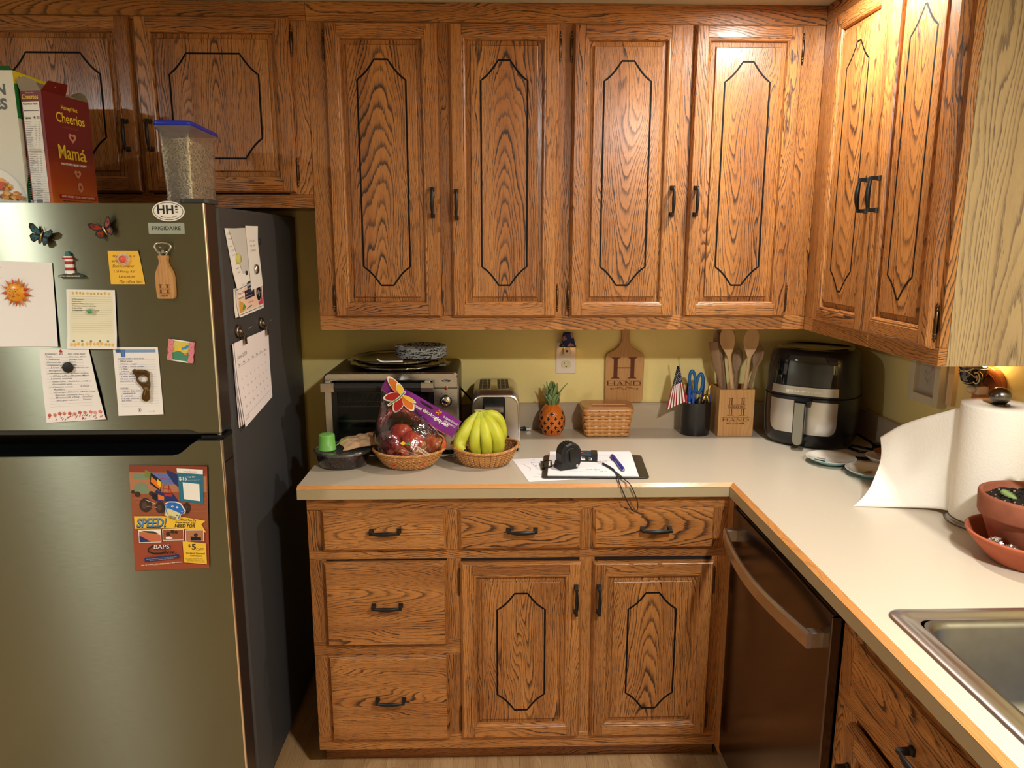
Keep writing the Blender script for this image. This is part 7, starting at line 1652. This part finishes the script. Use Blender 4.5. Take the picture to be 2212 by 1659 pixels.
mb.loft([[Vector((-.024, hy + .004, .128)), Vector((.026, hy + .004, .128)), Vector((.030, hy + .004, .155)), Vector((-.024, hy + .004, .155))], [Vector((-.018, hy - .030, .142)), Vector((.020, hy - .030, .142)), Vector((.022, hy - .034, .156)), Vector((-.018, hy - .034, .156))]], AB, smooth=False)
mb.build('handle_bracket', bd)
mb = MB(); mb.T = TA; hs = arc(0, .034, .0165, PI, 2 * PI, 10); hp_ = [(-.0165, .150), ] + hs + [(.0165, .150)]
mb.prism(hp_[::-1] if False else hp_, hy - .040, hy - .026, AB, 'xz'); mb.prism([(a_ * .86, b_ * .985 + .002) for a_, b_ in hp_], hy - .0415, hy - .0395, M('handle_grey', (150, 150, 138), .35, .8), 'xz'); mb.build('handle', bd, bevel=.0015)
for q in range(4):
    mb = MB(); mb.T = TA; a_ = PI / 4 + q * PI / 2; mb.lathe([(.010, 0), (.011, .006)], (.095 * math.cos(a_), .095 * math.sin(a_), 0), BLK, n=12); mb.build('foot', af)
mb = MB(); mb.T = TA; mb.box(-.018, -.150, .0005, .010, -.118, .0035, M('tab_grey', (130, 120, 100), .6)); mb.build('base_tab', af)
cd_ = MB(); cd_.tube([(1.67, -.13, .955), (1.69, -.17, .958), (1.715, -.23, .952), (1.735, -.30, .938), (1.735, -.345, .928), (1.71, -.36, .921), (1.68, -.345, .9185), (1.665, -.30, .9185), (1.69, -.27, .9185), (1.73, -.32, .9185), (1.74, -.40, .9185), (1.70, -.43, .9185), (1.63, -.41, .9185), (1.595, -.385, .9185)], .0042, BLKG, n=8)
cd_.box(1.722, -.365, .92, 1.752, -.335, .945, BLK); tag(cd_.build('power_cord'), 'black power cord coiled on the counter beside the air fryer', 'cord')

# ================================================================== saucers and bowls
SB = M('glaze_blue', (150, 196, 202), .2, coat=.5); SI = M('glaze_ivory', (226, 222, 208), .1, coat=.7)
def saucer(x, y, r, name, label, deco, outer=SB, inner=SI, h=.019, z=ZT + .0003):
    t = thing(name, label, 'saucer', (x, y, z)); mb = MB(); mb.lathe([(.0002, 0), (r * .52, 0), (r * .56, .003), (r * .8, h * .55), (r, h), (r * 1.005, h + .0012)], (x, y, z), outer, n=48, caps=(False, False)); mb.lathe([(r * 1.005, h + .0012), (r * .985, h + .0016), (r * .82, h * .80), (r * .6, .0095), (.0002, .0090)], (x, y, z), inner, n=48, caps=(False, False)); mb.build('dish', t)
    if deco:
        mb = MB(); A = Art(mb, lambda u, v, hh_: (x + u, y + v, z + .0096 + hh_ + max(0, math.hypot(u, v) / r - .6) * h * 1.45), .0008, .0003); deco(A); mb.build('painted_motif', t)
GD = M('gold_paint', (176, 128, 52), .35, .4); TL = M('paint_teal', (30, 60, 76), .4)
def deco1(A):
    A.poly([(-.056, -.012), (-.050, .004), (-.022, -.008), (-.028, -.026)], TL); A.line([(-.030, .018), (-.022, .012), (-.012, .008)], .004, GD); A.line([(-.032, .022), (-.026, .018)], .005, GD); A.line([(-.010, -.030), (.008, -.034), (.02, -.030)], .0022, GD); A.line([(.040, -.02), (.052, -.008)], .0016, M('paint_sky', (140, 180, 200), .4))
def deco2(A):
    for a_, b_ in ((-.012, .004), (-.004, .010), (-.018, .0), (-.008, -.002), (.0, .004)): A.disc(a_, b_, .0042, GD, 8, up=False)
    A.up(); A.line([(.002, .014), (.008, .010)], .003, TL); A.line([(-.030, -.026), (-.016, -.030)], .005, GD); A.line([(-.002, -.034), (.016, -.040)], .004, M('paint_brown', (140, 100, 70), .4)); A.line([(-.048, .008), (-.044, .002), (-.040, .008)], .0012, M('paint_sky', ()))
saucer(1.538, -.450, .0715, 'saucer', 'blue-rimmed saucer with dark and gold motif nearest the air fryer', deco1)
saucer(1.600, -.575, .0715, 'saucer', 'blue-rimmed saucer with gold leaf motif beside the paper towel sheet', deco2)
saucer(1.702, -.468, .062, 'saucer', 'plain off-white saucer under the terracotta dish', None, M('glaze_white', (226, 214, 196), .3), M('glaze_white', ()), .024)
TC = M('terracotta', (178, 92, 60), .75, noise=.12, nscale=50); TC2 = M('terracotta_brown', (140, 84, 56), .7, noise=.15, nscale=50)
saucer(1.716, -.462, .0500, 'terracotta_dish', 'small brown terracotta dish nested in the white saucer', None, TC2, TC2, .022, ZT + .014)

# ================================================================== clipboard, sheets, tools
cl = thing('clipboard', 'black clipboard lying flat with wire clip at its left end', 'clipboard', (.81, -.47, ZT + .002))
CP0 = [(.655, -.583), (.959, -.589), (.979, -.367), (.676, -.361)]
def quad_round(Q, r, n=5):
    out = []
    for i in range(4):
        p, a_, b_ = Vector(Q[i]), Vector(Q[i - 1]), Vector(Q[(i + 1) % 4]); da = (a_ - p).normalized() * r; db = (b_ - p).normalized() * r
        for k in range(n + 1): u = k / n; out.append(tuple((p + da) * (1 - u) ** 2 + p * 2 * u * (1 - u) + (p + db) * u ** 2))
    return out
mb = MB(); mb.prism(quad_round(CP0, .013), ZT + .0018, ZT + .0048, M('clip_board', (40, 37, 34), .3)); mb.build('board', cl, bevel=.0008)
mb = MB(); mb.tube([(.664, -.505, ZT + .007), (.680, -.505, ZT + .0105), (.690, -.500, ZT + .011), (.6925, -.440, ZT + .011), (.682, -.436, ZT + .0105), (.667, -.437, ZT + .007), (.664, -.505, ZT + .007)], .0017, BLKG, n=7); mb.box(.660, -.508, ZT + .0046, .669, -.434, ZT + .0078, BLKG); mb.build('wire_clip', cl)
for k, (lab, dq) in enumerate((('lowest white sheet of the stack clipped on the clipboard', 0), ('middle white sheet of the stack clipped on the clipboard', 1), ('top white sketch sheet clipped on the clipboard', 2))):
    Q = [(.672, -.572 + .0015 * dq), (.930 - .003 * dq, -.583 + .003 * dq), (.952 - .002 * dq, -.338), (.697, -.333)]
    def S(u, v, h, Q=Q, k=k):
        a_ = Vector(Q[0]) * (1 - u) + Vector(Q[1]) * u; b_ = Vector(Q[3]) * (1 - u) + Vector(Q[2]) * u; p = a_ * (1 - v) + b_ * v
        return (p.x, p.y, ZT + .0054 + k * .0008 + h + .002 * max(0, v - .8) * k)
    mb = MB(); mb.grid(lambda u, v: S(u, v, 0), 8, 8, M('paper_bright', (250, 248, 252), .7))
    if k == 2:
        A = Art(mb, S, .0003, .0001, ([i / 8 for i in range(1, 8)], [i / 8 for i in range(1, 8)])); PG = M('pencil_grey', (168, 160, 172), .8)
        for P in (((.52, .55), (.80, .60)), ((.80, .62), (.86, .20)), ((.30, .70), (.48, .75)), ((.55, .30), (.55, .12)), ((.10, .60), (.12, .20)), ((.10, .20), (.50, .12)), ((.60, .84), (.88, .84))): A.line(P, .0035, PG, up=False)
        A.text('36 x 24', .60, .55, w_=.10, h=.05, mat=PG, shear=.3); A.text('sink base', .44, .20, w_=.16, h=.05, mat=PG, shear=.3); A.text('84 1/4', .60, .12, w_=.08, h=.05, mat=PG, shear=.3)
    tag(mb.build('paper_sheet'), lab, 'paper')
mb = MB(); Q = [(.618, -.609), (.800, -.583), (.80, -.36), (.577, -.390)]
def S(u, v, h):
    a_ = Vector(Q[0]) * (1 - u) + Vector(Q[1]) * u; b_ = Vector(Q[3]) * (1 - u) + Vector(Q[2]) * u; p = a_ * (1 - v) + b_ * v; return (p.x, p.y, ZT + .0006 + h)
mb.grid(lambda u, v: S(u, v, 0), 4, 4, M('paper_bright', ())); A = Art(mb, S, .0003, .0001)
for P in (((.10, .75), (.16, .55), (.12, .42)), ((.22, .80), (.36, .78), (.38, .50), (.26, .50), (.22, .80)), ((.2, .30), (.34, .22)), ((.24, .9), (.30, .95)), ((.12, .2), (.3, .15))): A.line(P, .006, PG, up=False)
A.text('48 1/2', .24, .62, w_=.1, h=.06, mat=PG, shear=.3)
tag(mb.build('paper_sheet'), 'loose white pencilled sheet poking out left from under the clipboard', 'paper')
# tape measure
tm = thing('tape_measure', 'black rubber tape measure standing on the clipboard papers', 'tape measure', (.735, -.50, ZT + .0078)); TT = TR((.737, -.500, ZT + .0078)) @ Matrix.Rotation(.42, 4, 'Z')
RB = M('tape_rubber', (28, 28, 29), .42); prof = [(-.036, 0), (-.036, .018), (-.031, .022), (-.032, .046), (-.028, .062), (-.018, .073), (0, .0775), (.016, .074), (.028, .064), (.034, .050), (.036, .034), (.034, .016), (.028, .004), (.020, 0)]
mb = MB(); mb.T = TT; hw = .0205
def tr_(s_, y): return [Vector((a_ * s_ if b_ > .01 or a_ > 0 else a_, y, .036 + (b_ - .036) * s_ if b_ > .001 else b_ * s_)) for a_, b_ in prof]
mb.loft([tr_(.90, -hw), tr_(1.0, -hw + .005), tr_(1.0, hw - .005), tr_(.90, hw)], RB, smooth=False); mb.build('case', tm, bevel=.0016)
mb = MB(); mb.T = TT
for k in range(8): a_ = .2 + k * .23; mb.box(.0345 * math.cos(a_) - .0022, -.016, .038 + .038 * math.sin(a_) - .0022, .0345 * math.cos(a_) + .0022, .016, .038 + .038 * math.sin(a_) + .0022, RB)
mb.build('grip_ribs', tm, bevel=.001)
mb = MB(); mb.T = TT @ TR((0, -hw, 0)) @ Matrix.Rotation(PI / 2, 4, 'X'); mb.lathe([(.0255, 0), (.0255, .0012), (.0235, .0018), (.0002, .0012)], (0, .038, 0), RB, n=36); mb.build('side_disc', tm)
mb = MB(); mb.T = TT; mb.loft([[Vector((x, -hw - d_, z)) for x, z in ((-.0105, z0), (.0105, z0), (.0105, z0 - .001), (-.0105, z0 - .001))] for z0, d_ in ((.060, .001), (.060, .0055), (.052, .006))], M('belt_clip', (60, 58, 54), .35, .7), smooth=False)
mb.prism([(-.0095, .058), (.0095, .058), (.0075, .024), (-.0075, .024)], -hw - .0068, -hw - .0052, M('belt_clip', ()), 'xz'); A = Art(mb, mapXZ(0, -hw - .0068, 0), .0003); A.disc(0, .040, .0030, INKD, 14, ry=.0048); mb.build('belt_clip', tm)
mb = MB(); mb.T = TT @ TR((.019, -hw, .009)) @ Matrix.Rotation(PI / 2, 4, 'X'); mb.lathe([(.0045, 0), (.0045, .0022), (.003, .0028), (.0002, .0022)], (0, 0, 0), STEEL, n=14); mb.build('screw', tm)
# laser measure
lm = thing('laser_measure', 'dark blue and black laser distance measure behind the tape', 'laser measure', (.80, -.43, ZT + .008)); TL_ = TR((.755, -.418, ZT + .0080)) @ Matrix.Rotation(-.10, 4, 'Z')
mb = MB(); mb.T = TL_; mb.box(-.03, -.0205, 0, .076, .0205, .0235, M('laser_teal', (36, 62, 76), .45)); mb.build('case', lm, bevel=.004)
mb = MB(); mb.T = TL_; mb.box(.060, -.0215, -.0002, .0785, .0215, .0245, BLK); mb.box(-.03, -.0212, -.0001, .062, -.0190, .0195, BLK); mb.build('rubber_end', lm, bevel=.003)
mb = MB(); mb.T = TL_; A = Art(mb, lambda u, v, h: (u, -.0212 - h, v), .0005); A.disc(.016, .012, .0030, WHT, 10); A.rect(.022, .004, .042, .009, WHT)
for k in range(5): A.rect(.022 + k * .004, .009, .0235 + k * .004, .015, WHT)
A.rect(.0525, .0045, .0615, .0065, WHT); A.rect(.0525, .0105, .0570, .0125, WHT); A.rect(.0590, .0045, .0615, .0125, WHT)
A = Art(mb, lambda u, v, h: (u, v, .0236 + h), .0004); A.rect(.020, -.012, .036, -.002, M('label_red', (206, 56, 50), .5)); A.rect(.024, -.009, .032, -.006, WHT); mb.build('markings', lm)
# strap
mb = MB(); SK = M('strap_black', (34, 34, 36), .6)
mb.tube([(.828, -.443, ZT + .012), (.836, -.462, ZT + .011), (.844, -.478, ZT + .011)], .0010, PWH, n=6)
zc = ZT + .0105
def strap(pts): 
    P = [Vector(p) for p in pts]; out = []
    for i in range((len(P) - 1) * 6 + 1):
        t = i / 6; k = min(len(P) - 2, int(t)); u = t - k; p0, p1, p2, p3 = P[max(k - 1, 0)], P[k], P[k + 1], P[min(k + 2, len(P) - 1)]; out.append(.5 * ((2 * p1) + (p2 - p0) * u + (2 * p0 - 5 * p1 + 4 * p2 - p3) * u * u + (3 * p1 - p0 - 3 * p2 + p3) * u ** 3))
    return out
mb.tube(strap([(.843, -.476, zc + .001), (.850, -.492, zc), (.858, -.512, zc), (.866, -.540, zc)]), .0042, SK, n=8, flat=.6)
mb.tube(strap([(.858, -.512, zc), (.866, -.545, zc), (.868, -.590, ZT + .009), (.866, -.628, ZT + .004), (.872, -.642, .902), (.885, -.645, .872), (.900, -.644, .846), (.910, -.643, .838), (.917, -.643, .846), (.915, -.645, .868), (.905, -.646, .895), (.893, -.642, ZT + .0035), (.884, -.615, ZT + .007), (.874, -.575, ZT + .010), (.863, -.530, zc)]), .0028, SK, n=7, flat=.5)
tag(mb.build('wrist_strap'), 'black woven wrist strap looping over the counter edge', 'strap')
# pen on the papers
pn = thing('pen', 'blue click pen lying on the clipboard papers', 'pen', (.890, -.47, ZT + .012)); PB = M('pen_royal', (40, 44, 150), .25)
a_, b_ = Vector((.884, -.390, ZT + .0125)), Vector((.893, -.548, ZT + .0120)); d = b_ - a_
mb = MB(); mb.tube([a_, a_ + d * .04, a_ + d * .1, a_ + d * .62], [.003, .0048, .0055, .0055], PB, n=12); mb.build('barrel', pn)
mb = MB(); mb.tube([a_ + d * .62, a_ + d * .9, a_ + d * .97], [.0062, .0062, .0045], PB, n=12); mb.build('grip', pn)
mb = MB(); mb.tube([a_ + d * .97, a_ + d], [.004, .0010], STEEL, n=10); mb.build('nib', pn)
mb = MB(); mb.tube([a_ + d * .05 + Vector((-.006, 0, .002)), a_ + d * .32 + Vector((-.0075, 0, .001))], .0017, PB, n=6); mb.build('clip', pn)

# ================================================================== right wall: frames and coffee cup night light
WX = 1.8064
pf = thing('framed_picture', 'pale shadow-box frame with rooster sketch on the right wall', 'picture frame', (1.79, -.49, 1.2)); FW = M('frame_paint', (206, 196, 168), .6); FRW = M('frame_wood', (222, 190, 140), .6)
y0, y1, z0, z1, xf = -.556, -.405, 1.106, 1.29, 1.778
mb = MB()
for a_, b_, c_, d_ in ((y0, y0 + .025, z0, z1), (y1 - .025, y1, z0, z1), (y0 + .0255, y1 - .0255, z0, z0 + .025), (y0 + .0255, y1 - .0255, z1 - .025, z1)): mb.box(xf, a_, c_, WX, b_, d_, FW)
mb.build('frame', pf, bevel=.001)
mb = MB(); mb.box(xf + .016, y0 + .02, z0 + .02, xf + .018, y1 - .02, z1 - .02, M('mat_grey', (176, 168, 154), .8)); A = Art(mb, lambda u, v, h: (xf + .016 - h, -.48 - u, 1.19 + v), .0004)
for P in (((-.02, .01), (-.008, .0), (.006, .012), (.012, .026)), ((-.02, .01), (-.022, -.008), (-.01, -.02), (.006, -.012), (.012, .0)), ((-.004, -.02), (-.008, -.034)), ((.002, -.02), (.004, -.034))): A.line(P, .0012, M('sketch_brown', (150, 104, 84), .8), up=False)
A.line([(.012, .030), (.015, .022), (.013, .014)], .003, M('sketch_red', (160, 30, 50), .7)); mb.build('rooster_print', pf)
pf2 = MB(); pf2.box(1.794, -.594, 1.121, WX, -.568, 1.29, FRW); tag(pf2.build('wood_plaque'), 'slim pale wooden plaque edge beside the shadow-box frame', 'plaque')
op = thing('outlet_cover', 'round-topped wooden outlet cover on the right wall', 'outlet cover', (1.80, -.73, 1.2))
OM = oak('cover_wood', (186, 112, 66), (130, 70, 38), (170, 96, 54), spacing=.008, k=.03, rough=.35, coat=.2, contrast=.5, pore=.4)
mb = MB(); pr = [(-.790, 1.11), (-.680, 1.11)] + [(-.735 + .055 * math.cos(q), 1.205 + .052 * math.sin(q)) for q in [PI * k / 14 for k in range(15)]]
mb.prism(pr, 1.7905, WX, OM, 'yz'); mb.build('wooden_plate', op, bevel=.002)
mb = MB(); mb.prism([(-.735 + (a_ + .735) * .8, 1.13 + (b_ - 1.13) * .86) for a_, b_ in pr], 1.788, 1.7905, OM, 'yz'); mb.box(1.7865, -.7345, 1.150, 1.788, -.7325, 1.158, INKD); mb.box(1.7865, -.7245, 1.150, 1.788, -.7230, 1.158, INKD); mb.build('raised_centre', op, bevel=.0006)
cn = thing('cup_night_light', 'black and white coffee cup night light glowing under the right cabinet', 'night light', (1.755, -.735, 1.22)); CB_ = M('cup_glaze_black', (14, 14, 16), .08, coat=1.0); CWH = M('cup_cream', (236, 214, 176), .3)
mc = Vector((1.752, -.735, 1.210))
mb = MB(); mb.lathe([(.010, 0), (.020, .002), (.027, .012), (.031, .028), (.033, .044), (.0335, .046), (.032, .046), (.030, .030), (.022, .008), (.001, .006)], mc, CB_, n=40, caps=(True, False)); mb.build('cup', cn)
mb = MB()
def ms(u, v, h):
    k = max(0, min(1, v / .046)); R_ = .020 + .0132 * math.sin(PI / 2 * min(1, k * 1.1)) + h; q = PI + .5 + u / .03; return (mc.x + R_ * math.cos(q), mc.y + R_ * math.sin(q), mc.z + v)
A = Art(mb, ms, .0012, .0003); 
A.line([(-.02 + .006 * k, .006 + .0006 * (k - 3) ** 2 * .6) for k in range(8)], .0022, CWH); A.line([(-.022 + .0055 * k, .030 + .010 * math.sin(k * .5)) for k in range(9)], .0022, CWH); A.line([(-.02 + .005 * k, .042 - .006 * math.sin(k * .6)) for k in range(8)], .0018, CWH)
mb.build('painted_swirl', cn)
mb = MB(); hc_ = mc + Vector((-.012, -.036, .024)); P = [hc_ + Vector((-.004 * math.cos(q) * 0, -.014 * math.cos(q), .014 * math.sin(q))) for q in [-2.2 + 4.4 * k / 14 for k in range(15)]]
mb.tube(P, .0042, CB_, n=8); mb.tube([p + Vector((-.0036, 0, 0)) for p in P], .0018, CWH, n=6); mb.tube([hc_ + Vector((-.002, .004 * math.cos(q) * (1 - k_ / 12), .006 * math.sin(q))) for k_, q in [(k, k * .6) for k in range(9)]], .0016, CWH, n=6); mb.build('handle', cn)
mb = MB(); mb.box(1.758, -.752, 1.186, 1.7876, -.720, 1.208, M('lamp_body2', (226, 206, 178), .4)); mb.ball((1.752, -.735, 1.198), .012, M('lamp_body2', ()), 14, 10, (1, 1, .9)); mb.build('plug_body', cn, bevel=.003)
mb = MB(); mb.ball((1.775, -.742, 1.268), .0085, M('bulb_warm', (255, 224, 150), .5, emit=(255, 206, 120), es=60), 14, 10, (1, 1, 1.4)); mb.build('bulb', cn)

# ================================================================== paper towels
th_ = thing('paper_towel_holder', 'satin steel paper towel holder with round ball finial', 'paper towel holder', (1.692, -.935, ZT)); tx, ty = 1.690, -.935
mb = MB(); mb.lathe([(.0002, .0), (.0850, .0), (.0855, .003), (.0840, .009), (.0800, .0115), (.0002, .0125)], (tx, ty, ZT + .0004), M('base_steel', (150, 144, 136), .35, .9), n=56, caps=(False, False)); mb.build('base', th_)
mb = MB(); mb.tube([(tx, ty, ZT + .01), (tx, ty, 1.205)], .0062, STEEL, n=14); mb.build('rod', th_)
mb = MB(); mb.ball((tx - .003, ty, 1.2225), .0222, M('ball_steel', (120, 116, 110), .25, 1.0), 32, 20, (1, 1, .93)); mb.build('ball_finial', th_)
pt = thing('paper_towel_roll', 'white embossed paper towel roll with one sheet pulled out left', 'paper towels', (tx, ty, ZT + .013))
def towel_mat():
    m = M('towel', (236, 230, 218), .9); nt = m.node_tree; b = nt.nodes['Principled BSDF']; tc = nt.nodes.new('ShaderNodeTexCoord'); v = nt.nodes.new('ShaderNodeTexVoronoi'); v.inputs['Scale'].default_value = 210; bp = nt.nodes.new('ShaderNodeBump'); bp.inputs['Strength'].default_value = .35; bp.inputs['Distance'].default_value = .0012
    nt.links.new(tc.outputs['Object'], v.inputs['Vector']); nt.links.new(v.outputs['Distance'], bp.inputs['Height']); nt.links.new(bp.outputs[0], b.inputs['Normal']); return m
TW = towel_mat()
mb = MB(); R_ = .0775; zb, zt = ZT + .0135, 1.202
mb.lathe([(.019, 0), (R_, 0), (R_ + .001, .004), (R_ + .001, zt - zb - .004), (R_, zt - zb), (.019, zt - zb), (.019, 0)], (tx, ty, zb), TW, n=72, caps=(False, False)); mb.build('roll', pt)
mb = MB(); mb.lathe([(.0195, 0), (.0185, 0), (.0185, zt - zb + .0006), (.0205, zt - zb + .0006)], (tx, ty, zb), M('core_card', (96, 74, 52), .8), n=30, caps=(False, False)); mb.build('core', pt)
mb = MB()   # the pulled-out sheet
bt = [Vector((1.629, -.888, 1.186)), Vector((1.612, -.850, 1.165)), Vector((1.590, -.800, 1.138)), Vector((1.570, -.745, 1.105)), Vector((1.555, -.715, 1.078)), Vector((1.545, -.700, 1.062))]
bb = [Vector((1.6225, -.896, .930)), Vector((1.610, -.865, .924)), Vector((1.575, -.846, .919)), Vector((1.525, -.835, .9165)), Vector((1.465, -.826, .9155)), Vector((1.425, -.823, .9150))]
def cr(P, t):
    t *= len(P) - 1; k = min(len(P) - 2, int(t)); u = t - k; p0, p1, p2, p3 = P[max(k - 1, 0)], P[k], P[k + 1], P[min(k + 2, len(P) - 1)]
    return .5 * ((2 * p1) + (p2 - p0) * u + (2 * p0 - 5 * p1 + 4 * p2 - p3) * u * u + (3 * p1 - p0 - 3 * p2 + p3) * u ** 3)
def sheet(u, v):
    a_, b_ = cr(bt, u), cr(bb, u); p = b_ * (1 - v) + a_ * v; sag = math.sin(PI * v) * u * .030
    return p + Vector((sag * .9 + .004 * math.sin(u * 9 + v * 4) * (1 - abs(2 * v - 1)), -sag * .2 + .005 * math.sin(v * 6 + u * 5) * u * math.sin(PI * v), -sag * .35))
mb.grid(sheet, 34, 34, TW); o_ = mb.build('loose_sheet', pt, solid=.0006)

# ================================================================== potted cactus
ps = thing('plant_saucer', 'orange terracotta saucer under the cactus pot', 'plant saucer', (1.685, -1.125, ZT)); qx, qy = 1.640, -1.150
mb = MB(); mb.lathe([(.0002, 0), (.072, 0), (.078, .004), (.1130, .044), (.1215, .056), (.1225, .060), (.1180, .0615), (.1150, .056), (.1060, .042), (.074, .010), (.0002, .008)], (qx, qy, ZT + .0003), TC, n=72, caps=(False, False)); mb.build('dish', ps)
qx, qy = 1.646, -1.132
po = thing('plant_pot', 'weathered clay pot of dark soil with Christmas cactus cuttings', 'potted plant', (qx, qy, ZT + .01))
TCP = M('clay_aged', (160, 92, 66), .8, noise=.3, nscale=28)
mb = MB(); mb.lathe([(.0002, .0), (.060, .0), (.064, .003), (.0890, .076), (.0900, .078), (.0965, .081), (.0985, .086), (.1005, .122), (.0995, .127), (.0955, .129), (.0915, .125), (.0890, .109), (.0002, .108)], (qx, qy, ZT + .0105), TCP, n=72, caps=(False, False)); mb.build('pot', po)
mb = MB(); SOIL = M('soil', (34, 26, 20), .95, noise=.4, nscale=160, bump=1.0, bscale=260)
mb.grid(lambda u, v: (qx + .0895 * u * math.cos(2 * PI * v), qy + .0895 * u * math.sin(2 * PI * v), ZT + .1225 + .0035 * math.sin(u * 31 + v * 17) * math.sin(v * 43) + .001), 14, 60, SOIL)
for k in range(160): a_ = rr_.random() * 2 * PI; r_ = .084 * math.sqrt(rr_.random()); mb.ball((qx + r_ * math.cos(a_), qy + r_ * math.sin(a_), ZT + .1255), rr_.uniform(.0012, .003), SOIL if k % 9 else M('perlite', (150, 130, 106), .9), 6, 4)
mb.build('soil', po)
CG = M('cactus_green', (62, 110, 66), .4, noise=.15, nscale=60); CG2 = M('cactus_pale', (132, 156, 96), .45)
def segment(c, up, face, L_, w_, mat):
    up = Vector(up).normalized(); f = Vector(face); s_ = up.cross(f).normalized(); f = s_.cross(up).normalized(); c = Vector(c)
    prof = [(0, .10), (.12, .55), (.22, .52), (.30, .82), (.42, .74), (.52, 1.0), (.64, .86), (.74, 1.0), (.86, .78), (.93, .80), (1.0, .35)]
    P = [c + up * L_ * u + s_ * w_ * v for u, v in prof] + [c + up * L_ * u - s_ * w_ * v for u, v in reversed(prof)]
    mb = MB(); n = len(P); mid = [c + up * L_ * u for u, v in prof]; m_ = len(mid); F = []
    V = P + [q + f * .0022 for q in mid] + [q - f * .0022 for q in mid]
    for k in range(m_ - 1):
        F += [(k, k + 1, n + k + 1, n + k), (n - 1 - k, n + k, n + k + 1, n - 2 - k), (k, n + m_ + k, n + m_ + k + 1, k + 1), (n - 1 - k, n - 2 - k, n + m_ + k + 1, n + m_ + k)]
    mb.add(V, F, mat, smooth=True); return mb.build('leaf_segment', po)
segment((qx + .020, qy - .01, ZT + .126), (.1, .1, 1), (-.4, -1, 0), .040, .012, CG); segment((qx + .024, qy - .006, ZT + .164), (-.25, .1, 1), (-.4, -1, 0), .040, .014, CG); segment((qx + .014, qy - .002, ZT + .202), (-.55, .1, 1), (-.4, -1, 0), .040, .014, CG)
segment((qx + .022, qy - .004, ZT + .200), (.5, .1, 1), (-.4, -1, .2), .038, .013, CG); segment((qx - .028, qy + .012, ZT + .126), (-.35, .9, .28), (-.2, -.3, 1), .034, .0115, CG2)
qx, qy = 1.640, -1.150
def foil(x, y, z, r, label):
    mb = MB(); rq = random.Random(int(x * 1000)); ph = [rq.random() * 9 for _ in range(6)]
    mb.ball((x, y, z), r, M('foil', (206, 204, 202), .22, 1.0), 22, 14, (1.25, 1.0, .8), fn=lambda d: 1 + .22 * math.sin(9 * d.x + ph[0]) * math.sin(8 * d.y + ph[1]) + .14 * math.sin(17 * d.z + ph[2] + 9 * d.x) + .08 * math.sin(31 * d.x + 23 * d.y + ph[3])); 
    for F in range(len(mb.SM)): mb.SM[F] = False
    tag(mb.build('foil_ball'), label, 'foil')
foil(qx - .094, qy - .020, ZT + .052, .0125, 'crumpled foil ball at the left side of the plant saucer'); foil(qx - .078, qy - .046, ZT + .046, .0120, 'crumpled foil ball at the front left between pot and saucer'); foil(qx - .054, qy - .076, ZT + .044, .0110, 'small crumpled foil ball low in front of the pot'); foil(qx - .008, qy - .092, ZT + .049, .0145, 'crumpled foil ball at the right front of the plant saucer')

# ------------------------------------------------------------------ repeats share a group
GROUPS = {'apple': 'apples in the plastic bag', 'saucer': 'dishes on the counter by the paper towel', 'foil_ball': 'foil balls in the plant saucer', 'wooden_spoon': 'wooden utensils in the bamboo block', 'wooden_turner': 'wooden utensils in the bamboo block',
          'pen': 'pens on the counter and in the black cup', 'marker': 'markers in the black cup', 'note_paper': 'notes on the freezer door', 'paper_sheet': 'loose white sheets', 'paper_slip': 'white paper slips', 'coupon_card': 'coupon cards on the fridge side',
          'round_magnet': 'round magnets on the fridge', 'clip_magnet': 'clip magnets holding the calendar', 'butterfly_magnet': 'butterfly magnets', 'cereal_box': 'cereal boxes on the fridge', 'wall_cabinet': 'oak wall cabinets', 'fruit_basket': 'wicker fruit baskets', 'scissors': 'scissors in the black cup'}
for o in list(scene.objects):
    if o.parent is None and 'category' in o:
        k = o.name.split('.')[0]
        if k in GROUPS and 'group' not in o: o['group'] = GROUPS[k]
